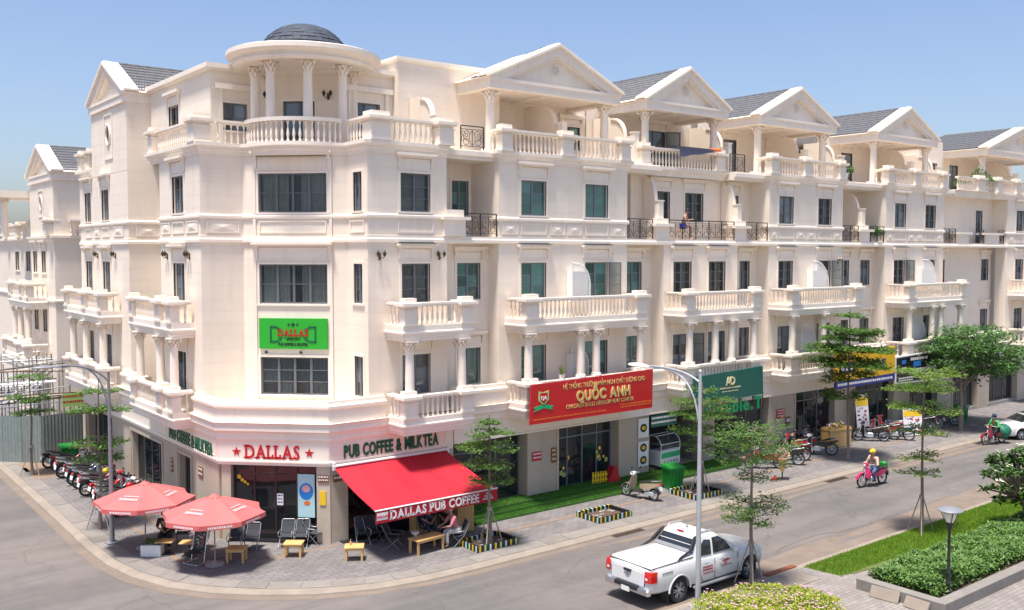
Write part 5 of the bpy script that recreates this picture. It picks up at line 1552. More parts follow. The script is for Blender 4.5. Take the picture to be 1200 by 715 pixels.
tier_tree("small layered tree in front of the grey hoarding beside the parked motorbikes", (9.09, 46.2, .12), 4.7, [(4.45, .75, .2, 7), (3.45, .9, .22, 9), (2.9, .8, .2, 8)], 3, size=.09, dens=.9)
tier_tree("layered tree growing beside the arched lamp post left of the pink umbrellas", (9.2, 35.6, .12), 5.4, [(5.0, .75, .2, 7), (4.35, 1.0, .22, 9), (3.2, .9, .2, 8), (2.55, .85, .2, 8)], 5, size=.085)
tier_tree("young layered tree in the striped planter right of the red awning", (18.95, 25.3, .12), 4.5, [(4.25, .35, .15, 6), (3.9, .75, .25, 8), (3.45, .9, .25, 8), (2.85, .85, .25, 8), (2.3, .7, .22, 7)], 8, size=.075, dens=1.3)
tier_tree("broad feathery tree behind the tall lamp post, under the green double-letter shop sign", (30.1, 25.6, .12), 4.6, [(4.35, .6, .2, 6), (3.85, 1.2, .22, 8), (3.3, 1.5, .22, 8), (2.6, 1.2, .25, 7), (2.0, 1.0, .2, 6)], 13, size=.07, dens=1.1)
tier_tree("tallest slim layered tree standing before the yellow shop sign", (40.4, 25.4, .12), 7.3, [(7.0, .7, .2, 6), (6.3, 1.3, .25, 8), (6.0, 1.5, .3, 8), (5.4, 1.9, .3, 9), (4.7, 1.9, .4, 9), (4.1, 1.4, .3, 7), (3.2, 1.2, .3, 6)], 21, size=.10, r0=.07, dens=1.0, stakes=0)
tier_tree("staked roadside tree beside the white pickup, on the near kerb", (22.78, 17.45, .12), 4.9, [(4.75, .9, .25, 8), (4.35, 1.15, .3, 8), (3.95, 1.0, .3, 8), (3.35, .6, .15, 6), (2.55, .95, .35, 9), (2.15, .8, .3, 8)], 27, size=.06, dens=1.3, leafm='leaf_tier')
tier_tree("lime green layered tree on the lawn behind the black park lamp", (31.9, 17.1, .12), 5.9, [(5.7, 1.1, .22, 8), (5.2, 1.3, .3, 9), (4.5, 1.15, .25, 8), (3.7, .9, .22, 7), (2.75, .75, .18, 6), (2.2, .7, .15, 5)], 33, size=.07, dens=1.2, leafm='leaf_lime')

def round_tree(label, loc, H, c, rad, seed, leafm, n=260, size=.14, r0=.12, per=34, group=None, name='street_tree'):
    rr = random.Random(seed); T = Thing(name, label, "tree", (0, 0, 0), group)
    br = MB(); lf = MB()
    tr = MB().tube([(0, 0, 0), (.04, .02, H * .25), (.0, .08, H * .5), (c[0] * .4, c[1] * .4, H * .8)], [r0 * 1.4, r0, r0 * .8, r0 * .35], 8)
    T.part('trunk', tr, M['bark'], smooth=80)
    for i in range(n):
        while True:
            p = Vector((rr.uniform(-1, 1), rr.uniform(-1, 1), rr.uniform(-1, 1)))
            if .25 < p.length < 1: break
        p = Vector((c[0] + p.x * rad[0], c[1] + p.y * rad[1], c[2] + p.z * rad[2]))
        if i % 6 == 0:
            br.tube([(0, .05, H * rr.uniform(.35, .6)), tuple(Vector((0, 0, H * .55)).lerp(p, .5) + Vector((0, 0, .2))), tuple(p)], [r0 * .3, r0 * .18, .008], 5)
        w = rr.uniform(.22, .5)
        P = [(p.x + rr.gauss(0, w), p.y + rr.gauss(0, w), p.z + rr.gauss(0, .09)) for _ in range(per)]
        leaf_cloud(lf, P, size, rr, .45)
    T.part('branches', br, M['bark'], kind='stuff'); T.part('crown', lf, M[leafm], kind='stuff')
    T.place(loc); return T
round_tree("broad dark green tree beside the far green bin at the right", (52.4, 25.9, .12), 6.0, (1.2, .2, 4.3), (3.3, 3.0, 1.5), 41, 'leaf_dark', n=330, size=.20, per=30)

# raised striped planters
def striped_planter(label, x0, y0, x1, y1, rot=0):
    cx, cy = (x0 + x1) / 2, (y0 + y1) / 2; a, b = (x1 - x0) / 2, (y1 - y0) / 2
    T = Thing("tree_planter", label, "planter", (0, 0, 0), "striped brick tree planters")
    mb = MB(); h = .20
    mb.box(-a, -b, 0, a, -b + .1, h); mb.box(-a, b - .1, 0, a, b, h); mb.box(-a, -b + .1, 0, -a + .1, b - .1, h); mb.box(a - .1, -b + .1, 0, a, b - .1, h)
    T.part('rim', mb, M['black_stone'])
    cols = ['yellow', 'lightblue', 'palegreen']; k = 0
    def stripe(p, q):
        nonlocal k
        m = MB().box(*p, *q); T.part('stripe', m, M[cols[k % 3]]); k += 1
    n = int(2 * a / .19)
    for i in range(n):
        x = -a + .09 + (2 * a - .18) * i / (n - 1)
        for s in (-1, 1): stripe((x - .035, s * b - .008, .01), (x + .035, s * b + .008, h + .004)) if s < 0 else stripe((x - .035, b - .105, .03), (x + .035, b + .006, h + .004))
    n = int(2 * b / .19)
    for i in range(n):
        y = -b + .09 + (2 * b - .18) * i / (n - 1)
        for s in (-1, 1): stripe((s * a - .008, y - .035, .01), (s * a + .008, y + .035, h + .004))
    T.part('soil', MB().box(-a + .101, -b + .101, .0, a - .101, b - .101, .07), M['soil'])
    rr = random.Random(int(x0 * 10)); st = MB()
    for i in range(9): st.box(*(lambda x, y: (x - .08, y - .05, .07, x + .08, y + .05, .11))(rr.uniform(-a * .6, a * .6), rr.uniform(-b * .6, b * .6)))
    T.part('rubble', st, M['concrete'], kind='stuff')
    T.place((cx, cy, .12))
striped_planter("striped planter holding the young tree right of the awning", 18.2, 24.95, 19.9, 26.1)
striped_planter("empty striped planter on the pavement between the scooter and the road", 23.7, 24.95, 25.4, 26.2)
striped_planter("striped planter at the foot of the green wheelie bin", 29.0, 24.95, 30.7, 26.4)

# ================================================================== near side planting
def ins_grass(x, y): return (y < 17.46) and (y > 16.15 if x < 27.6 else y > 15.45 + 0 * x) and not (x < 26.1 and y > 17.45 - (26.1 - x) * .0 and False) and x > 25.45 + (17.46 - y) * .12 and not (x < 28 and y < 16.2)
gp_ = [(25.45, 17.47), (60, 17.47), (60, 15.5), (27.9, 15.5), (27.4, 16.0), (26.2, 16.12), (25.7, 16.3)]
gr = struct('lawn', MB().prism(gp_, .10, .135), mat('lawn_soil', (.10, .12, .03), .9, .4, 5))
gb = blades(52000, 25.5, 42, 15.5, 17.45, .13, h=.075, w=.011, ins=ins_grass)
gb.join(blades(9000, 42, 60, 15.5, 17.45, .13, h=.09, w=.02))
o = single('grass', gb, M['grass'], None, None, kind='stuff')
# stone planter with a hedge
T = Thing("stone_planter", "low grey stone planter wall round the clipped hedge and black lamp", "planter", (27, 14, 0), world=True)
def wallbox(x0, y0, x1, y1, name='planter_wall'): T.part(name, MB().bbox(x0, y0, .10, x1, y1, .45, .015), M['slab'])
wallbox(25.0, 12.66, 25.35, 15.35); 
for i in range(14): wallbox(25.36 + 1.6 * i, 12.66, 25.35 + 1.6 * (i + 1) - .005, 13.0)
for i in range(14): wallbox(25.36 + 1.6 * i, 15.1, 25.35 + 1.6 * (i + 1) - .005, 15.35)
T.part('soil', MB().box(25.36, 13.01, .1, 47, 15.09, .36), M['soil'])
T = Thing("stone_slab", "beige stone slab leaning on the planter corner, larger one", "slab", (0, 0, 0), "loose slabs at the planter"); T.part('slab_body', MB().bbox(-.04, -.42, 0, .04, .42, .34, .01), M['kerb']); T.place((24.80, 14.35, .12), radians(6), 0, radians(28))
T = Thing("stone_slab", "second beige slab leaning on the planter wall towards the lamp", "slab", (0, 0, 0), "loose slabs at the planter"); T.part('slab_body', MB().bbox(-.04, -.36, 0, .04, .36, .32, .01), M['kerb']); T.place((24.78, 13.40, .12), radians(-4), 0, radians(32))
def hedge(name, label, x0, x1, y0, y1, z0, z1, n, leafm, size, seed, ins=None, rough=.12, cat='hedge'):
    rr = random.Random(seed); T = Thing(name, label, cat, (0, 0, 0)); lf = MB()
    ph = [rr.uniform(0, 6) for _ in range(6)]
    def top(x, y): return z1 + rough * (sin(x * 2.3 + ph[0]) * .5 + sin(y * 3.1 + ph[1]) * .5 + sin((x + y) * 5.3 + ph[2]) * .35 + sin((x - y) * 8.7 + ph[3]) * .25)
    P = []
    for i in range(n):
        x, y = rr.uniform(x0, x1), rr.uniform(y0, y1)
        if ins and not ins(x, y): continue
        e = min(x - x0, x1 - x, y - y0, y1 - y); t = top(x, y) - max(0, .22 - e) * .9
        z = t - abs(rr.gauss(0, .10)) if rr.random() < .7 else rr.uniform(z0, t)
        P.append((x + rr.gauss(0, .03), y + rr.gauss(0, .03), max(z, z0)))
    leaf_cloud(lf, P, size, rr, .25, .6)
    T.part('foliage', lf, M[leafm], kind='stuff')
    st = MB()
    for i in range(int((x1 - x0) * (y1 - y0) * 7)):
        x, y = rr.uniform(x0 + .1, x1 - .1), rr.uniform(y0 + .1, y1 - .1)
        if ins and not ins(x, y): continue
        st.tube([(x, y, z0 - .05), (x + rr.gauss(0, .08), y + rr.gauss(0, .08), top(x, y) - .12)], .008, 4)
    T.part('stems', st, M['bark'], kind='stuff')
    return T, top, P
hedge('hedge', "dense clipped green hedge filling the stone planter behind the black lamp", 25.45, 37.5, 13.15, 15.25, .36, .82, 46000, 'leaf_hedge', .085, 51, rough=.10)
hedge('hedge', "farther stretch of hedge beneath the frangipani at the right edge", 37.6, 46, 13.15, 15.25, .36, .85, 9000, 'leaf_hedge', .13, 52)
def ins_f(x, y):  # front flower bed outline
    return ((x - 20.6) / 2.3) ** 2 + ((y - 15.2) / 1.75) ** 2 < 1
T, top, P = hedge('flower_bed', "yellow green shrub with small pink flowers at the bottom edge", 18.3, 22.9, 13.4, 17.0, .12, .62, 26000, 'leaf_yel', .065, 55, ins_f, .10, cat='shrub')
rr = random.Random(56); fl = MB()
for i in range(420):
    x, y = rr.uniform(18.3, 22.9), rr.uniform(13.4, 17)
    if not ins_f(x, y): continue
    z = top(x, y) + rr.uniform(.0, .06)
    for k in range(5):
        a = 2 * pi * k / 5 + i; fl.add([(x, y, z), (x + .03 * cos(a - .5), y + .03 * sin(a - .5), z + .008), (x + .042 * cos(a), y + .042 * sin(a), z + .015), (x + .03 * cos(a + .5), y + .03 * sin(a + .5), z + .008)], [(0, 1, 2, 3)])
T.part('flowers', fl, M['petal'], kind='stuff')
# frangipani
def frangipani(label, loc, seed, n=70, rad=(1.6, 1.3, .8), c=(0, 0, 2.0)):
    rr = random.Random(seed); T = Thing('frangipani_tree', label, 'tree', (0, 0, 0))
    br = MB(); lf = MB(); fl = MB()
    br.tube([(0, 0, 0), (.1, 0, .5), (.0, .1, .9)], [.11, .09, .07], 8)
    for i in range(n):
        while True:
            p = Vector((rr.uniform(-1, 1), rr.uniform(-1, 1), rr.uniform(-1, 1)))
            if .35 < p.length < 1: break
        p = Vector((c[0] + p.x * rad[0], c[1] + p.y * rad[1], c[2] + p.z * rad[2]))
        br.tube([(0, .1, .9), tuple(Vector((0, .1, 1.0)).lerp(p, .55)), tuple(p)], [.05, .035, .02], 5)
        for k in range(22):
            a = rr.uniform(0, 6.28); L = rr.uniform(.2, .34); el = rr.uniform(-.3, .75); w = .045
            dx, dy, dz_ = cos(a) * cos(el), sin(a) * cos(el), sin(el); sx, sy = -sin(a) * w, cos(a) * w
            q = (p.x, p.y, p.z + rr.uniform(-.1, .03)); b = len(lf.v)
            lf.v += [q, (q[0] + dx * L * .5 + sx, q[1] + dy * L * .5 + sy, q[2] + dz_ * L * .5 + .015), (q[0] + dx * L, q[1] + dy * L, q[2] + dz_ * L - .04), (q[0] + dx * L * .5 - sx, q[1] + dy * L * .5 - sy, q[2] + dz_ * L * .5 + .015)]
            lf.f.append((b, b + 1, b + 2, b + 3))
        if i % 7 == 0:
            for k in range(6):
                q = (p.x + rr.gauss(0, .07), p.y + rr.gauss(0, .07), p.z + .16 + rr.uniform(0, .05))
                for j in range(5):
                    a = 2 * pi * j / 5; fl.add([q, (q[0] + .04 * cos(a - .5), q[1] + .04 * sin(a - .5), q[2] + .02), (q[0] + .06 * cos(a), q[1] + .06 * sin(a), q[2] + .02), (q[0] + .04 * cos(a + .5), q[1] + .04 * sin(a + .5), q[2] + .02)], [(0, 1, 2, 3)])
    T.part('trunk', br, M['bark'], smooth=60); T.part('crown', lf, M['leaf_fr'], kind='stuff'); T.part('blossom', fl, M['petal_w'], kind='stuff')
    T.place(loc)
frangipani("frangipani with white blossom at the right edge above the hedge", (34.9, 14.9, .36), 61, n=80, rad=(2.0, 1.2, 1.0), c=(-.35, .15, 1.9))
# ================================================================== signs
def star(mb, fr, u, z, r, d0, d1):
    pts = []
    for i in range(10):
        a = pi / 2 + pi * i / 5; k = r if i % 2 == 0 else r * .42; pts.append((u + k * cos(a), z + k * sin(a)))
    # split in a fan of quads to stay planar and well filled
    for i in range(0, 10, 2):
        fr.plate(mb, [(u, z), pts[i - 1], pts[i], pts[(i + 1) % 10]], d0, d1)
def sgn(label, loc, name='shop_sign'): return Thing(name, label, 'sign', loc, world=True)

T = sgn("red raised letters DALLAS between two red stars over the corner entrance", (13.5, 30.25, 3))
put_letters(T, FG, "DALLAS", -1.05, .92, .075, 3.02, .66, M['red'], .012, .035, serif=True)
for u in (-1.34, 1.24):
    mb = MB(); star(mb, FG, u, 3.24, .16, .062, .10); T.part('star', mb, M['red'])
T = sgn("dark green raised letters on the main street fascia above the red awning", (17, 28.9, 3))
put_letters(T, FR, "PUB COFFEE & MILKTEA", 15.35, 19.25, .075, 3.02, .60, M['green_let'], .022, .03)
T = sgn("dark green raised letters on the side street fascia left of the corner entrance", (12.1, 34, 3))
put_letters(T, FL, "PUB COFFEE & MILKTEA", -36.6, -32.1, .075, 2.98, .60, M['green_let'], .022, .03)

T = sgn("bright green board with a ribbon emblem on the bow under the third floor window", (14.8, 31.6, 6.6))
mb = MB(); FT.box(mb, -1.27, 1.27, .02, .10, 6.58, 7.68); T.part('board', mb, M['green_bright'])
ob = MB()
for u0, u1, z0, z1 in ((-.86, -.80, 6.83, 7.38), (.80, .86, 6.83, 7.38), (-.86, -.62, 7.34, 7.40), (.62, .86, 7.34, 7.40), (-.86, -.62, 6.81, 6.87), (.62, .86, 6.81, 6.87)): FT.box(ob, u0, u1, .101, .115, z0, z1)
for s in (-1, 1):
    FT.plate(ob, [(s * .62, 7.34), (s * .62, 7.40), (s * .42, 7.28), (s * .42, 7.22)] if s > 0 else [(s * .42, 7.22), (s * .42, 7.28), (s * .62, 7.40), (s * .62, 7.34)], .101, .115)
    FT.plate(ob, [(s * .62, 6.81), (s * .62, 6.87), (s * .42, 6.99), (s * .42, 6.93)] if s > 0 else [(s * .42, 6.93), (s * .42, 6.99), (s * .62, 6.87), (s * .62, 6.81)], .101, .115)
T.part('emblem', ob, M['green_let'])
for u, r in ((-.16, .05), (0, .085), (.16, .05)):
    mb = MB(); star(mb, FT, u, 7.46, r, .101, .115); T.part('star', mb, M['black'])
put_letters(T, FT, "DALLAS", -.58, .58, .115, 7.04, .36, M['red'], .006, .012, serif=True)
put_text(T, FT, "SINCE 2014", 0, .105, 6.90, .10, M['black'], .002)
put_text(T, FT, "PUB COFFEE & MILKTEA", 0, .105, 6.70, .14, M['black'], .004, width=1.1)
for u in (-.98, .30):
    mb = MB(); mb.tube([FT.p(u, .0, 6.42), FT.p(u + .05, .25, 6.50), FT.p(u + .1, .42, 6.52)], .012, 5); mb.sphere(FT.p(u + .1, .45, 6.50), .06, 8, 5); T.part('spotlight', mb, M['black'])

# awning
T = Thing("awning", "sloping red canvas awning over the cafe terrace with white lettering on its valance", "awning", (17, 28.7, 0), world=True)
NA = 32
def aw(u, t): return (14.95 + (19.55 - 14.95) * u + (-.05 + .22 * u) * t, 28.80 - 2.9 * t, 2.76 - .90 * t - .07 * sin(pi * t) - .016 * sin(u * 26 + 2 * t) * sin(pi * t) - .02 * sin(u * 9 + 5 * t) * sin(pi * t))
rings = [[aw(i / NA, j / 8) for i in range(NA + 1)] for j in range(9)]
mb = MB().loft(rings, cap=False, closed=False)
mb.loft([[(x, y, z - .012) for x, y, z in r] for r in rings], cap=False, closed=False)
T.part('canvas', mb, M['red_canvas'], smooth=60)
va = Fr((0, 25.89), (1, 0), (0, -1))
mb = MB(); va.box(mb, 14.90, 19.72, -.01, .0, 1.46, 1.87); T.part('valance', mb, M['red_canvas'])
put_letters(T, va, "DALLAS PUB COFFEE", 15.42, 18.95, .008, 1.53, .40, M['print_w'], .012, .004, serif=True, name='lettering')
mb = MB(); va.box(mb, 14.94, 15.34, .001, .006, 1.56, 1.80); T.part('label_patch', mb, M['print_w'])
put_text(T, va, "DALLAS", 15.14, .008, 1.64, .11, M['red'], .002)
for i, w in enumerate((.34, .5, .42)): put_text(T, va, ("PUB", "COFFEE", "& MILKTEA")[i], 19.32, .006, 1.74 - .09 * i, .09, M['print_w'], .001)
mb = MB().tube([(14.9, 28.74, 2.80), (19.6, 28.74, 2.80)], .05, 8); mb.tube([(14.88, 25.9, 1.88), (19.74, 25.9, 1.88)], .025, 6); T.part('roller', mb, M['white'])
mb = MB()
for x in (15.3, 17.3, 19.2): mb.tube([(x, 28.72, 2.55), (x + .4, 27.3, 2.02), (x, 25.95, 1.80)], .022, 6)
T.part('arm', mb, M['white'])
for x in (14.95, 19.6):
    T.part('bracket', MB().box(x - .04, 28.70, 2.66, x + .04, 28.84, 2.92), M['white'])

# red banner
fb = Fr((0, 27.42), (1, 0), (0, -1))
T = sgn("long red banner with gold lettering QUỐC ANH and a green shield emblem", (25.7, 27.4, 3.5))
mb = MB(); fb.plate(mb, [(22.44, 3.56), (29.06, 3.56), (29.10, 5.18), (22.50, 5.06)], -.06, 0); T.part('banner_face', mb, M['red_sign'])
put_text(T, fb, "HỆ THỐNG TRƯỜNG MẦM NON CHẤT LƯỢNG CAO", 26.35, .004, 4.76, .26, M['gold'], .001, width=4.5)
put_letters(T, fb, "QUỐC ANH", 24.75, 27.75, .02, 4.24, .56, M['gold'], .022, .02)
put_text(T, fb, "CHILDREN SKILLS DEVELOPMENT CENTER", 26.1, .004, 3.99, .22, M['gold'], .002, width=3.7)
mb = MB()
for u0, u1, z in ((22.6, 26.3, 3.70), (27.2, 28.95, 3.84), (27.2, 28.9, 3.74)):
    u = u0; rr = random.Random(int(u0 * 7))
    while u < u1: w = rr.uniform(.05, .16); fb.box(mb, u, u + w, .001, .005, z, z + .045); u += w + .035
T.part('small_print', mb, M['orange'], kind='stuff')
e = MB(); fb.plate(e, [(22.85, 4.80), (22.85, 4.45), (23.1, 4.22), (23.35, 4.45), (23.35, 4.80), (23.1, 4.74)], .001, .02); T.part('shield', e, M['palegreen'])
e = MB(); fb.plate(e, [(22.92, 4.72), (22.92, 4.47), (23.1, 4.31), (23.28, 4.47), (23.28, 4.72)], .021, .03); T.part('shield_field', e, M['red_sign'])
put_text(T, fb, "QA", 23.1, .034, 4.46, .2, M['print_w'], .004)
e = MB(); fb.plate(e, [(22.62, 4.20), (23.10, 4.28), (23.58, 4.20), (23.50, 4.10), (23.58, 4.04), (23.1, 4.14), (22.62, 4.04), (22.70, 4.10)], .001, .02)
T.part('ribbon', e, M['green_neon'])
mb = MB()
for x in (22.7, 25.0, 27.0, 28.9): mb.bar((x, 27.5, 4.9), (x, 28.0, 4.75), .03)
T.part('strut', mb, M['iron'])

# teal sign and Double.T
fs = Fr((0, 27.52), (1, 0), (0, -1))
T = sgn("dark teal sign with a gold two letter monogram left of the yellow sign", (34, 27.5, 3.4))
mb = MB(); fs.plate(mb, [(31.88, 3.36), (36.68, 3.42), (36.62, 4.74), (31.86, 4.60)], -.10, 0); T.part('board', mb, M['teal_sign'])
put_text(T, fs, "A", 34.12, .012, 4.06, .52, M['cream_print'], .02); put_text(T, fs, "D", 34.42, .012, 4.06, .52, M['cream_print'], .02)
mb = MB()
for z, u0, u1, h in ((3.90, 33.55, 35.0, .07), (3.76, 33.7, 34.85, .04)):
    u = u0; rr = random.Random(3)
    while u < u1: w = rr.uniform(.04, .10); fs.box(mb, u, u + w, .001, .005, z, z + h); u += w + .03
T.part('small_print', mb, M['cream_print'], kind='stuff')
fd2 = Fr((0, 28.15), (1, 0), (0, -1))
T = sgn("bright green letters Double.T on a black metal frame under the teal sign", (35, 28.1, 2.5))
mb = MB()
for a in (31.7, 32.6, 33.5, 34.6, 35.7, 36.7, 37.5): fd2.box(mb, a, a + .03, -.03, 0, 2.55, 3.32)
for z in (2.55, 3.30): fd2.box(mb, 31.7, 37.53, -.028, -.002, z, z + .03)
T.part('frame', mb, M['iron'])
put_letters(T, fd2, "Double.T", 33.2, 37.4, .04, 2.66, .80, M['green_neon'], .03, .04)
# yellow and black signs
T = sgn("yellow sign with a navy strip behind the tallest slim tree", (45.4, 27.5, 3.1))
mb = MB(); fs.plate(mb, [(42.62, 3.46), (48.2, 3.52), (48.16, 4.98), (42.58, 5.0)], -.12, 0); T.part('board', mb, M['yellow_sign'])
mb = MB(); fs.plate(mb, [(42.66, 3.10), (48.22, 3.14), (48.2, 3.518), (42.62, 3.456)], -.12, 0); T.part('strip', mb, M['navy'])
put_text(T, fs, "PLUS", 46.6, .01, 3.95, .62, M['navy'], .02); 
mb = MB(); fs.box(mb, 42.9, 44.3, .001, .01, 3.85, 4.45); T.part('text_box', mb, M['black_sign'])
mb = MB()
for z, u0, u1, h in ((3.24, 42.8, 47.9, .12),):
    u = u0; rr = random.Random(4)
    while u < u1: w = rr.uniform(.06, .16); fs.box(mb, u, u + w, .001, .005, z, z + h); u += w + .05
for u in (43.05, 43.5, 43.9): fs.box(mb, u, u + .28, .011, .015, 4.0, 4.3)
T.part('small_print', mb, M['print_w'], kind='stuff')
T = sgn("black sign with white and blue print in a white frame right of the yellow sign", (51, 27.5, 2.8))
mb = MB(); fs.plate(mb, [(48.30, 2.88), (53.5, 2.75), (53.6, 4.50), (48.26, 4.38)], -.10, 0); T.part('frame', mb, M['white'])
mb = MB(); fs.plate(mb, [(48.38, 2.97), (53.42, 2.85), (53.52, 4.42), (48.34, 4.30)], .001, .012); T.part('board', mb, M['black_sign'])
mb = MB(); fs.box(mb, 48.9, 49.3, .013, .018, 3.95, 4.15); fs.box(mb, 50.1, 50.9, .013, .018, 3.72, 4.02); T.part('blue_print', mb, M['blue'])
mb = MB(); rr = random.Random(8)
for z, h, a, b in ((4.08, .16, 49.8, 51.6), (3.42, .2, 50.0, 52.6), (3.12, .08, 48.6, 50.2), (3.0, .06, 48.6, 50.0), (3.45, .3, 48.9, 49.2)):
    u = a
    while u < b: w = rr.uniform(.08, .22); fs.box(mb, u, u + w, .013, .018, z, z + h); u += w + .06
T.part('white_print', mb, M['print_w'], kind='stuff')
# wall plates and posters
def plate_thing(label, fr, u0, u1, z0, z1, m, d=.035, bars=None, bm='print_w', cat='sign', name='wall_plate'):
    c = fr.p((u0 + u1) / 2, 0, z0); T = Thing(name, label, cat, c, world=True)
    mb = MB(); fr.box(mb, u0, u1, d, d + .02, z0, z1); T.part('plate', mb, M[m])
    if bars:
        mb = MB(); rr = random.Random(int(u0 * 9))
        for z in range(bars):
            zz = z1 - (z1 - z0) * (z + .7) / (bars + .4); u = u0 + .03
            while u < u1 - .05: w = min(rr.uniform(.04, .1), u1 - .03 - u); fr.box(mb, u, u + w, d + .0205, d + .024, zz, zz + (z1 - z0) * .32 / bars); u += w + .025
        T.part('print', mb, M[bm], kind='stuff')
    return T
plate_thing("small red notice on the stone pillar beside the kindergarten door", FR, 23.75, 24.2, 1.75, 2.1, 'red', bars=2)
plate_thing("brown house number plate between the red notice and the kindergarten glass", FR, 24.75, 25.0, 1.55, 2.15, 'wood_d', bars=3, bm='cream_print')
plate_thing("brown street plate on the corner pillar, on its entrance side", FG, 1.50, 1.90, 2.22, 2.48, 'wood_d', .01, 2)
plate_thing("small brown plate on the corner pillar facing the main street", FR, 14.98, 15.32, 2.22, 2.44, 'wood_d', .01, 1)
plate_thing("yellow notice taped on the corner pillar beside the entrance", FG, 1.56, 1.78, 1.45, 1.93, 'yellow', .01)
plate_thing("brown number plate on the side street wall left of the entrance", FL, -33.7, -33.25, 1.95, 2.35, 'wood_d', .005, 2)
plate_thing("small plate between the side street shop windows", FL, -36.7, -36.45, 1.6, 2.15, 'wood_d', .005, 3, 'cream_print')
plate_thing("red notice on the pillar left of the dark glass front with the waiting men", FR, 39.6, 40.25, 1.75, 2.2, 'red', bars=3)
plate_thing("framed white card under the red notice on the pillar by the waiting men", FR, 40.35, 40.7, 1.25, 1.75, 'wood_d', bars=1)
T = plate_thing("tall blue and pink drink poster on the entrance glass", FG, .72, 1.32, .95, 2.45, 'lightblue', -.20, cat='poster', name='poster')
mb = MB(); c = FG.p(1.02, -.176, 1.9); mb.plate([FG.p(1.02 + .25 * cos(2 * pi * i / 16), -.178, 1.85 + .3 * sin(2 * pi * i / 16)) for i in range(16)], (0.003, 0.003, 0)); T.part('print', mb, M['blue'])
mb = MB(); mb.plate([FG.p(1.02 + .15 * cos(2 * pi * i / 12), -.172, 1.95 + .13 * sin(2 * pi * i / 12)) for i in range(12)], (0.003, 0.003, 0)); T.part('print', mb, M['print_p'])
mb = MB(); mb.plate([FG.p(1.05 + .11 * cos(2 * pi * i / 12), -.172, 1.45 + .08 * sin(2 * pi * i / 12)) for i in range(12)], (0.003, 0.003, 0)); T.part('print', mb, M['orange'])
T = plate_thing("white paper notice stuck on the middle of the entrance glass", FG, -.02, .20, 1.35, 1.75, 'print_w', -.20, 3, 'navy', cat='poster', name='poster')
T = Thing('window_sticker', "yellow round stickers in a slanting row on the entrance glass", 'sticker', FG.p(-1.2, -.2, 2.0), world=True)
for i, (u, z) in enumerate(((-1.38, 2.3), (-1.27, 2.19), (-1.17, 2.12), (-1.07, 2.05))):
    mb = MB().plate([FG.p(u + (.075 - .01 * i) * cos(2 * pi * k / 10), -.205, z + (.075 - .01 * i) * sin(2 * pi * k / 10)) for k in range(10)], (-.006, -.006, 0)); T.part('dot', mb, M['yellow'])
for lb, a, b, c, e in (("upper white menu board with a dish photo beside the food stall", 29.72, 30.36, 1.95, 2.80), ("lower white menu board with two dish photos beside the food stall", 29.72, 30.36, .68, 1.78)):
    T = plate_thing(lb, FR, a, b, c, e, 'white', cat='menu board', name='menu_board')
    n = 1 if c > 1.5 else 2
    for k in range(n):
        zc = c + (e - c) * (k + .5) / n
        mb = MB().plate([FR.p((a + b) / 2 + .21 * cos(2 * pi * i / 14), .062, zc + .19 * sin(2 * pi * i / 14)) for i in range(14)], (0, .006, 0)); T.part('dish', mb, M['black_sign'])
        mb = MB().plate([FR.p((a + b) / 2 + .12 * cos(2 * pi * i / 10), .070, zc + .09 * sin(2 * pi * i / 10)) for i in range(10)], (0, .006, 0)); T.part('food', mb, M['yellow'])
plate_thing("dark green hanging board with pale print over the food stall", FR, 30.45, 32.1, 2.35, 2.85, 'teal_sign', .10, 2)

# ================================================================== street furniture
def arc_pts(p0, p1, p2, n=10):
    p0, p1, p2 = Vector(p0), Vector(p1), Vector(p2)
    return [tuple(p0 * (1 - t) ** 2 + p1 * 2 * t * (1 - t) + p2 * t * t) for t in [i / n for i in range(n + 1)]]
def street_lamp(label, loc, H, d, reach, zt, m):
    T = Thing('street_lamp', label, 'street lamp', (0, 0, 0), 'arched street lamps')
    dx, dy = d
    T.part('pole', MB().tube([(0, 0, 0), (0, 0, H * .5), (0, 0, H)], [.085, .065, .045], 12), M[m], smooth=40)
    T.part('base_plate', MB().bbox(-.2, -.2, 0, .2, .2, .06), M[m])
    T.part('finial', MB().sphere((0, 0, H + .03), .06, 8, 6), M[m], smooth=60)
    a = arc_pts((dx * .05, dy * .05, H * .80), (dx * reach * .12, dy * reach * .12, zt + .25), (dx * reach * .75, dy * reach * .75, zt))
    b = arc_pts((dx * .04, dy * .04, H * .96), (dx * reach * .30, dy * reach * .30, zt + .18), (dx * reach, dy * reach, zt + .02))
    T.part('arm', MB().tube(a, .028, 8), M[m], smooth=40); T.part('arm', MB().tube(b, .032, 8), M[m], smooth=40)
    T.part('brace', MB().tube([a[4], b[4]], .018, 6), M[m])
    hx, hy = dx * reach, dy * reach
    mb = MB(); px_, py_ = -dy, dx
    def P(s, w, z): return (dx * s + px_ * w, dy * s + py_ * w, z)
    rings = []
    for s, w, h in ((reach - .45, .05, .03), (reach - .25, .12, .06), (reach + .1, .15, .08), (reach + .35, .10, .05), (reach + .42, .03, .02)):
        rings.append([P(s, w * cos(t), zt + .03 + h * max(0, sin(t)) - .02 * (sin(t) < 0)) for t in [2 * pi * k / 10 for k in range(10)]])
    T.part('lamp_head', mb.loft(rings), M['white'] if m == 'galv' else M[m], smooth=60)
    T.part('lamp_glass', MB().plate([P(reach - .15, -.08, zt + .012), P(reach - .15, .08, zt + .012), P(reach + .28, .07, zt + .012), P(reach + .28, -.07, zt + .012)], (0, 0, -.02)), M['lampglass'])
    T.place(loc); return T
street_lamp("grey arched street lamp beside the motorbike row on the side street", (9.02, 33.55, .12), 5.85, (-1, 0), 1.95, 6.15, 'greysteel')
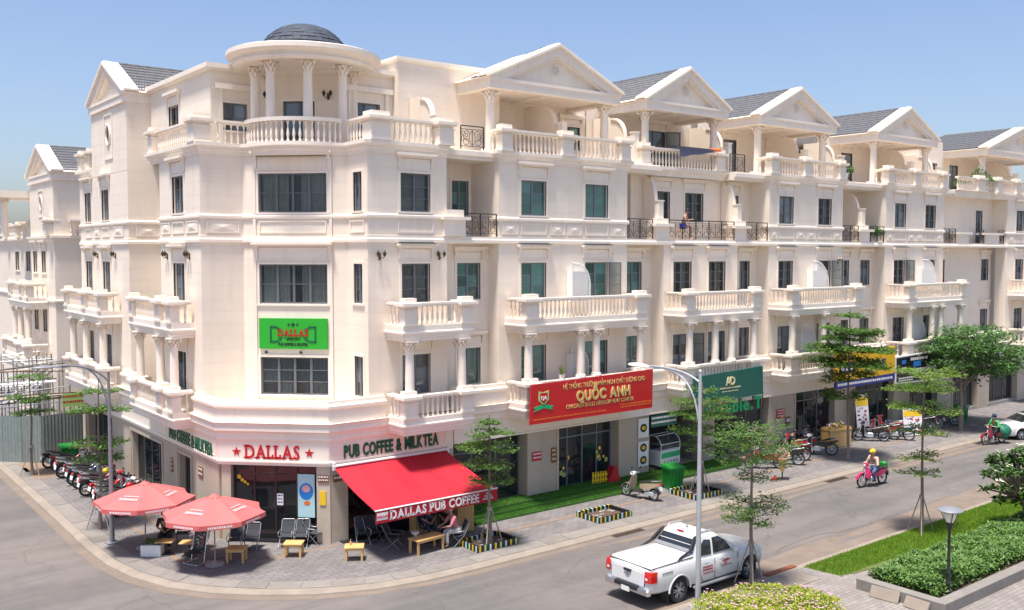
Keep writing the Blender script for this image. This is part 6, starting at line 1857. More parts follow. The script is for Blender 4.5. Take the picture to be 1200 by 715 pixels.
street_lamp("tall pale arched street lamp in the foreground by the white pickup", (20.22, 17.28, .12), 6.6, (0, 1), 2.35, 6.55, 'galv')
T = Thing('park_lamp', "short black park lamp with a flat round top standing in the hedge", 'lamp', (0, 0, 0))
T.part('pole', MB().lathe([(.09, 0), (.09, .12), (.055, .16), (.055, .3), (.07, .32), (.07, .36), (.05, .4), (.05, .62), (.065, .64), (.05, .68), (.042, .9), (.038, 1.85), (.06, 1.9), (.10, 2.06), (.10, 2.10)], 12), M['black'], smooth=40)
T.part('globe', MB().lathe([(.10, 2.10), (.15, 2.22), (.20, 2.40), (.18, 2.42)], 16), M['lampglass'], smooth=60)
cg = MB()
for k in range(4): a = pi / 4 + pi / 2 * k; cg.tube([(.10 * cos(a), .10 * sin(a), 2.06), (.26 * cos(a), .26 * sin(a), 2.43)], .012, 5)
T.part('cage', cg, M['black'])
T.part('lamp_hood', MB().lathe([(.05, 2.47), (.33, 2.42), (.34, 2.44), (.30, 2.48), (.10, 2.53), (.01, 2.54)], 24), M['greysteel'], smooth=40)
T.place((26.05, 13.12, .34))

# umbrellas
def umbrella(label, loc, seed, rot=0):
    T = Thing('parasol', label, 'parasol', (0, 0, 0), 'pink parasols at the corner'); n = 8; Rr = 1.62
    T.part('base', MB().lathe([(.30, 0), (.30, .05), (.10, .08), (.04, .14)], 20), M['concrete'], smooth=40)
    T.part('pole', MB().tube([(0, 0, .1), (0, 0, 2.12)], .024, 8), M['stake'])
    pn = []
    for k in range(n):
        a0, a1 = 2 * pi * k / n, 2 * pi * (k + 1) / n; rings = []
        for j in range(7):
            t = j / 6; r = .10 + (Rr - .10) * t; z = 2.20 - .50 * t ** 1.15
            ring = []
            for i in range(7):
                s = i / 6; a = a0 + (a1 - a0) * s; sg = 1 - .045 * t * sin(pi * s); rr_ = r * cos(pi / n) / cos(a - (a0 + a1) / 2) * sg
                ring.append((rr_ * cos(a), rr_ * sin(a), z - .04 * t * sin(pi * s)))
            rings.append(ring)
        e = rings[-1]; rings.append([(x * 1.005, y * 1.005, z - .15 - .02 * sin(3 * i)) for i, (x, y, z) in enumerate(e)])
        mb = MB().loft(rings, cap=False, closed=False); T.part('canopy_panel', mb, M['pink_canvas'], smooth=50)
        rb = MB().tube([(.05 * cos(a0), .05 * sin(a0), 2.12), (Rr * cos(a0) * .97, Rr * sin(a0) * .97, 1.68)], .008, 4); T.part('rib', rb, M['stake'])
        am = (a0 + a1) / 2
        if k % 2 == 0:
            # print on the panel: small raised strokes along the cloth
            pr = MB(); rr2 = random.Random(seed + k)
            for row, (rad_, hh) in enumerate(((1.02, .10), (.84, .05))):
                w = .62 if row == 0 else .45; s = -w / 2
                while s < w / 2:
                    ww = rr2.uniform(.03, .075)
                    def Q(l, r): 
                        t = (r / cos(pi / n) * .985 - .10) / (Rr - .10); z = 2.20 - .50 * t ** 1.15 - .035 * t + .012
                        return (r * cos(am) - l * sin(am), r * sin(am) + l * cos(am), z)
                    pr.add([Q(s, rad_), Q(s + ww, rad_), Q(s + ww, rad_ - hh), Q(s, rad_ - hh)], [(0, 1, 2, 3)]); s += ww + .02
            T.part('panel_print', pr, M['print_p'], kind='stuff')
        pr = MB(); rr2 = random.Random(seed + k + 50); s = -.42
        while s < .42:
            ww = rr2.uniform(.03, .06); r = Rr * cos(pi / n) * .965 + .02
            pr.add([(r * cos(am) - l * sin(am), r * sin(am) + l * cos(am), z) for l, z in ((s, 1.555), (s + ww, 1.555), (s + ww, 1.62), (s, 1.62))], [(0, 1, 2, 3)]); s += ww + .02
        T.part('valance_print', pr, M['print_w'], kind='stuff')
    T.part('cap', MB().lathe([(.22, 2.17), (.12, 2.23), (.02, 2.29)], 8), M['pink_canvas'])
    vt = MB()
    for k in range(8): a = 2 * pi * k / 8; vt.sphere((.20 * cos(a), .20 * sin(a), 2.165), .035, 6, 4)
    T.part('vents', vt, M['wood_d'], kind='stuff')
    T.place(loc, rot); return T
umbrella("left pink parasol over the man in black, nearer the motorbike row", (9.75, 32.3, .12), 1, .35)
umbrella("right pink parasol in front of the corner entrance", (10.95, 29.2, .12), 2, .15)

# furniture
def wood_table(label, loc, rot=0, w=.62, d=.50, h=.46, group='low pine tables'):
    T = Thing('low_table', label, 'table', (0, 0, 0), group)
    for i in range(4): T.part('slat', MB().bbox(-w / 2, -d / 2 + i * d / 4 + .003, h - .035, w / 2, -d / 2 + (i + 1) * d / 4 - .003, h, .004), M['wood'])
    T.part('apron', MB().box(-w / 2 + .05, -d / 2 + .02, h - .10, w / 2 - .05, -d / 2 + .04, h - .036).box(-w / 2 + .05, d / 2 - .04, h - .10, w / 2 - .05, d / 2 - .02, h - .036), M['wood'])
    for sx in (-1, 1):
        for sy in (-1, 1): T.part('leg', MB().box(sx * (w / 2 - .06) - .032, sy * (d / 2 - .06) - .032, 0, sx * (w / 2 - .06) + .032, sy * (d / 2 - .06) + .032, h - .036), M['wood'])
    T.place(loc, rot); return T
RT = radians(-38)
tb0 = wood_table("low pine table under the right parasol's edge, leftmost of the four", (11.62, 29.08, .12), RT)
copy_thing(tb0, (13.3, 28.45, .12), RT, "low pine table in front of the two black chairs by the entrance plant")
copy_thing(tb0, (14.68, 26.9, .12), RT + .1, "low pine table with a bottle on it, in front of the steps under the awning")
tl_ = wood_table("longer pine table where the group of men sits at the right of the awning", (17.0, 26.2, .12), .1, 1.15, .55, .50)
T = Thing('bottle', "small brown bottle on the pine table before the awning", 'bottle', (0, 0, 0)); T.part('glass_body', MB().lathe([(.03, 0), (.032, .1), (.012, .15), (.012, .2)], 8), M['wood']); T.place((14.6, 27.0, .58))
T = Thing('bowl', "white bowl at the left end of the long pine table", 'bowl', (0, 0, 0)); T.part('bowl_body', MB().lathe([(.05, 0), (.13, .09), (.14, .13), (.12, .13)], 12), M['white']); T.place((16.75, 26.5, .62))
def pedestal_table(label, loc, rot):
    T = Thing('side_table', label, 'table', (0, 0, 0), 'orange topped side tables')
    T.part('top', MB().bbox(-.28, -.22, .44, .28, .22, .47, .006), M['wood']); T.part('stem', MB().tube([(0, 0, .03), (0, 0, .44)], .03, 8), M['black']); T.part('foot', MB().bbox(-.2, -.2, 0, .2, .2, .03, .01), M['black'])
    T.place(loc, rot)
pedestal_table("orange topped side table beside the white crate, in front of the man in black", (10.05, 31.2, .12), RT)
pedestal_table("second orange topped side table behind the patterned deck chair", (10.62, 30.6, .12), RT)
T = Thing('crate', "white plastic crate holding plants under the left parasol", 'crate', (0, 0, 0))
T.part('crate_body', MB().bbox(-.33, -.22, 0, .33, .22, .36, .02), M['white'])
rr = random.Random(4); lf = MB(); leaf_cloud(lf, [(rr.uniform(-.28, .28), rr.uniform(-.18, .18), .36 + rr.uniform(0, .16)) for _ in range(300)], .07, rr); T.part('plants', lf, M['leaf_dark'], kind='stuff'); T.place((9.72, 31.45, .12), RT)

def folding_chair(label, loc, rot, seatm='mesh_fabric', group='black folding cafe chairs', recl=.18, lo=False):
    T = Thing('folding_chair', label, 'chair', (0, 0, 0), group); w = .25
    fr_ = MB()
    for s in (-1, 1):
        fr_.tube([(.26, s * w, .0), (-.20, s * w, .44), (-.26 - recl, s * w, .92), (-.25 - recl, s * w * .85, .95)], .013, 6)
        fr_.tube([(-.26, s * (w - .03), .0), (.22, s * (w - .03), .44)], .013, 6)
        fr_.tube([(.22, s * w, .44), (.24, s * w, .60), (-.22, s * w, .62)], .012, 6)
    fr_.tube([(-.25 - recl, -w * .85, .95), (-.25 - recl, w * .85, .95)], .013, 6); fr_.tube([(.26, -w, .012), (.26, w, .012)], .012, 6); fr_.tube([(-.26, -w + .03, .012), (-.26, w - .03, .012)], .012, 6)
    T.part('frame', fr_, M['chairsteel'], smooth=60)
    T.part('seat', MB().loft([[(.24, -w + .015, .43), (.24, w - .015, .43), (.24, w - .015, .445), (.24, -w + .015, .445)], [(0, -w + .015, .41), (0, w - .015, .41), (0, w - .015, .425), (0, -w + .015, .425)], [(-.2, -w + .015, .435), (-.2, w - .015, .435), (-.2, w - .015, .45), (-.2, -w + .015, .45)]]), M[seatm])
    bk = []
    for t in (0, .5, 1):
        x = -.21 - (.05 + recl) * t; z = .47 + .45 * t; b = -.02 * sin(pi * t)
        bk.append([(x + b, -w + .015, z), (x + b, w - .015, z), (x + b - .015, w - .015, z), (x + b - .015, -w + .015, z)])
    T.part('backrest', MB().loft(bk), M[seatm]); T.place(loc, rot); T.o.scale = (.9, .9, .88); return T
D = radians
ch0 = folding_chair("black folding chair left of the pair facing the leftmost pine table", (12.0, 30.15, .12), D(-125))
for (x, y, r, lb) in ((12.45, 29.9, -130, "black folding chair right of the pair facing the leftmost pine table"),
                      (13.55, 29.55, -128, "black folding chair behind the middle pine table, left of two"),
                      (13.95, 29.25, -128, "black folding chair behind the middle pine table, right of two"),
                      (14.5, 29.25, -60, "black folding chair leaning turned sideways by the corner pillar"),
                      (14.72, 29.5, -58, "black folding chair pushed close to the corner pillar, behind the turned one"),
                      (15.75, 28.25, -110, "black folding chair between the two fans under the awning"),
                      (16.1, 28.1, -90, "black folding chair beside the right fan, facing the steps"),
                      (16.35, 27.15, -50, "empty black folding chair at the left end of the long pine table"),
                      (11.1, 30.95, -150, "black folding chair half hidden behind the right parasol pole"),
                      (10.9, 32.0, -120, "empty black chair right of the man in black under the left parasol"),
                      (18.55, 27.35, -120, "black chair of the man at the far corner of the long table"),
                      (17.75, 27.35, -100, "black chair of the man in a face mask behind the long table"),
                      (18.12, 26.05, 168, "black chair of the man in the pink checked shirt"),
                      (10.35, 31.95, -118, "black chair under the man in black")):
    copy_thing(ch0, (x, y, .12), D(r), lb)
for x, y, r, lb in ((16.4, 30.3, -100, "black chair on the raised terrace floor, left of two"), (18.0, 29.9, -70, "black chair on the raised terrace floor, right of two")): copy_thing(ch0, (x, y, .44), D(r), lb)
# deck chair with a printed mesh
T = Thing('deck_chair', "reclining deck chair with a multicoloured mesh back at the kerb", 'chair', (0, 0, 0)); w = .27
fm = MB()
for s in (-1, 1):
    fm.tube([(.05, s * w, .0), (-.02, s * w, .42), (-.16, s * w, 1.12)], .014, 6); fm.tube([(.35, s * w, .02), (-.25, s * w, .04)], .014, 6); fm.tube([(-.25, s * w, .04), (.15, s * w, .45)], .012, 6); fm.sphere((.35, s * w, .03), .035, 6, 4)
fm.tube([(-.16, -w, 1.12), (-.16, w, 1.12)], .014, 6); fm.tube([(.35, -w, .02), (.35, w, .02)], .012, 6)
T.part('frame', fm, M['chrome'], smooth=60)
T.part('backrest', MB().hexa([(0.0, -w + .02, .40), (0.0, w - .02, .40), (-.015, w - .02, .40), (-.015, -w + .02, .40), (-.14, -w + .02, 1.08), (-.14, w - .02, 1.08), (-.155, w - .02, 1.08), (-.155, -w + .02, 1.08)]), M['mesh_fabric'])
rr = random.Random(12)
for m in ('green_neon', 'print_w', 'red', 'cloth_pink'):
    pr = MB()
    for i in range(26):
        v, t = rr.uniform(-.9, .8) * (w - .05), rr.uniform(.05, .9); a, b = rr.uniform(.02, .06), rr.uniform(.015, .035)
        for sd_, off in ((1, .004), (-1, -.02)): pr.add([(-.14 * tt + off, vv, .40 + .68 * tt) for vv, tt in ((v, t), (v + a, t), (v + a, t + b), (v, t + b))], [(0, 1, 2, 3)])
    T.part('print', pr, M[m], kind='stuff')
T.part('seat', MB().box(-.02, -w + .02, .38, .38, w - .02, .395), M['mesh_fabric']); T.place((10.62, 29.75, .12), D(205))

def fan(label, loc, rot, m):
    T = Thing('pedestal_fan', label, 'fan', (0, 0, 0), 'cafe pedestal fans')
    T.part('base', MB().lathe([(.24, 0), (.24, .03), (.1, .05), (.03, .08)], 20), M['black'], smooth=40); T.part('pole', MB().tube([(0, 0, .05), (0, 0, 1.05)], .018, 8), M['black'])
    T.part('motor', MB().lathe([(.02, -.16), (.08, -.12), (.09, 0), (.04, .04)], 10).xf(Matrix.Translation((0, 0, 1.12)) @ Matrix.Rotation(pi / 2, 4, 'Y')), M['black'], smooth=60)
    g = MB(); g.torus((.13, 0, 1.12), (1, 0, 0), .21, .012, 24, 5); g.torus((.17, 0, 1.12), (1, 0, 0), .12, .006, 20, 4); g.torus((.07, 0, 1.12), (1, 0, 0), .21, .008, 24, 5)
    for k in range(14): a = 2 * pi * k / 14; g.tube([(.18, .03 * cos(a), 1.12 + .03 * sin(a)), (.17, .12 * cos(a), 1.12 + .12 * sin(a)), (.13, .21 * cos(a), 1.12 + .21 * sin(a)), (.06, .21 * cos(a), 1.12 + .21 * sin(a))], .003, 4)
    T.part('cage', g, M['black'])
    b = MB()
    for k in range(3):
        a = 2 * pi * k / 3; pts = [(.11, .03, 0), (.12, .10, .09), (.10, .19, .05), (.10, .18, -.06), (.11, .06, -.05)]
        b.plate([(x, y * cos(a) - z * sin(a), 1.12 + y * sin(a) + z * cos(a)) for x, y, z in pts], (.005, 0, 0))
    T.part('blade', b, M[m]); T.place(loc, rot); return T
fan("pedestal fan with orange blades beside the corner pillar", (15.35, 29.25, .12), D(20), 'orange'); fan("pedestal fan with rust red blades at the terrace steps", (16.45, 28.55, .12), D(-100), 'orange')
# potted plants
def potted(label, loc, kind, s=1.0, potm='white', seed=1, group=None):
    T = Thing('potted_plant', label, 'plant', (0, 0, 0), group); T.part('pot', MB().lathe([(.14 * s, 0), (.20 * s, .34 * s), (.22 * s, .36 * s), (.18 * s, .36 * s), (.17 * s, .30 * s)], 14), M[potm], smooth=40)
    rr = random.Random(seed); lf = MB()
    if kind == 'spike':
        for k in range(16):
            a = 2 * pi * k / 16 + rr.uniform(-.2, .2); L = rr.uniform(.4, .75) * s; o = rr.uniform(.1, .4) * s
            q = [(0.03 * cos(a), .03 * sin(a), .3 * s), (o * .4 * cos(a), o * .4 * sin(a), .3 * s + L * .6), (o * cos(a), o * sin(a), .3 * s + L)]
            wx, wy = -sin(a) * .03 * s, cos(a) * .03 * s
            lf.add([(q[0][0] - wx, q[0][1] - wy, q[0][2]), (q[0][0] + wx, q[0][1] + wy, q[0][2]), (q[1][0] + wx, q[1][1] + wy, q[1][2]), (q[1][0] - wx, q[1][1] - wy, q[1][2]), q[2]], [(0, 1, 2, 3), (3, 2, 4)])
        T.part('leaves', lf, M['leaf_lime'])
    else:
        P = []
        for _ in range(700):
            a, e = rr.uniform(0, 6.28), rr.uniform(0, 1); r = .42 * s * sqrt(rr.random()); P.append((r * cos(a), r * sin(a), .36 * s + .55 * s * rr.random() * (1 - r * 1.2)))
        leaf_cloud(lf, P, .09 * s, rr, .3); T.part('foliage', lf, M['leaf_dark'], kind='stuff')
    T.place(loc); return T
potted("spiky potted plant on the entrance steps beside the drink poster", (14.35, 30.55, .38), 'spike', 1.0)
potted("spiky yellow green plant on the balcony rail above the red banner", (24.4, 27.86, 5.05), 'spike', .62, seed=3)
potted("leafy pot plant on the iron railed terrace of the fourth gable house", (48.6, 29.2, 10.63), 'bush', 1.15, seed=5)
potted("dark bush on the top terrace beside the third scroll wall", (46.2, 29.6, 13.9), 'bush', 1.3, seed=6)
potted("large green bush on the farthest top terrace", (61.5, 29.6, 13.9), 'bush', 2.1, seed=7); 
potted("pot plant behind the farthest top balustrade, left of the large bush", (59.6, 29.8, 13.9), 'bush', 1.1, seed=8)

def bin_(label, loc, rot, s=1.0):
    T = Thing('wheelie_bin', label, 'bin', (0, 0, 0), 'green wheelie bins')
    T.part('body', MB().loft([[(x * .80, y * .80, 0) for x, y in ((-.36, -.32), (.36, -.32), (.36, .32), (-.36, .32))], [(x, y, .92) for x, y in ((-.36, -.32), (.36, -.32), (.36, .32), (-.36, .32))]]), M['binplastic'])
    T.part('rim', MB().bbox(-.39, -.36, .86, .39, .34, .93, .01), M['binplastic'])
    T.part('lid', MB().loft([[(-.40, -.37, .935), (.40, -.37, .935), (.40, .38, .935), (-.40, .38, .935)], [(-.38, -.34, 1.0), (.38, -.34, 1.0), (.38, .36, 1.03), (-.38, .36, 1.03)]]), M['binplastic'])
    for x in (-.3, .3): T.part('wheel', MB().lathe([(.09, -.03), (.09, .03)], 12).xf(Matrix.Translation((x, .33, .09)) @ Matrix.Rotation(pi / 2, 4, 'Y')), M['rubber'])
    T.part('ribs', MB().box(-.2, -.335, .2, -.16, -.28, .86).box(.16, -.335, .2, .2, -.28, .86), M['binplastic'])
    T.place(loc, rot); return T
b0 = bin_("green wheelie bin standing beside the turf steps near the scooter", (29.75, 26.85, .12), D(-15))
copy_thing(b0, (55.2, 27.3, .12), D(10), "far green wheelie bin under the broad dark tree"); copy_thing(b0, (10.85, 47.2, .12), D(0), "green wheelie bin before the grey hoarding on the side street")

def counter(label, loc, rot, w=.7, d=.5, h=.95, group='pine counters'):
    T = Thing('wooden_counter', label, 'counter', (0, 0, 0), group); n = 5
    for i in range(n):
        T.part('plank', MB().box(-w / 2 + i * w / n + .004, -d / 2 - .02, 0.02, -w / 2 + (i + 1) * w / n - .004, -d / 2, h), M['wood']); T.part('plank', MB().box(-w / 2 + i * w / n + .004, d / 2, 0.02, -w / 2 + (i + 1) * w / n - .004, d / 2 + .02, h), M['wood'])
    for s in (-1, 1):
        for i in range(3): T.part('plank', MB().box(s * w / 2 - .01, -d / 2 + i * d / 3 + .004, .02, s * w / 2 + .01, -d / 2 + (i + 1) * d / 3 - .004, h), M['wood'])
    T.part('top', MB().box(-w / 2 - .03, -d / 2 - .04, h - .12, w / 2 + .03, d / 2 + .04, h - .09), M['wood']); T.place(loc, rot); return T
c0 = counter("upright pine counter at the right end of the awning, next to the seated men", (19.3, 27.35, .12), D(-8), .65, .4, 1.1)
counter("pine box counter left of the group, behind the man in the face mask", (18.1, 28.1, .12), 0, .9, .4, 1.0)
counter("large pine counter topped with flowers beside the white front scooter", (43.0, 27.7, .12), D(-10), 1.5, .6, 1.0)
T = Thing('flower_box', "box of yellow and pink flowers on the large pine counter", 'flowers', (0, 0, 0)); rr = random.Random(9)
for m, n in (('leaf_dark', 200), ('petal', 90), ('yellow', 60)):
    lf = MB(); leaf_cloud(lf, [(rr.uniform(-.6, .6), rr.uniform(-.2, .2), rr.uniform(0, .3)) for _ in range(n)], .10, rr, .3); T.part('foliage' if m[0] == 'l' else 'blooms', lf, M[m], kind='stuff')
T.place((43.0, 27.7, 1.04))
# food cart
T = Thing('food_cart', "white glass fronted food cart with green lettering panel at the dark stall", 'cart', (0, 0, 0))
T.part('cabinet', MB().bbox(-.7, -.35, .15, .7, .35, .82, .02), M['white']); T.part('green_panel', MB().box(-.66, -.37, .50, .66, -.352, .74), M['green_neon'])
pr = MB()
for i in range(5): pr.box(-.5 + .22 * i, -.385, .24, -.38 + .22 * i, -.37, .38)
T.part('panel_print', pr, M['galv'])
gl = MB(); gl.box(-.66, -.33, .86, .66, -.32, 1.15); gl.plate([(-.66, -.33, 1.15), (.66, -.33, 1.15), (.66, .0, 1.45), (-.66, .0, 1.45)], (0, .008, .006)); T.part('display_glass', gl, M['glass_t'])
fm = MB()
for s in (-1, 1): fm.tube([(s * .68, -.34, .82), (s * .68, -.34, 1.12), (s * .68, -.25, 1.32), (s * .68, -.02, 1.47), (s * .68, .34, 1.47), (s * .68, .34, .82)], .022, 6)
for y, z in ((-.34, 1.12), (-.02, 1.47), (.34, 1.47), (-.34, .86)): fm.tube([(-.68, y, z), (.68, y, z)], .018, 6)
T.part('frame', fm, M['white']); T.part('shelf', MB().box(-.64, -.3, 1.08, .64, .3, 1.10), M['galv'])
for x in (-.5, .5): T.part('wheel', MB().lathe([(.12, -.03), (.12, .03)], 14).xf(Matrix.Translation((x, -.3, .12)) @ Matrix.Rotation(pi / 2, 4, 'X')), M['rubber'])
T.place((32.0, 29.4, .30), D(4))
# kindergarten toys
T = Thing('toy_fence', "yellow plastic toy fence on the turf at the kindergarten door", 'toy fence', (0, 0, 0))
for i in range(6): T.part('picket', MB().box(-.36 + .13 * i, -.015, 0, -.29 + .13 * i, .015, .44).sphere((-.325 + .13 * i, 0, .45), .04, 6, 4), M['yellow'])
T.part('rail', MB().box(-.38, -.02, .10, .43, -.016, .16).box(-.38, -.02, .30, .43, -.016, .36), M['yellow']); T.place((27.3, 28.75, .375), D(-8))
T = Thing('toy_slide', "red plastic toy slide next to the yellow toy fence", 'toy', (0, 0, 0)); T.part('slide', MB().plate([(-.3, -.2, 0), (.3, -.2, 0), (.1, -.2, .6), (-.02, -.2, .62)], (0, .4, 0)), M['red']); T.part('side_rail', MB().tube([(-.3, -.2, .05), (-.02, -.2, .68), (.12, -.2, .66)], .03, 6), M['red']); T.place((28.0, 28.7, .375), D(-8))
for k, (u, z, n, lb) in enumerate(((25.75, 1.05, 6, "cluster of yellow and white flower decals on the left kindergarten pane"), (28.05, 1.2, 6, "cluster of yellow and white flower decals on the right kindergarten pane"))):
    T = Thing('window_decal', lb, 'decal', FR.p(u, 0, z), 'flower decals', True); rr = random.Random(k + 2)
    for i in range(n):
        uu, zz = u + rr.uniform(-.35, .3), z + rr.uniform(-.55, .5); r = rr.uniform(.06, .12)
        T.part('petals', MB().plate([FR.p(uu + r * (1 + .25 * cos(5 * 2 * pi * i2 / 20)) * cos(2 * pi * i2 / 20), -.43, zz + r * (1 + .25 * cos(5 * 2 * pi * i2 / 20)) * sin(2 * pi * i2 / 20)) for i2 in range(20)], (0, .006, 0)), M['yellow' if i % 2 else 'palegreen'])
        T.part('flower_centre', MB().plate([FR.p(uu + r * .4 * cos(2 * pi * i2 / 8), -.424, zz + r * .4 * sin(2 * pi * i2 / 8)) for i2 in range(8)], (0, .006, 0)), M['white' if i % 2 else 'orange'])
for k, (x, m, lb) in enumerate(((26.3, 'blue', "blue toy tower seen through the kindergarten glass"), (27.0, 'orange', "orange toy arch seen through the kindergarten glass"), (27.8, 'cloth_pink', "pink toy frame seen through the kindergarten glass"))):
    T = Thing('toy', lb, 'toy', (0, 0, 0)); mb = MB(); mb.torus((0, 0, .5), (0, 1, 0), .42, .07, 16, 6, pi, 2 * pi) if k == 1 else mb.box(-.25, -.2, 0, .25, .2, .5).box(-.12, -.12, .5, .12, .12, 1.0)
    T.part('toy_body', mb, M[m]); T.place((x, 29.9, .32))
# flower stand, banners
T = Thing('flower_stand', "congratulation flower stand on a black base at the kerb", 'flower stand', (0, 0, 0))
T.part('base', MB().bbox(-.28, -.2, 0, .28, .2, .04, .01), M['black']); T.part('post', MB().tube([(0, 0, .04), (0, 0, .7)], .03, 8), M['black']); T.part('cone', MB().lathe([(.07, .35), (.22, .95), (.2, .95)], 8), M['wood'])
rr = random.Random(19)
for m, n in (('petal', 160), ('yellow', 60), ('print_w', 120), ('red', 30)):
    lf = MB(); leaf_cloud(lf, [(.30 * cos(a) * s, .12 * rr.uniform(-1, 1), 1.12 + .30 * sin(a) * s) for a, s in ((rr.uniform(0, 6.28), sqrt(rr.random())) for _ in range(n))], .09, rr, .2); T.part('blooms', lf, M[m], kind='stuff')
T.place((34.75, 25.0, .12), D(-38)); T = Thing('toy_block', "small red box at the foot of the flower stand", 'box', (0, 0, 0)); T.part('box_body', MB().bbox(-.12, -.1, 0, .12, .1, .12, .02), M['red']); T.place((34.4, 25.15, .12), .3)
def poster_board(label, loc, rot, w, h, tilt, topm='yellow', seed=0, name='banner_stand'):
    T = Thing(name, label, 'banner', (0, 0, 0)); T.part('panel', MB().box(-w / 2, -.015, .05, w / 2, .015, h), M['print_w'])
    T.part('colour_block', MB().box(-w / 2 + .02, -.021, h * .72, w / 2 - .02, -.0155, h * .93), M[topm]); rr = random.Random(seed)
    for m in ('navy', 'red', 'black_sign', 'cloth_pink'):
        pr = MB()
        for i in range(7):
            x, z = rr.uniform(-w / 2 + .03, w / 2 - .2), rr.uniform(.1, h * .68); pr.box(x, -.020, z, x + rr.uniform(.05, .18), -.0155, z + rr.uniform(.03, .12))
        T.part('print', pr, M[m], kind='stuff')
    T.part('leg', MB().tube([(-w / 3, .02, h * .6), (-w / 3, .35, 0)], .012, 5).tube([(w / 3, .02, h * .6), (w / 3, .35, 0)], .012, 5), M['chrome']); T.place(loc, rot, tilt); return T
poster_board("tall leaning banner with a yellow head at the pillar left of the turf covered step", (46.3, 28.1, .15), D(-12), .9, 2.3, D(-8), seed=1)
poster_board("white poster board with a yellow head in front of the dark motorbikes", (48.6, 26.6, .12), D(-25), 1.15, 1.5, D(-6), seed=2)
T = Thing('traffic_cone', "small red and white cone at the bottom edge beside the flower bed", 'cone', (0, 0, 0)); T.part('cone_body', MB().lathe([(.09, .10), (.045, .36), (.03, .38)], 12), M['red'], smooth=60); T.part('white_band', MB().lathe([(.12, 0), (.12, .04), (.092, .101)], 12), M['white']); T.place((22.72, 15.65, .12))
# blanket on the balustrade
T = Thing('blanket', "grey blue blanket hung over the top balustrade beside a red cushion", 'blanket', (0, 0, 0))
rings = []
for i in range(15):
    t = i / 14; x = 32.5 + 2.3 * t; dp = .45 * (1 - t * .75) + .015 * sin(i * .9); rings.append([(x, 29.22 - .02 * sin(i * 2.2) - .07, 14.80 - dp), (x, 29.22 - .05 - .02 * sin(i * 2.2), 14.74), (x, 29.10, 14.83), (x, 29.22, 14.845), (x, 29.40, 14.80)])
for r in rings:
    for j in range(5):
        p = r[j]; r[j] = (p[0], p[1] - (.06 if j < 3 else 0), p[2])
T.part('cloth', MB().loft(rings, cap=False, closed=False), M['bluetowel'], smooth=80)
T = Thing('cushion', "red cushion lying on the top balustrade right of the blanket", 'cushion', (0, 0, 0)); T.part('cushion_body', MB().bbox(-.32, -.16, 0, .32, .16, .12, .05), M['orange']); T.place((35.1, 29.25, 14.78))
T = Thing('drying_rack', "thin metal drying rack on the farthest top terrace", 'rack', (0, 0, 0)); T.part('rack_frame', MB().tube([(-1.2, 0, .9), (1.2, 0, .9)], .02, 5).tube([(-1.2, .3, .75), (1.2, .3, .75)], .02, 5).tube([(-.8, 0, 0), (-.8, 0, .9)], .02, 5).tube([(.8, 0, 0), (.8, 0, .9)], .02, 5), M['galv']); T.place((62.6, 29.6, 13.9 + .45))

# hoarding, scaffold and tarpaulin on the side street
T = Thing('hoarding', "grey green corrugated hoarding closing the side street pavement", 'fence', (9, 50, 0), world=True)
def corr(a, b, z0, z1, n=14):
    a, b = Vector(a), Vector(b); d = (b - a); nn = Vector((d.y, -d.x)).normalized(); mb = MB(); ring = []
    for i in range(n * 2 + 1):
        p = a + d * (i / (n * 2)) + nn * (.03 if i % 2 else 0); ring.append(p)
    mb.loft([[(p.x, p.y, z0) for p in ring], [(p.x, p.y, z1) for p in ring]], cap=False, closed=False); return mb
pts = [(7.4, 53.2), (8.7, 50.1), (10.0, 48.5), (12.0, 48.6)]
segs = [((3.6, 60.0), (8.6, 50.0), 10), ((8.6, 50.0), (10.0, 48.6), 2), ((10.0, 48.6), (12.0, 49.3), 2)]
for a, b, n in segs:
    a, b = Vector(a), Vector(b)
    for i in range(n):
        p, q = a.lerp(b, (i + .01) / n), a.lerp(b, (i + .99) / n); T.part('corrugated_panel', corr(p, q, .1 if a.x > 8.5 else .02, 2.35, 6), M['hoard'])
    for i in range(n + 1): p = a.lerp(b, i / n); T.part('post', MB().tube([(p.x, p.y + .06, 0), (p.x, p.y + .06, 2.45)], .03, 6), M['greysteel'])
T = Thing('scaffolding', "tangle of white and rusty scaffold poles behind the hoarding at the left edge", 'scaffolding', (9, 55, 0), world=True); rr = random.Random(77)
for i in range(7):
    for j in range(4):
        x, y = 8.3 + j * 1.15, 50.6 + i * 1.1; T.part('upright', MB().tube([(x, y, 0), (x + rr.uniform(-.1, .1), y, rr.uniform(3.6, 5.0))], .035, 5), M['concrete' if (i + j) % 3 else 'greysteel'])
for i in range(20):
    y = 50.6 + rr.randrange(7) * 1.1; z = rr.choice((2.6, 3.2, 3.8, 4.4)); T.part('ledger', MB().tube([(8.0, y, z), (12.0, y + rr.uniform(-.6, .9), z + rr.uniform(-.2, .3))], .028, 5), M['galv'] if i % 3 == 0 else (M['soil'] if i % 3 == 1 else M['greysteel']))
for i in range(12): T.part('brace', MB().tube([(8.4 + rr.uniform(0, 1), 50.8 + i * .6, 2.3), (11.4, 51 + i * .6, 4.3 + rr.uniform(-.5, .5))], .025, 5), M['galv'])
for i in range(4): T.part('platform', MB().box(8.6 + .5 * (i % 2), 51 + 1.6 * i, 2.9 + .5 * (i % 3), 11.6, 51.7 + 1.6 * i, 2.96 + .5 * (i % 3)), M['white' if i % 2 else 'stake'])
T = Thing('tarpaulin', "teal tarpaulin bundle hanging on the column beyond the shop, with a pale green sign above", 'tarpaulin', (0, 0, 0))
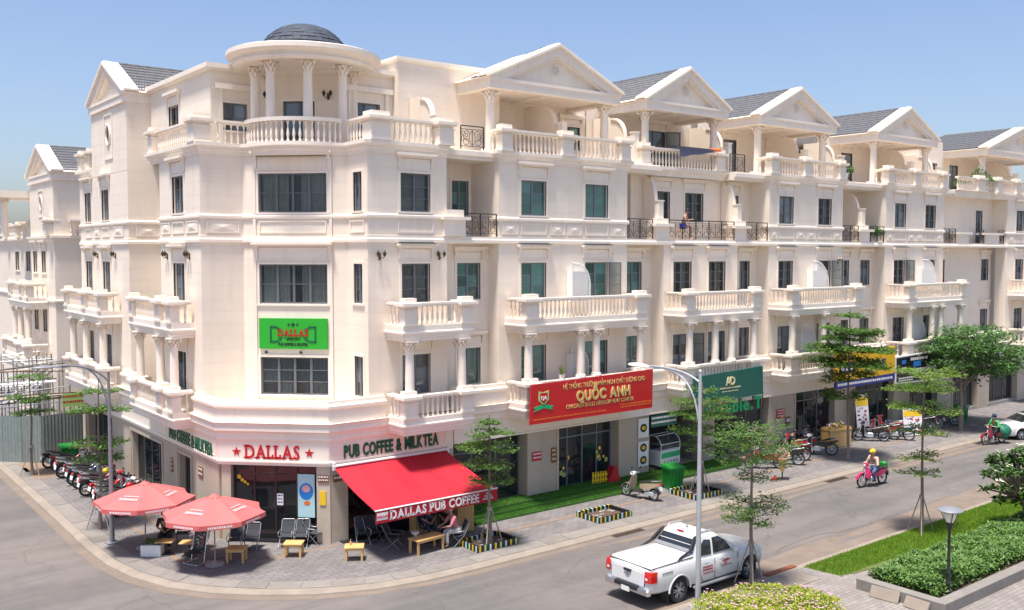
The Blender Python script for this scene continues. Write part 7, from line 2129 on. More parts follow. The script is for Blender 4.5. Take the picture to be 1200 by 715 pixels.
T.part('sheet', MB().loft([[(r * cos(a) * (1 + .2 * sin(3 * a)), r * sin(a), z) for a in [2 * pi * k / 10 for k in range(10)]] for r, z in ((.15, 0), (.30, .3), (.26, .9), (.33, 1.3), (.2, 1.6))]), M['green_neon'] if False else M['teal_sign'], smooth=60)
T.place((11.95, 50.4, .65)); 
T = plate_thing("pale green projecting shop sign above the teal tarpaulin", Fr((0, 50.2), (1, 0), (0, -1)), 11.3, 12.4, 2.45, 3.1, 'palegreen', 0, 2, 'red')
T = Thing('scroll_figure', "white scroll ironwork behind the hoarding at the left edge", 'railing', (7, 62, 0), world=True); mb = MB()
for k in range(5): mb.torus((7 + .7 * k, 62, 5.0), (0, 1, 0), .3, .04, 16, 5)
mb.tube([(6.5, 62, 4.6), (10.2, 62, 4.6)], .04, 5); mb.tube([(6.5, 62, 5.4), (10.2, 62, 5.4)], .04, 5); T.part('scrollwork', mb, M['white']); T.part('post', MB().tube([(6.6, 62, 0), (6.6, 62, 5.5)], .06, 6).tube([(10.1, 62, 0), (10.1, 62, 5.5)], .06, 6), M['white'])
# ================================================================== vehicles
def lerp(a, b, t): return a + (b - a) * t
def interp(tab, x):
    for i in range(len(tab) - 1):
        if tab[i][0] <= x <= tab[i + 1][0]:
            t = (x - tab[i][0]) / (tab[i + 1][0] - tab[i][0]); return [lerp(p, q, t) for p, q in zip(tab[i][1:], tab[i + 1][1:])]
    return list(tab[0][1:] if x < tab[0][0] else tab[-1][1:])

def car_wheel(T, x, y, r, side, spokes=6):
    w = Thing.part
    ty = MB().lathe([(r * .66, -.10), (r * .90, -.12), (r * .985, -.09), (r, -.03), (r, .03), (r * .985, .09), (r * .90, .12), (r * .66, .10)], 28, cap=False)
    mt = Matrix.Translation((x, y, r)) @ Matrix.Rotation(pi / 2, 4, 'X')
    o = T.part('wheel', ty.xf(mt), M['rubber'], smooth=40)
    rim = MB().lathe([(r * .68, -.09), (r * .66, -.05), (r * .60, .02), (r * .62, .09)], 28, cap=False)
    rim.lathe([(r * .68, .085), (r * .70, .105), (r * .64, .10), (r * .62, .07)], 28, cap=False)
    T.part('rim', rim.xf(Matrix.Translation((x, y, r)) @ Matrix.Rotation(pi / 2 * -side * -1, 4, 'X')), M['greysteel'], parent=o, smooth=40)
    for k in range(spokes):
        sp = MB()
        for dd in (-.09, .09):
            a = 2 * pi * k / spokes + dd; b = 2 * pi * k / spokes + dd * 2.1
            sp.bar((x + cos(a) * r * .12, y + side * .085, r + sin(a) * r * .12), (x + cos(b) * r * .64, y + side * .075, r + sin(b) * r * .64), .035, .025)
        T.part('spoke', sp, M['galv'], parent=o)
    T.part('hub', MB().lathe([(.05, 0), (.05, .02), (.02, .03)], 12).xf(Matrix.Translation((x, y + side * .085, r)) @ Matrix.Rotation(-pi / 2 * side, 4, 'X')), M['galv'], parent=o)
    T.part('disc', MB().lathe([(r * .6, 0), (r * .6, .01)], 20).xf(Matrix.Translation((x, y + side * .02, r)) @ Matrix.Rotation(-pi / 2 * side, 4, 'X')), M['black'], parent=o)

def vehicle(T, tab, L, wheels, wr, green, glass_sides, paint='carpaint', wd=.40):
    """tab: x, half width, bottom z, shoulder z, centre top z"""
    st = sorted(set([t[0] for t in tab] + [i * L / 26 for i in range(1, 26)]))
    rings = []
    for x in st:
        hw, zb, zs, zt = interp(tab, x)
        half = [(hw - .10, zb), (hw - .02, zb + .06), (hw + .012, zb + (zs - zb) * .35), (hw + .015, zb + (zs - zb) * .62), (hw - .01, zs - .09), (hw - .045, zs - .02), (hw - .12, zs + .015), (hw * .5, lerp(zs + .015, zt, .8)), (0, zt)]
        ring = [(x, y, z) for y, z in half] + [(x, -y, z) for y, z in reversed(half[:-1])]
        rings.append(ring)
    mb = MB().loft(rings)
    body = T.part('body', mb, M[paint], smooth=38)
    cut = MB()
    for wx in wheels:
        for s in (-1, 1): cut.lathe([(wr * 1.20, -.35), (wr * 1.20, .35)], 32).v
    cut = MB()
    for wx in wheels:
        for s in (-1, 1): cut.join(MB().lathe([(wr * 1.19, -.30), (wr * 1.19, .30)], 32).xf(Matrix.Translation((wx, s * (interp(tab, wx)[0]), wr * 1.02)) @ Matrix.Rotation(pi / 2, 4, 'X')))
    cme = cut.mesh('cutter'); co = bpy.data.objects.new('cutter', cme); COL.objects.link(co)
    md = body.modifiers.new('b', 'BOOLEAN'); md.object = co; md.operation = 'DIFFERENCE'; md.solver = 'EXACT'
    dg = bpy.context.evaluated_depsgraph_get(); dg.update()
    nm = bpy.data.meshes.new_from_object(body.evaluated_get(dg)); body.modifiers.clear(); body.data = nm
    nm.polygons.foreach_set('use_smooth', [True] * len(nm.polygons)); nm.set_sharp_from_angle(angle=radians(35))
    bpy.data.objects.remove(co)
    inner = MB().box(wheels[0] - .5, -interp(tab, wheels[0])[0] + .30, .28, wheels[-1] + .5, interp(tab, wheels[0])[0] - .30, .75)
    T.part('chassis', inner, M['black'])
    # greenhouse
    def gring(z):
        x0, x1, hy, rx = interp(green, z)
        c = []
        for cx, cy, a0 in ((x1 - rx, hy - rx, 0), (x0 + rx, hy - rx, pi / 2), (x0 + rx, -hy + rx, pi), (x1 - rx, -hy + rx, 1.5 * pi)):
            for k in range(4): a = a0 + pi / 2 * k / 3; c.append((cx + rx * cos(a), cy + rx * sin(a), z))
        return c
    zs_ = sorted(set([g[0] for g in green] + [lerp(green[0][0], green[-1][0], i / 8) for i in range(9)]))
    g = MB().loft([gring(z) for z in zs_]); T.part('cab', g, M[paint], smooth=40)
    def sidewin(pts, s, name='side_window', m='carglass'):
        cx_, cz_ = sum(p[0] for p in pts) / len(pts), sum(p[1] for p in pts) / len(pts)
        dense = []
        for i in range(len(pts)):
            a, b = pts[i], pts[(i + 1) % len(pts)]
            for k in range(6): dense.append((lerp(a[0], b[0], k / 6), lerp(a[1], b[1], k / 6)))
        rg = []
        for q in (1, .66, .33, .02): rg.append([(lerp(cx_, x, q), s * (interp(green, lerp(cz_, z, q))[2] + .012), lerp(cz_, z, q)) for x, z in dense])
        T.part(name, MB().loft(rg, cap=False), M[m])
        T.part('window_trim', MB().tube([(x, s * (interp(green, z)[2] + .012), z) for x, z in dense] + [(dense[0][0], s * (interp(green, dense[0][1])[2] + .012), dense[0][1])], .009, 4), M['black'])
    for pts in glass_sides:
        for s in (-1, 1): sidewin(pts, s)
    def endwin(z0, z1, front, name):
        rows = []
        for i in range(6):
            z = lerp(z0, z1, i / 5); x0, x1, hy, rx = interp(green, z); x = (x1 + .006) if front else (x0 - .006); w = hy - rx * .75
            rows.append([(x, -w, z), (x + (0.0), 0, z), (x, w, z)])
        mb = MB().loft(rows, cap=False, closed=False); T.part(name, mb, M['carglass'])
    endwin(green[0][0] + .05, green[-2][0] - .04, True, 'windscreen'); endwin(green[0][0] + .12, green[-2][0] - .06, False, 'rear_window')
    for wx in wheels:
        for s in (-1, 1):
            hw = interp(tab, wx)[0]
            car_wheel(T, wx, s * (hw - .13), wr, s)
            fl = MB().torus((wx, s * (hw + .0), wr * 1.02), (0, 1, 0), wr * 1.22, .032, 20, 6, pi * 1.0, pi * 2.0)
            T.part('wheel_arch', fl, M[paint], smooth=60)
    return body

# ---- pickup
T = Thing('pickup_truck', "white double cab pickup with a tonneau cover parked at the near kerb", 'pickup truck', (0, 0, 0))
PU = [(0.10, .84, .52, 1.03, 1.06), (.16, .89, .46, 1.10, 1.15), (.5, .91, .42, 1.13, 1.19), (1.3, .915, .40, 1.14, 1.21), (1.95, .915, .36, 1.12, 1.18), (2.4, .915, .33, 1.06, 1.10), (3.6, .915, .33, 1.03, 1.10), (4.2, .91, .36, 1.02, 1.13), (4.9, .885, .40, .96, 1.06), (5.15, .82, .42, .90, .99), (5.25, .70, .48, .82, .90)]
GR = [(1.02, 1.92, 4.05, .85, .10), (1.12, 1.96, 3.93, .83, .14), (1.45, 2.10, 3.48, .755, .14), (1.66, 2.26, 3.12, .68, .15), (1.735, 2.42, 2.92, .58, .15)]
vehicle(T, PU, 5.25, (1.28, 4.47), .365, GR,
        [[(2.24, 1.16), (2.72, 1.14), (2.76, 1.52), (2.50, 1.56), (2.30, 1.42)], [(2.82, 1.14), (3.62, 1.13), (3.40, 1.40), (3.14, 1.56), (2.86, 1.56)]])
T.part('roof_panel', MB().loft([[(x, y, 1.735 + dz_) for x, y in ((2.42 + i_, -.58 + i_), (2.92 - i_, -.58 + i_), (2.92 - i_, .58 - i_), (2.42 + i_, .58 - i_))] for i_, dz_ in ((0, 0), (.06, .015), (.2, .025))]), M['carpaint'], smooth=60)
T.part('tonneau_cover', MB().loft([[(x, y, z + e) for x, y, z in ((.20 + i_, -.80 + i_, 1.13), (1.98 - i_ * .4, -.80 + i_, 1.15), (1.98 - i_ * .4, .80 - i_, 1.15), (.20 + i_, .80 - i_, 1.13))] for i_, e in ((0, 0), (0.01, .06), (.07, .105), (.3, .12))]), M['carpaint'], smooth=50)
mb = MB()
for s in (-1, 1): mb.bar((.22, s * .825, 1.165), (1.95, s * .825, 1.18), .022, .022)
mb.bar((.185, -.82, 1.155), (.185, .82, 1.155), .022, .022); T.part('cover_seal', mb, M['black'])
for s in (-1, 1):     # dark sports bar
    mb = MB(); P = [(1.30, s * .80, 1.20), (1.45, s * .80, 1.20), (1.98, s * .77, 1.36), (2.22, s * .70, 1.62), (2.30, s * .68, 1.70), (2.18, s * .68, 1.68), (1.93, s * .78, 1.44), (1.85, s * .79, 1.36)]
    mb.plate(P, (0, -s * .07, 0)); T.part('sports_bar', mb, M['black'])
T.part('sports_bar', MB().hexa([(1.90, -.70, 1.28), (1.98, -.70, 1.26), (1.98, .70, 1.26), (1.90, .70, 1.28), (1.99, -.68, 1.36), (2.06, -.68, 1.33), (2.06, .68, 1.33), (1.99, .68, 1.36)]), M['greysteel'])
for s in (-1, 1):
    T.part('roof_rail', MB().tube([(2.40, s * .60, 1.70), (2.48, s * .60, 1.775), (3.0, s * .60, 1.765), (3.08, s * .61, 1.69)], .018, 6), M['galv'], smooth=60)
    T.part('tail_lamp', MB().loft([[(x_ + o_, s * y_, z_) for x_, y_ in ((.06, .68), (.06, .85), (.10, .905), (.30, .945), (.30, .90), (.14, .80))] for z_, o_ in ((.80, 0), (.98, .0), (1.10, .025))]), M['tail_red'])
    T.part('lamp_lens', MB().hexa([(.052, s * .72, .87), (.059, s * .72, .87), (.059, s * .80, .87), (.052, s * .80, .87), (.052, s * .72, .93), (.059, s * .72, .93), (.059, s * .80, .93), (.052, s * .80, .93)]), M['white'])
    T.part('mud_flap', MB().box(.80, s * .62, .10, .815, s * .90, .42), M['black'])
    T.part('side_step', MB().bbox(1.85, s * .88 if s > 0 else -.99, .30, 3.95, .99 if s > 0 else s * .88, .36, .02), M['greysteel'])
    T.part('mirror', MB().sphere((3.62, s * 1.02, 1.14), .10, 10, 6, (.7, 1.2, .9)), M['carpaint'], smooth=60)
    T.part('mirror_arm', MB().tube([(3.66, s * .86, 1.08), (3.63, s * .98, 1.12)], .025, 6), M['black'])
    T.part('headlamp', MB().hexa([(4.72, s * .895, .78), (5.12, s * .80, .76), (5.12, s * .83, .76), (4.72, s * .905, .78), (4.75, s * .87, .93), (5.05, s * .78, .88), (5.05, s * .80, .88), (4.75, s * .885, .93)]), M['lampglass'])
    dl = MB()      # door gaps
    for xs in (2.16, 2.79, 3.86):
        pts = [(xs + (.10 if xs < 2.5 else 0), .42), (xs, .60), (xs, 1.0)]
        for (x0, z0), (x1, z1) in zip(pts[:-1], pts[1:]): dl.bar((x0, s * (interp(PU, x0)[0] + .016), z0), (x1, s * (interp(PU, x1)[0] + .004 if z1 > .9 else interp(PU, x1)[0] + .016), z1), .010, .012)
    dl.bar((2.26, s * .93, .42), (3.86, s * .93, .42), .010, .010); T.part('door_gap', dl, M['black'])
    for xs in (2.30, 2.98): T.part('door_handle', MB().tube([(xs, s * .935, .935), (xs + .02, s * .955, .94), (xs + .18, s * .955, .94), (xs + .20, s * .935, .935)], .014, 6), M['chrome'])
    # door lettering: red strokes and a swoosh
    pr = MB(); rr = random.Random(6)
    for z, a, b, h in ((.80, 2.25, 2.68, .045), (.72, 2.25, 2.66, .045), (.62, 2.28, 2.72, .03), (.84, 3.12, 3.42, .05), (.70, 3.10, 3.55, .025)):
        u = a
        while u < b: w = rr.uniform(.02, .05); y = interp(PU, u)[0] + .021; pr.box(u, s * y, z, u + w, s * (y + .004), z + h); u += w + .014
    T.part('door_print', pr, M['red'], kind='stuff')
    sw = MB().tube([(3.12 + .35 * t, s * .942, .86 + .05 * sin(pi * t)) for t in (0, .25, .5, .75, 1)], .006, 4); sw.torus((3.27, s * .942, .80), (0, 1, 0), .045, .01, 12, 4); T.part('door_emblem', sw, M['red'])
    lt = MB(); u = .55; rr = random.Random(2)
    while u < .98: w = .045; y = interp(PU, u)[0] + .012; lt.bar((u, s * y, .985), (u + w, s * y, .985), .006, .05); u += .062
    T.part('bed_lettering', lt, M['greysteel'], kind='stuff')
T.part('tailgate', MB().hexa([(.075, -.64, .66), (.10, -.64, .66), (.10, .64, .66), (.075, .64, .66), (.105, -.66, 1.09), (.14, -.66, 1.09), (.14, .66, 1.09), (.105, .66, 1.09)]), M['carpaint'])
T.part('tailgate_gap', MB().bar((.085, -.655, .65), (.115, -.675, 1.10), .014).bar((.085, .655, .65), (.115, .675, 1.10), .014), M['black'])
T.part('tailgate_handle', MB().box(.055, -.14, .96, .11, .14, 1.02), M['black']); em = MB().torus((.075, 0, .88), (1, 0, 0), .05, .012, 14, 5); em.box(.06, -.075, .87, .075, .075, .89); T.part('badge', em, M['chrome'])
T.part('bumper', MB().bbox(.0, -.86, .44, .16, .86, .60, .03), M['chrome']); T.part('bumper_step', MB().box(-.01, -.45, .50, .12, .45, .612), M['black'])
T.part('bumper', MB().loft([[(5.0, -.88, .40), (5.30, -.62, .40), (5.30, .62, .40), (5.0, .88, .40)], [(5.0, -.90, .66), (5.33, -.64, .66), (5.33, .64, .66), (5.0, .90, .66)]]), M['carpaint'])
T.part('number_plate', MB().box(-.015, -.16, .40, .0, .16, .54), M['white']); T.part('high_brake_lamp', MB().box(2.28, -.12, 1.70, 2.34, .12, 1.725), M['tail_red'])
T.part('aerial', MB().lathe([(.03, 0), (.015, .03), (.006, .12)], 8, (2.6, 0, 1.755)), M['black'])
T.place((19.02, 18.93, 0), 0)

# ---- white saloon at the right edge
T = Thing('parked_car', "white saloon car coming into view at the right edge behind the green rider", 'car', (0, 0, 0))
SE = [(0.0, .70, .35, .80, .84), (.15, .82, .25, .92, .98), (.9, .87, .20, .93, 1.0), (2.0, .88, .20, .90, .95), (3.2, .88, .20, .87, .93), (3.9, .86, .20, .78, .86), (4.25, .76, .22, .66, .73), (4.38, .60, .30, .58, .62)]
GS = [(.88, .55, 3.45, .80, .10), (1.0, .75, 3.20, .76, .13), (1.25, 1.15, 2.70, .68, .14), (1.40, 1.45, 2.30, .60, .15), (1.44, 1.60, 2.10, .50, .15)]
vehicle(T, SE, 4.38, (.85, 3.50), .30, GS, [[(1.1, .97), (1.85, .96), (1.85, 1.30), (1.45, 1.30)], [(1.92, .96), (2.95, .95), (2.5, 1.22), (2.25, 1.30), (1.92, 1.30)]])
for s in (-1, 1):
    T.part('headlamp', MB().hexa([(3.95, s * .80, .60), (4.26, s * .66, .58), (4.28, s * .68, .58), (3.95, s * .86, .60), (3.93, s * .80, .74), (4.20, s * .64, .67), (4.22, s * .66, .67), (3.93, s * .85, .74)]), M['lampglass'])
    T.part('mirror', MB().sphere((2.85, s * .97, .95), .08, 8, 6, (.7, 1.2, .9)), M['carpaint'], smooth=60)
T.part('grille', MB().box(4.32, -.42, .44, 4.40, .42, .56), M['black']); T.part('lower_grille', MB().box(4.28, -.55, .26, 4.385, .55, .36), M['black'])
T.part('number_plate', MB().box(4.39, -.2, .36, 4.41, .2, .44), M['white'])
T.place((56.2, 21.75, 0), D(150))

# ---- motorbikes
def wheelset(T, x, r, spoke='wire', y=0, rimm='galv'):
    o = T.part('wheel', MB().torus((x, y, r), (0, 1, 0), r - .035, .038, 24, 6), M['rubber'], smooth=60)
    rm = MB().torus((x, y, r), (0, 1, 0), r - .075, .014, 22, 5)
    T.part('rim', rm, M[rimm], parent=o, smooth=60)
    sp = MB()
    if spoke == 'wire':
        for k in range(14): a = 2 * pi * k / 14; sp.bar((x, y + (.03 if k % 2 else -.03), r), (x + (r - .075) * cos(a), y, r + (r - .075) * sin(a)), .005)
    else:
        for k in range(5): a = 2 * pi * k / 5 + .3; sp.bar((x, y, r), (x + (r - .075) * cos(a), y, r + (r - .075) * sin(a)), .03, .02)
    sp.lathe([(.045, -.05), (.045, .05)], 10, (0, 0, 0)) if False else sp.join(MB().lathe([(.05, -.05), (.05, .05)], 12).xf(Matrix.Translation((x, y, r)) @ Matrix.Rotation(pi / 2, 4, 'X')))
    T.part('spokes', sp, M[rimm], parent=o)

def motorbike(label, loc, rot, cm='red', lean=.12, kind='under', group='motorbikes', front='same', rack=False):
    T = Thing('motorbike' if kind == 'under' else 'scooter', label, 'motorbike' if kind == 'under' else 'scooter', (0, 0, 0), group)
    r = .285 if kind == 'under' else .235; xf, xr = .62, -.60
    wheelset(T, xf, r, 'wire' if kind == 'under' else 'alloy'); wheelset(T, xr, r, 'wire' if kind == 'under' else 'alloy')
    c = M[cm]
    # front fork and fender
    T.part('fork', MB().tube([(xf, .07, r), (xf - .13, .07, r + .33)], .018, 6).tube([(xf, -.07, r), (xf - .13, -.07, r + .33)], .018, 6).tube([(xf - .13, 0, r + .33), (xf - .24, 0, .90)], .03, 8), M['galv'])
    fd_ = [[(xf + (r + .03) * cos(a), w, r + (r + .03) * sin(a) + .01 - abs(w) * .2) for w in (-.06, 0, .06)] for a in [.25 + 2.1 * i / 7 for i in range(8)]]
    T.part('front_fender', MB().loft(fd_, cap=False, closed=False), c, smooth=80)
    # leg shield / front cowl
    if kind == 'under':
        T.part('front_cowl', MB().loft([[(.50, -.03, .42), (.50, .03, .42), (.38, .16, .36), (.36, -.16, .36)], [(.46, -.05, .62), (.46, .05, .62), (.33, .20, .58), (.33, -.20, .58)], [(.42, -.06, .80), (.42, .06, .80), (.34, .14, .78), (.34, -.14, .78)]]), c, smooth=50)
        T.part('leg_shield', MB().loft([[(.33, -.20, .30), (.33, .20, .30), (.30, .20, .30), (.30, -.20, .30)], [(.32, -.19, .55), (.32, .19, .55), (.29, .17, .55), (.29, -.17, .55)], [(.33, -.10, .78), (.33, .10, .78), (.30, .09, .78), (.30, -.09, .78)]]), M['greysteel'], smooth=50)
        T.part('frame_tunnel', MB().tube([(.34, 0, .62), (.12, 0, .45), (-.15, 0, .50)], [.06, .07, .08], 8), c, smooth=60)
        T.part('engine', MB().bbox(-.12, -.13, .20, .22, .13, .42, .04).box(.18, -.08, .24, .32, .08, .36), M['galv'])
    else:
        T.part('front_cowl', MB().loft([[(.52, -.02, .34), (.52, .02, .34), (.38, .20, .28), (.38, -.20, .28)], [(.47, -.08, .60), (.47, .08, .60), (.34, .23, .55), (.34, -.23, .55)], [(.38, -.07, .85), (.38, .07, .85), (.30, .15, .82), (.30, -.15, .82)]]), c, smooth=50)
        T.part('floorboard', MB().bbox(-.12, -.17, .24, .36, .17, .30, .02), M['black'])
        T.part('engine', MB().bbox(-.62, -.12, .18, -.22, .10, .34, .04), M['galv'])
    # rear body and seat
    T.part('rear_cowl', MB().loft([[(-.02, y, z) for y, z in ((-.09, .40), (.09, .40), (.12, .56), (-.12, .56))], [(-.30, y, z) for y, z in ((-.15, .38), (.15, .38), (.16, .62), (-.16, .62))], [(-.62, y, z) for y, z in ((-.12, .48), (.12, .48), (.13, .66), (-.13, .66))], [(-.86, y, z) for y, z in ((-.04, .62), (.04, .62), (.06, .70), (-.06, .70))]]), c, smooth=50)
    st = []
    for x, w, z, h in ((.06, .07, .60, .03), (-.08, .12, .62, .06), (-.30, .14, .66, .07), (-.48, .13, .70, .08), (-.70, .11, .74, .06), (-.76, .08, .74, .03)):
        st.append([(x, w * cos(a), z + h * max(0, sin(a))) for a in [2 * pi * k / 10 for k in range(10)]])
    T.part('seat', MB().loft(st), M['black'], smooth=60)
    T.part('grab_rail', MB().tube([(-.55, .13, .72), (-.84, .10, .78), (-.84, -.10, .78), (-.55, -.13, .72)], .013, 6), M['galv'])
    T.part('rear_fender', MB().loft([[(xr - (r + .04) * cos(a), w, r + (r + .04) * sin(a)) for w in (-.06, 0, .06)] for a in [.15 + 1.2 * i / 4 for i in range(5)]], cap=False, closed=False), M['black'])
    T.part('tail_lamp', MB().bbox(-.90, -.06, .62, -.84, .06, .69, .01), M['tail_red']); T.part('number_plate', MB().hexa([(-.93, -.09, .42), (-.92, -.09, .42), (-.92, .09, .42), (-.93, .09, .42), (-.90, -.09, .57), (-.89, -.09, .57), (-.89, .09, .57), (-.90, .09, .57)]), M['white'])
    # handlebar
    T.part('handle_cowl', MB().loft([[(.48, -.05, .84), (.48, .05, .84), (.48, .05, .93), (.48, -.05, .93)], [(.40, -.10, .83), (.40, .10, .83), (.38, .10, .97), (.38, -.10, .97)], [(.28, -.06, .86), (.28, .06, .86), (.28, .06, .95), (.28, -.06, .95)]]), c if front == 'same' else M[front], smooth=50)
    T.part('headlamp', MB().sphere((.47, 0, .885), .06, 10, 6, (.5, 1, .8)), M['lampglass'], smooth=60)
    T.part('handlebar', MB().tube([(.22, -.34, .95), (.34, -.18, .93), (.36, 0, .92), (.34, .18, .93), (.22, .34, .95)], .012, 6), M['galv'])
    for s in (-1, 1):
        T.part('grip', MB().tube([(.26, s * .25, .945), (.20, s * .37, .955)], .02, 6), M['black'])
        T.part('mirror', MB().tube([(.30, s * .22, .94), (.28, s * .27, 1.10)], .006, 4).sphere((.27, s * .29, 1.13), .055, 8, 5, (.4, 1.1, .75)), M['black'])
    ex = MB().tube([(.15, -.10, .22), (-.10, -.15, .20), (-.30, -.17, .24)], .02, 6).tube([(-.30, -.17, .24), (-.78, -.19, .36)], [.04, .05], 10); T.part('exhaust', ex, M['galv'] if kind == 'under' else M['greysteel'], smooth=60)
    T.part('stand', MB().tube([(-.05, .10, .25), (-.08, .24, .02)], .012, 5), M['black'])
    if rack: T.part('basket', MB().box(.42, -.14, .60, .62, .14, .80), M['black'])
    T.place(loc, rot, lean); T.o.scale = (1.07,) * 3; return T
M['bike_black'] = mat('black_bike_paint', (.015, .015, .018), .25, .1, coat=.5); M['bike_silver'] = mat('silver_bike_paint', (.42, .43, .45), .3, .05, metal=.4); M['bike_brown'] = mat('tan_bike_paint', (.42, .33, .22), .3, .05, coat=.4)
M['bike_maroon'] = mat('maroon_bike_paint', (.22, .01, .03), .25, .1, coat=.5); M['bike_blue'] = mat('navy_bike_paint', (.02, .04, .12), .25, .1, coat=.5); M['bike_pink'] = mat('magenta_bike_paint', (.55, .02, .12), .3, .1, coat=.4)
cols = ['bike_maroon', 'bike_black', 'bike_silver', 'bike_black', 'red', 'bike_black', 'bike_maroon', 'bike_black', 'bike_blue', 'bike_black', 'bike_black', 'bike_black', 'bike_maroon', 'bike_black']
names = ["dark red motorbike nearest the street lamp in the side street row", "black motorbike second from the street lamp in the row", "silver and black motorbike third from the street lamp in the row", "black motorbike between the silver and the bright red one", "bright red motorbike in the middle of the side street row", "black motorbike right after the bright red one in the row", "maroon motorbike in the middle of the row, past the bright red one", "black motorbike between the maroon and the navy one in the row", "navy motorbike in the farther half of the side street row", "black motorbike next beyond the navy one", "black motorbike fourth from the layered tree by the hoarding", "black motorbike third from the layered tree by the hoarding", "maroon motorbike second from the layered tree by the hoarding", "last black motorbike of the row, beside the layered tree by the hoarding"]
mb0 = motorbike(names[0], (10.75, 36.9, .12), D(8), cols[0], group='motorbikes parked along the side street')
for i in range(1, 14):
    copy_thing(mb0, (10.75 + .12 * sin(i * 2.3), 36.9 + .80 * i, .12), D(8 + 9 * sin(i * 1.9)), names[i], swap={M['bike_maroon']: M[cols[i]]}).rotation_euler = (.12, 0, D(8 + 9 * sin(i * 1.9)))
for i, (m, x, y) in enumerate((('red', 10.9, 38.0), ('yellow', 10.9, 41.2), ('white', 11.3, 38.9))):
    T = Thing('helmet', ("red helmet on the seat of a parked motorbike in the row", "yellow helmet resting on a motorbike of the side street row", "white helmet on a handlebar near the shop glass")[i], 'helmet', (0, 0, 0), 'helmets on the parked motorbikes'); T.part('shell', MB().sphere((0, 0, 0), .13, 12, 8, (1.1, .9, .95)), M[m], smooth=60); T.part('visor', MB().box(.08, -.09, -.03, .16, .09, .0), M['black']); T.place((x, y, .98))
motorbike("beige scooter parked alone on the paving before the kindergarten", (27.5, 26.6, .12), D(100), 'bike_brown', .14, 'scooter', 'scooters and motorbikes on the main street pavement', 'white')
motorbike("red and white motorbike parked left of the flower stand", (35.9, 26.75, .12), D(140), 'red', .12, group='scooters and motorbikes on the main street pavement', front='white')
motorbike("dark motorbike parked behind the flower stand", (37.3, 26.75, .12), D(125), 'bike_black', .12, group='scooters and motorbikes on the main street pavement')
motorbike("white fronted motorbike parked beside the large pine counter", (40.4, 27.0, .12), D(135), 'bike_black', .12, group='scooters and motorbikes on the main street pavement', front='white')
motorbike("small red motorbike tucked behind the white fronted one by the waiting men", (39.7, 27.75, .12), D(140), 'red', .12, group='scooters and motorbikes on the main street pavement')
for i, (x, y, m, lb) in enumerate(((46.6, 27.3, 'bike_maroon', "dark red motorbike left of the white poster board"), (47.3, 27.5, 'bike_black', "black motorbike partly behind the white poster board"), (48.1, 27.8, 'red', "red motorbike deepest in the cluster behind the poster board"), (45.6, 27.3, 'bike_black', "black motorbike at the left end of the cluster, by the leaning banner"), (47.0, 26.7, 'bike_blue', "navy motorbike in front of the maroon one, left of the poster board"), (38.3, 27.1, 'bike_black', "black motorbike squeezed between the flower stand bikes and the seated men"), (53.3, 27.4, 'bike_black', "black motorbike just right of the broad dark tree trunk"), (50.2, 27.2, 'bike_black', "black motorbike beneath the lime tree, nearer one"), (51.6, 27.5, 'bike_black', "black motorbike beside the trunk of the broad dark tree"))):
    motorbike(lb, (x, y, .12), D(118 + 14 * (i % 2)), m, .12, group='scooters and motorbikes on the main street pavement')
RB1 = motorbike("magenta motorbike ridden along the road by the person in a yellow helmet", (37.25, 22.2, 0), D(172), 'bike_pink', 0, group='ridden motorbikes')
RB2 = motorbike("maroon motorbike of the green delivery rider in front of the white car", (50.5, 23.2, 0), D(168), 'bike_maroon', 0, group='ridden motorbikes')

# ================================================================== people
def skin_obj(T, name, verts, edges, rad, m, parent=None, root=0, sub=2, smooth=True):
    me = bpy.data.meshes.new(name); me.from_pydata(verts, edges, []); me.materials.append(m)
    o = bpy.data.objects.new(name, me); COL.objects.link(o); o.parent = parent if parent is not None else T.o
    md = o.modifiers.new('skin', 'SKIN'); md.use_smooth_shade = True
    sv = me.skin_vertices[0].data if me.skin_vertices else None
    if sv is None:
        bm = bmesh.new(); bm.from_mesh(me); bm.verts.layers.skin.verify(); bm.to_mesh(me); bm.free(); sv = me.skin_vertices[0].data
    for i, r in enumerate(rad): sv[i].radius = (r, r) if not isinstance(r, tuple) else r; sv[i].use_root = (i == root)
    s = o.modifiers.new('sub', 'SUBSURF'); s.levels = sub; s.render_levels = sub
    return o

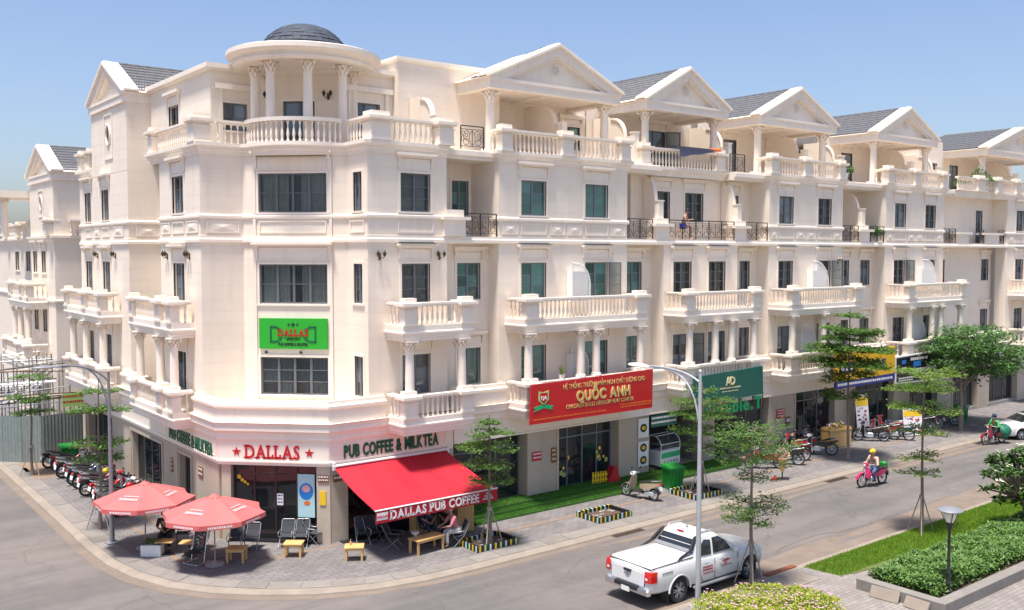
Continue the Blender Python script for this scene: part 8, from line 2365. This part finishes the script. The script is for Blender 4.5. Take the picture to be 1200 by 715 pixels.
def person(label, loc, rot, J, shirt, trousers, hair=True, sleeves=True, shoes='black', helmet=None, shorts=False, shirtless=False, mask=False, group=None, capm=None, jacket=None):
    """J: joints pelvis, chest, neck, head, shL, elL, haL, shR, elR, haR, hiL, knL, anL, toL, hiR, knR, anR, toR"""
    T = Thing('person', label, 'person', (0, 0, 0), group)
    g = lambda k: Vector(J[k]); V = []; Rd = []; E = []
    def v(p, r): V.append(tuple(p)); Rd.append(r); return len(V) - 1
    pe = v(g('pelvis'), .115); wa = v(g('pelvis').lerp(g('chest'), .5), .105); ch = v(g('chest'), .13); nk = v(g('neck'), .05)
    hd = g('head'); up = (hd - g('neck')).normalized()
    hl = v(g('neck').lerp(hd, .55), .052); h1 = v(hd - up * .04, .078); h2 = v(hd + up * .05, .086); h3 = v(hd + up * .11, .05)
    E += [(pe, wa), (wa, ch), (ch, nk), (nk, hl), (hl, h1), (h1, h2), (h2, h3)]
    for s in 'LR':
        a = v(g('sh' + s), .062); b = v(g('el' + s), .042); c = v(g('el' + s).lerp(g('ha' + s), .85), .028); E += [(ch, a), (a, b), (b, c)]
        fd = (g('ha' + s) - g('el' + s)).normalized(); side = fd.cross(Vector((0, 0, 1))); side = side.normalized() if side.length > .1 else Vector((0, 1, 0))
        pl = v(g('ha' + s), .030); E.append((c, pl)); curl = Vector((0, 0, -1)) if abs(fd.z) < .8 else Vector((1, 0, 0))
        for k in range(4):
            L = (.070, .082, .078, .060)[k]; p0 = g('ha' + s) + side * (.033 - .022 * k) + fd * .035; p1 = p0 + fd * L * .5 + curl * L * .25; p2 = p1 + fd * L * .2 + curl * L * .4
            i0, i1, i2 = v(p0, .010), v(p1, .009), v(p2, .007); E += [(pl, i0), (i0, i1), (i1, i2)]
        p0 = g('ha' + s) + side * .042 + curl * .01; p1 = p0 + side * .02 + fd * .04 + curl * .02; i0, i1 = v(p0, .011), v(p1, .009); E += [(pl, i0), (i0, i1)]
        h = v(g('hi' + s), .088); k = v(g('kn' + s), .056); m_ = v(g('kn' + s).lerp(g('an' + s), .35), .052); an = v(g('an' + s), .036); to = v(g('to' + s), .030); E += [(pe, h), (h, k), (k, m_), (m_, an), (an, to)]
    body = skin_obj(T, 'body', V, E, Rd, M['skin'], sub=1)
    fw = Vector((1, 0, 0)); fwv = (g('toL') - g('anL')); fwv.z = 0
    look = Vector(J.get('look', (1, 0, -.25))).normalized(); lat = look.cross(up).normalized()
    fb_ = MB()
    fb_.sphere(tuple(hd + look * .088 - up * .005), .016, 6, 4, (1.2, .8, 1.3)); T.part('nose', fb_, M['skin'], smooth=80)
    ey = MB()
    for s in (-1, 1): ey.sphere(tuple(hd + look * .074 + lat * .032 * s + up * .025), .011, 6, 4)
    T.part('eyes', ey, M['hair'])
    T.part('mouth', MB().sphere(tuple(hd + look * .078 - up * .048), .016, 6, 4, (.5, 1.3, .4)), M['cloth_pink'])
    er = MB()
    for s in (-1, 1): er.sphere(tuple(hd + lat * .085 * s), .022, 6, 4, (.7, .5, 1.1))
    T.part('ears', er, M['skin'])
    if mask: T.part('face_mask', MB().sphere(tuple(hd + look * .05 - up * .035), .062, 8, 6), M['white'], smooth=80)
    if helmet:
        T.part('helmet', MB().sphere(tuple(hd + up * .055 - look * .01), .128, 14, 10, (1.05, 1.0, .88)), M[helmet], smooth=80); T.part('helmet_peak', MB().sphere(tuple(hd + up * .06 + look * .10), .06, 8, 4, (1.2, 1.2, .25)), M[helmet])
    elif hair:
        T.part('hair', MB().sphere(tuple(hd + up * .055 - look * .022), .100, 12, 8, (1.04, 1.0, .85)), M[capm or 'hair'], smooth=80)
    if not shirtless:
        V2, R2, E2 = [], [], []
        def w(p, r): V2.append(tuple(p)); R2.append(r); return len(V2) - 1
        a = w(g('pelvis') + (g('chest') - g('pelvis')) * -.05, .128); b = w(g('pelvis').lerp(g('chest'), .5), .124); c = w(g('chest'), .150); d = w(g('chest').lerp(g('neck'), .62), .068); E2 += [(a, b), (b, c), (c, d)]
        for s in 'LR':
            e = w(g('sh' + s), .080); f = w(g('sh' + s).lerp(g('el' + s), 1.0 if sleeves else .6), .056); E2 += [(c, e), (e, f)]
            if sleeves == 'long': h = w(g('el' + s).lerp(g('ha' + s), .82), .040); E2.append((f, h))
        skin_obj(T, 'shirt', V2, E2, R2, M[shirt], sub=1)
    V2, R2, E2 = [], [], []
    a = w(g('pelvis') + Vector((0, 0, .02)), .130) if not shirtless else (V2.append(tuple(g('pelvis') + Vector((0, 0, .02)))) or R2.append(.130) or 0)
    if shirtless:
        def w(p, r): V2.append(tuple(p)); R2.append(r); return len(V2) - 1
    for s in 'LR':
        b = w(g('hi' + s), .104); c = w(g('hi' + s).lerp(g('kn' + s), .62 if shorts else 1.0), .080 if shorts else .070); E2 += [(a, b), (b, c)]
        if not shorts: d = w(g('kn' + s).lerp(g('an' + s), .88), .052); E2.append((c, d))
    skin_obj(T, 'trousers' if not shorts else 'shorts', V2, E2, R2, M[trousers], sub=1)
    for s in 'LR':
        T.part('shoe', MB().tube([tuple(g('an' + s) - Vector((0, 0, .02))), tuple(g('an' + s).lerp(g('to' + s), .5) - Vector((0, 0, .015))), tuple(g('to' + s) + (g('to' + s) - g('an' + s)) * .1)], [.044, .046, .036], 8), M[shoes], smooth=60)
    T.place(loc, rot); return T

def seated(seat=.45, lean=.12, arms='table', knee=.42, spread=.12, footx=None, headdrop=0.0):
    c = seat + .12; J = {}
    J['pelvis'] = (0, 0, c); J['chest'] = (lean * .8, 0, c + .36); J['neck'] = (lean, 0, c + .54); J['head'] = (lean + .03 + headdrop, 0, c + .67 - headdrop * .3)
    for s, k in ((1, 'L'), (-1, 'R')):
        J['sh' + k] = (lean * .85, s * .19, c + .46); J['hi' + k] = (.02, s * .10, c - .01); J['kn' + k] = (knee, s * spread, seat + .07)
        fx = footx if footx is not None else knee - .02
        J['an' + k] = (fx, s * spread, .08); J['to' + k] = (fx + .16, s * spread, .04)
        if arms == 'table': J['el' + k] = (lean + .12, s * .25, c + .20); J['ha' + k] = (lean + .36, s * .12, c + .16)
        elif arms == 'lap': J['el' + k] = (lean - .02, s * .25, c + .20); J['ha' + k] = (.26, s * .08, c + .10)
        elif arms == 'phone': J['el' + k] = (lean + .06, s * .24, c + .22); J['ha' + k] = (lean + .30, s * .05, c + .30)
        elif arms == 'bars': J['el' + k] = (lean + .16, s * .28, c + .26); J['ha' + k] = (lean + .34, s * .29, c + .24)
    J['look'] = (1, 0, -.35 if arms in ('table', 'phone', 'lap') else -.05)
    return J
person("person in black clothes leaning forward on a chair under the left parasol", (10.32, 31.92, .12), D(-118), seated(.45, .26, 'lap', .42, .15, headdrop=.05), 'cloth_black', 'cloth_black', shoes='black')
person("person in a pink checked shirt and pale trousers seated with back to the road", (18.15, 26.06, .12), D(168), seated(.45, .22, 'table', .42), 'cloth_pink', 'cloth_grey', shoes='black', capm='cloth_grey')
person("person in dark clothes with a white face mask seated behind the long pine table", (17.75, 27.3, .12), D(-100), seated(.45, .12, 'lap'), 'cloth_navy', 'cloth_navy', mask=True, capm='cloth_pink')
person("person in black seated at the far corner of the long pine table, bare headed", (18.55, 27.3, .12), D(-125), seated(.45, .15, 'table'), 'cloth_black', 'cloth_navy')
for lb, x, y, r, sh in (("person in a black top sitting bent over on a stool by the stone pillar", 38.9, 27.75, -60, 'cloth_black'), ("person in dark clothes sitting beside the dark glass front, right of the bent one", 40.7, 28.1, -95, 'cloth_navy')):
    T = Thing('stool', "low dark stool under the " + ("bent person by the stone pillar" if x < 39 else "person beside the dark glass front"), 'stool', (0, 0, 0), 'stools by the dark glass front'); T.part('seat', MB().bbox(-.17, -.17, .40, .17, .17, .44, .01), M['black'])
    for a in (-1, 1):
        for b in (-1, 1): T.part('leg', MB().tube([(a * .16, b * .16, 0), (a * .13, b * .13, .40)], .016, 5), M['black'])
    T.place((x, y, .12), D(r)); person(lb, (x, y, .12), D(r), seated(.45, .28 if x < 39 else .2, 'phone', .40, headdrop=.06), sh, 'cloth_navy')
T = Thing('stool', "stool on the railed terrace under the person in blue shorts", 'stool', (0, 0, 0)); T.part('seat', MB().bbox(-.18, -.18, .42, .18, .18, .46, .01), M['wood'])
for a in (-1, 1):
    for b in (-1, 1): T.part('leg', MB().tube([(a * .16, b * .16, 0), (a * .14, b * .14, .42)], .016, 5), M['wood'])
T.place((33.05, 29.45, 10.63), D(-60))
person("shirtless person in bright blue shorts sitting behind the iron railing of the terrace", (33.05, 29.4, 10.63), D(-60), seated(.52, .16, 'phone', .38, .14, headdrop=.04), 'skin', 'cloth_blue', shorts=True, shirtless=True, shoes='skin')
jr = seated(.66, .14, 'bars', .34, .17, footx=.10); 
for k in 'LR': s = 1 if k == 'L' else -1; jr['ha' + k] = (.36, s * .33, .97); jr['el' + k] = (.20, s * .29, .96); jr['an' + k] = (.16, s * .16, .30); jr['to' + k] = (.32, s * .16, .26); jr['kn' + k] = (.36, s * .17, .62)
T = person("rider in a yellow helmet and pale jacket on the magenta motorbike", (37.43, 22.18, 0), D(172), jr, 'cloth_tan', 'denim', sleeves='long', helmet='yellow', group='motorbike riders')
T = Thing('bag', "white and green shopping bag behind the yellow helmeted rider", 'bag', (0, 0, 0)); T.part('bag_body', MB().bbox(-.14, -.16, 0, .14, .16, .24, .06), M['binplastic']); T.place((37.95, 22.1, .76), D(172))
jr2 = dict(jr)
person("delivery rider in a green jacket and dark helmet on the maroon motorbike", (50.68, 23.17, 0), D(168), jr2, 'cloth_green', 'cloth_black', sleeves='long', helmet='cloth_navy', group='motorbike riders', mask=True)
T = Thing('cargo_sack', "bulky green cargo sack strapped over the rear of the delivery motorbike", 'sack', (0, 0, 0)); mb = MB()
rr = random.Random(31); rings = []
for i in range(9):
    t = i / 8; z = .30 + .68 * t; rr_ = .34 * (sin(pi * (t * .8 + .12))) ** .6
    rings.append([(rr_ * 1.25 * cos(a) * (1 + .10 * sin(3 * a + i)), rr_ * 1.15 * sin(a) * (1 + .08 * cos(4 * a + i * .7)), z) for a in [2 * pi * k / 16 for k in range(16)]])
T.part('sack_body', mb.loft(rings), mat('dark_green_sack', (.01, .16, .09), .6, .2, 6, .4, 12), smooth=60); st = MB()
for x in (-.12, .14): st.tube([(x, .43 * cos(a), .64 + .37 * sin(a)) for a in [pi * k / 10 for k in range(11)]], .012, 4)
T.part('strap', st, M['black']); T.place((51.18, 23.05, .0), D(168))
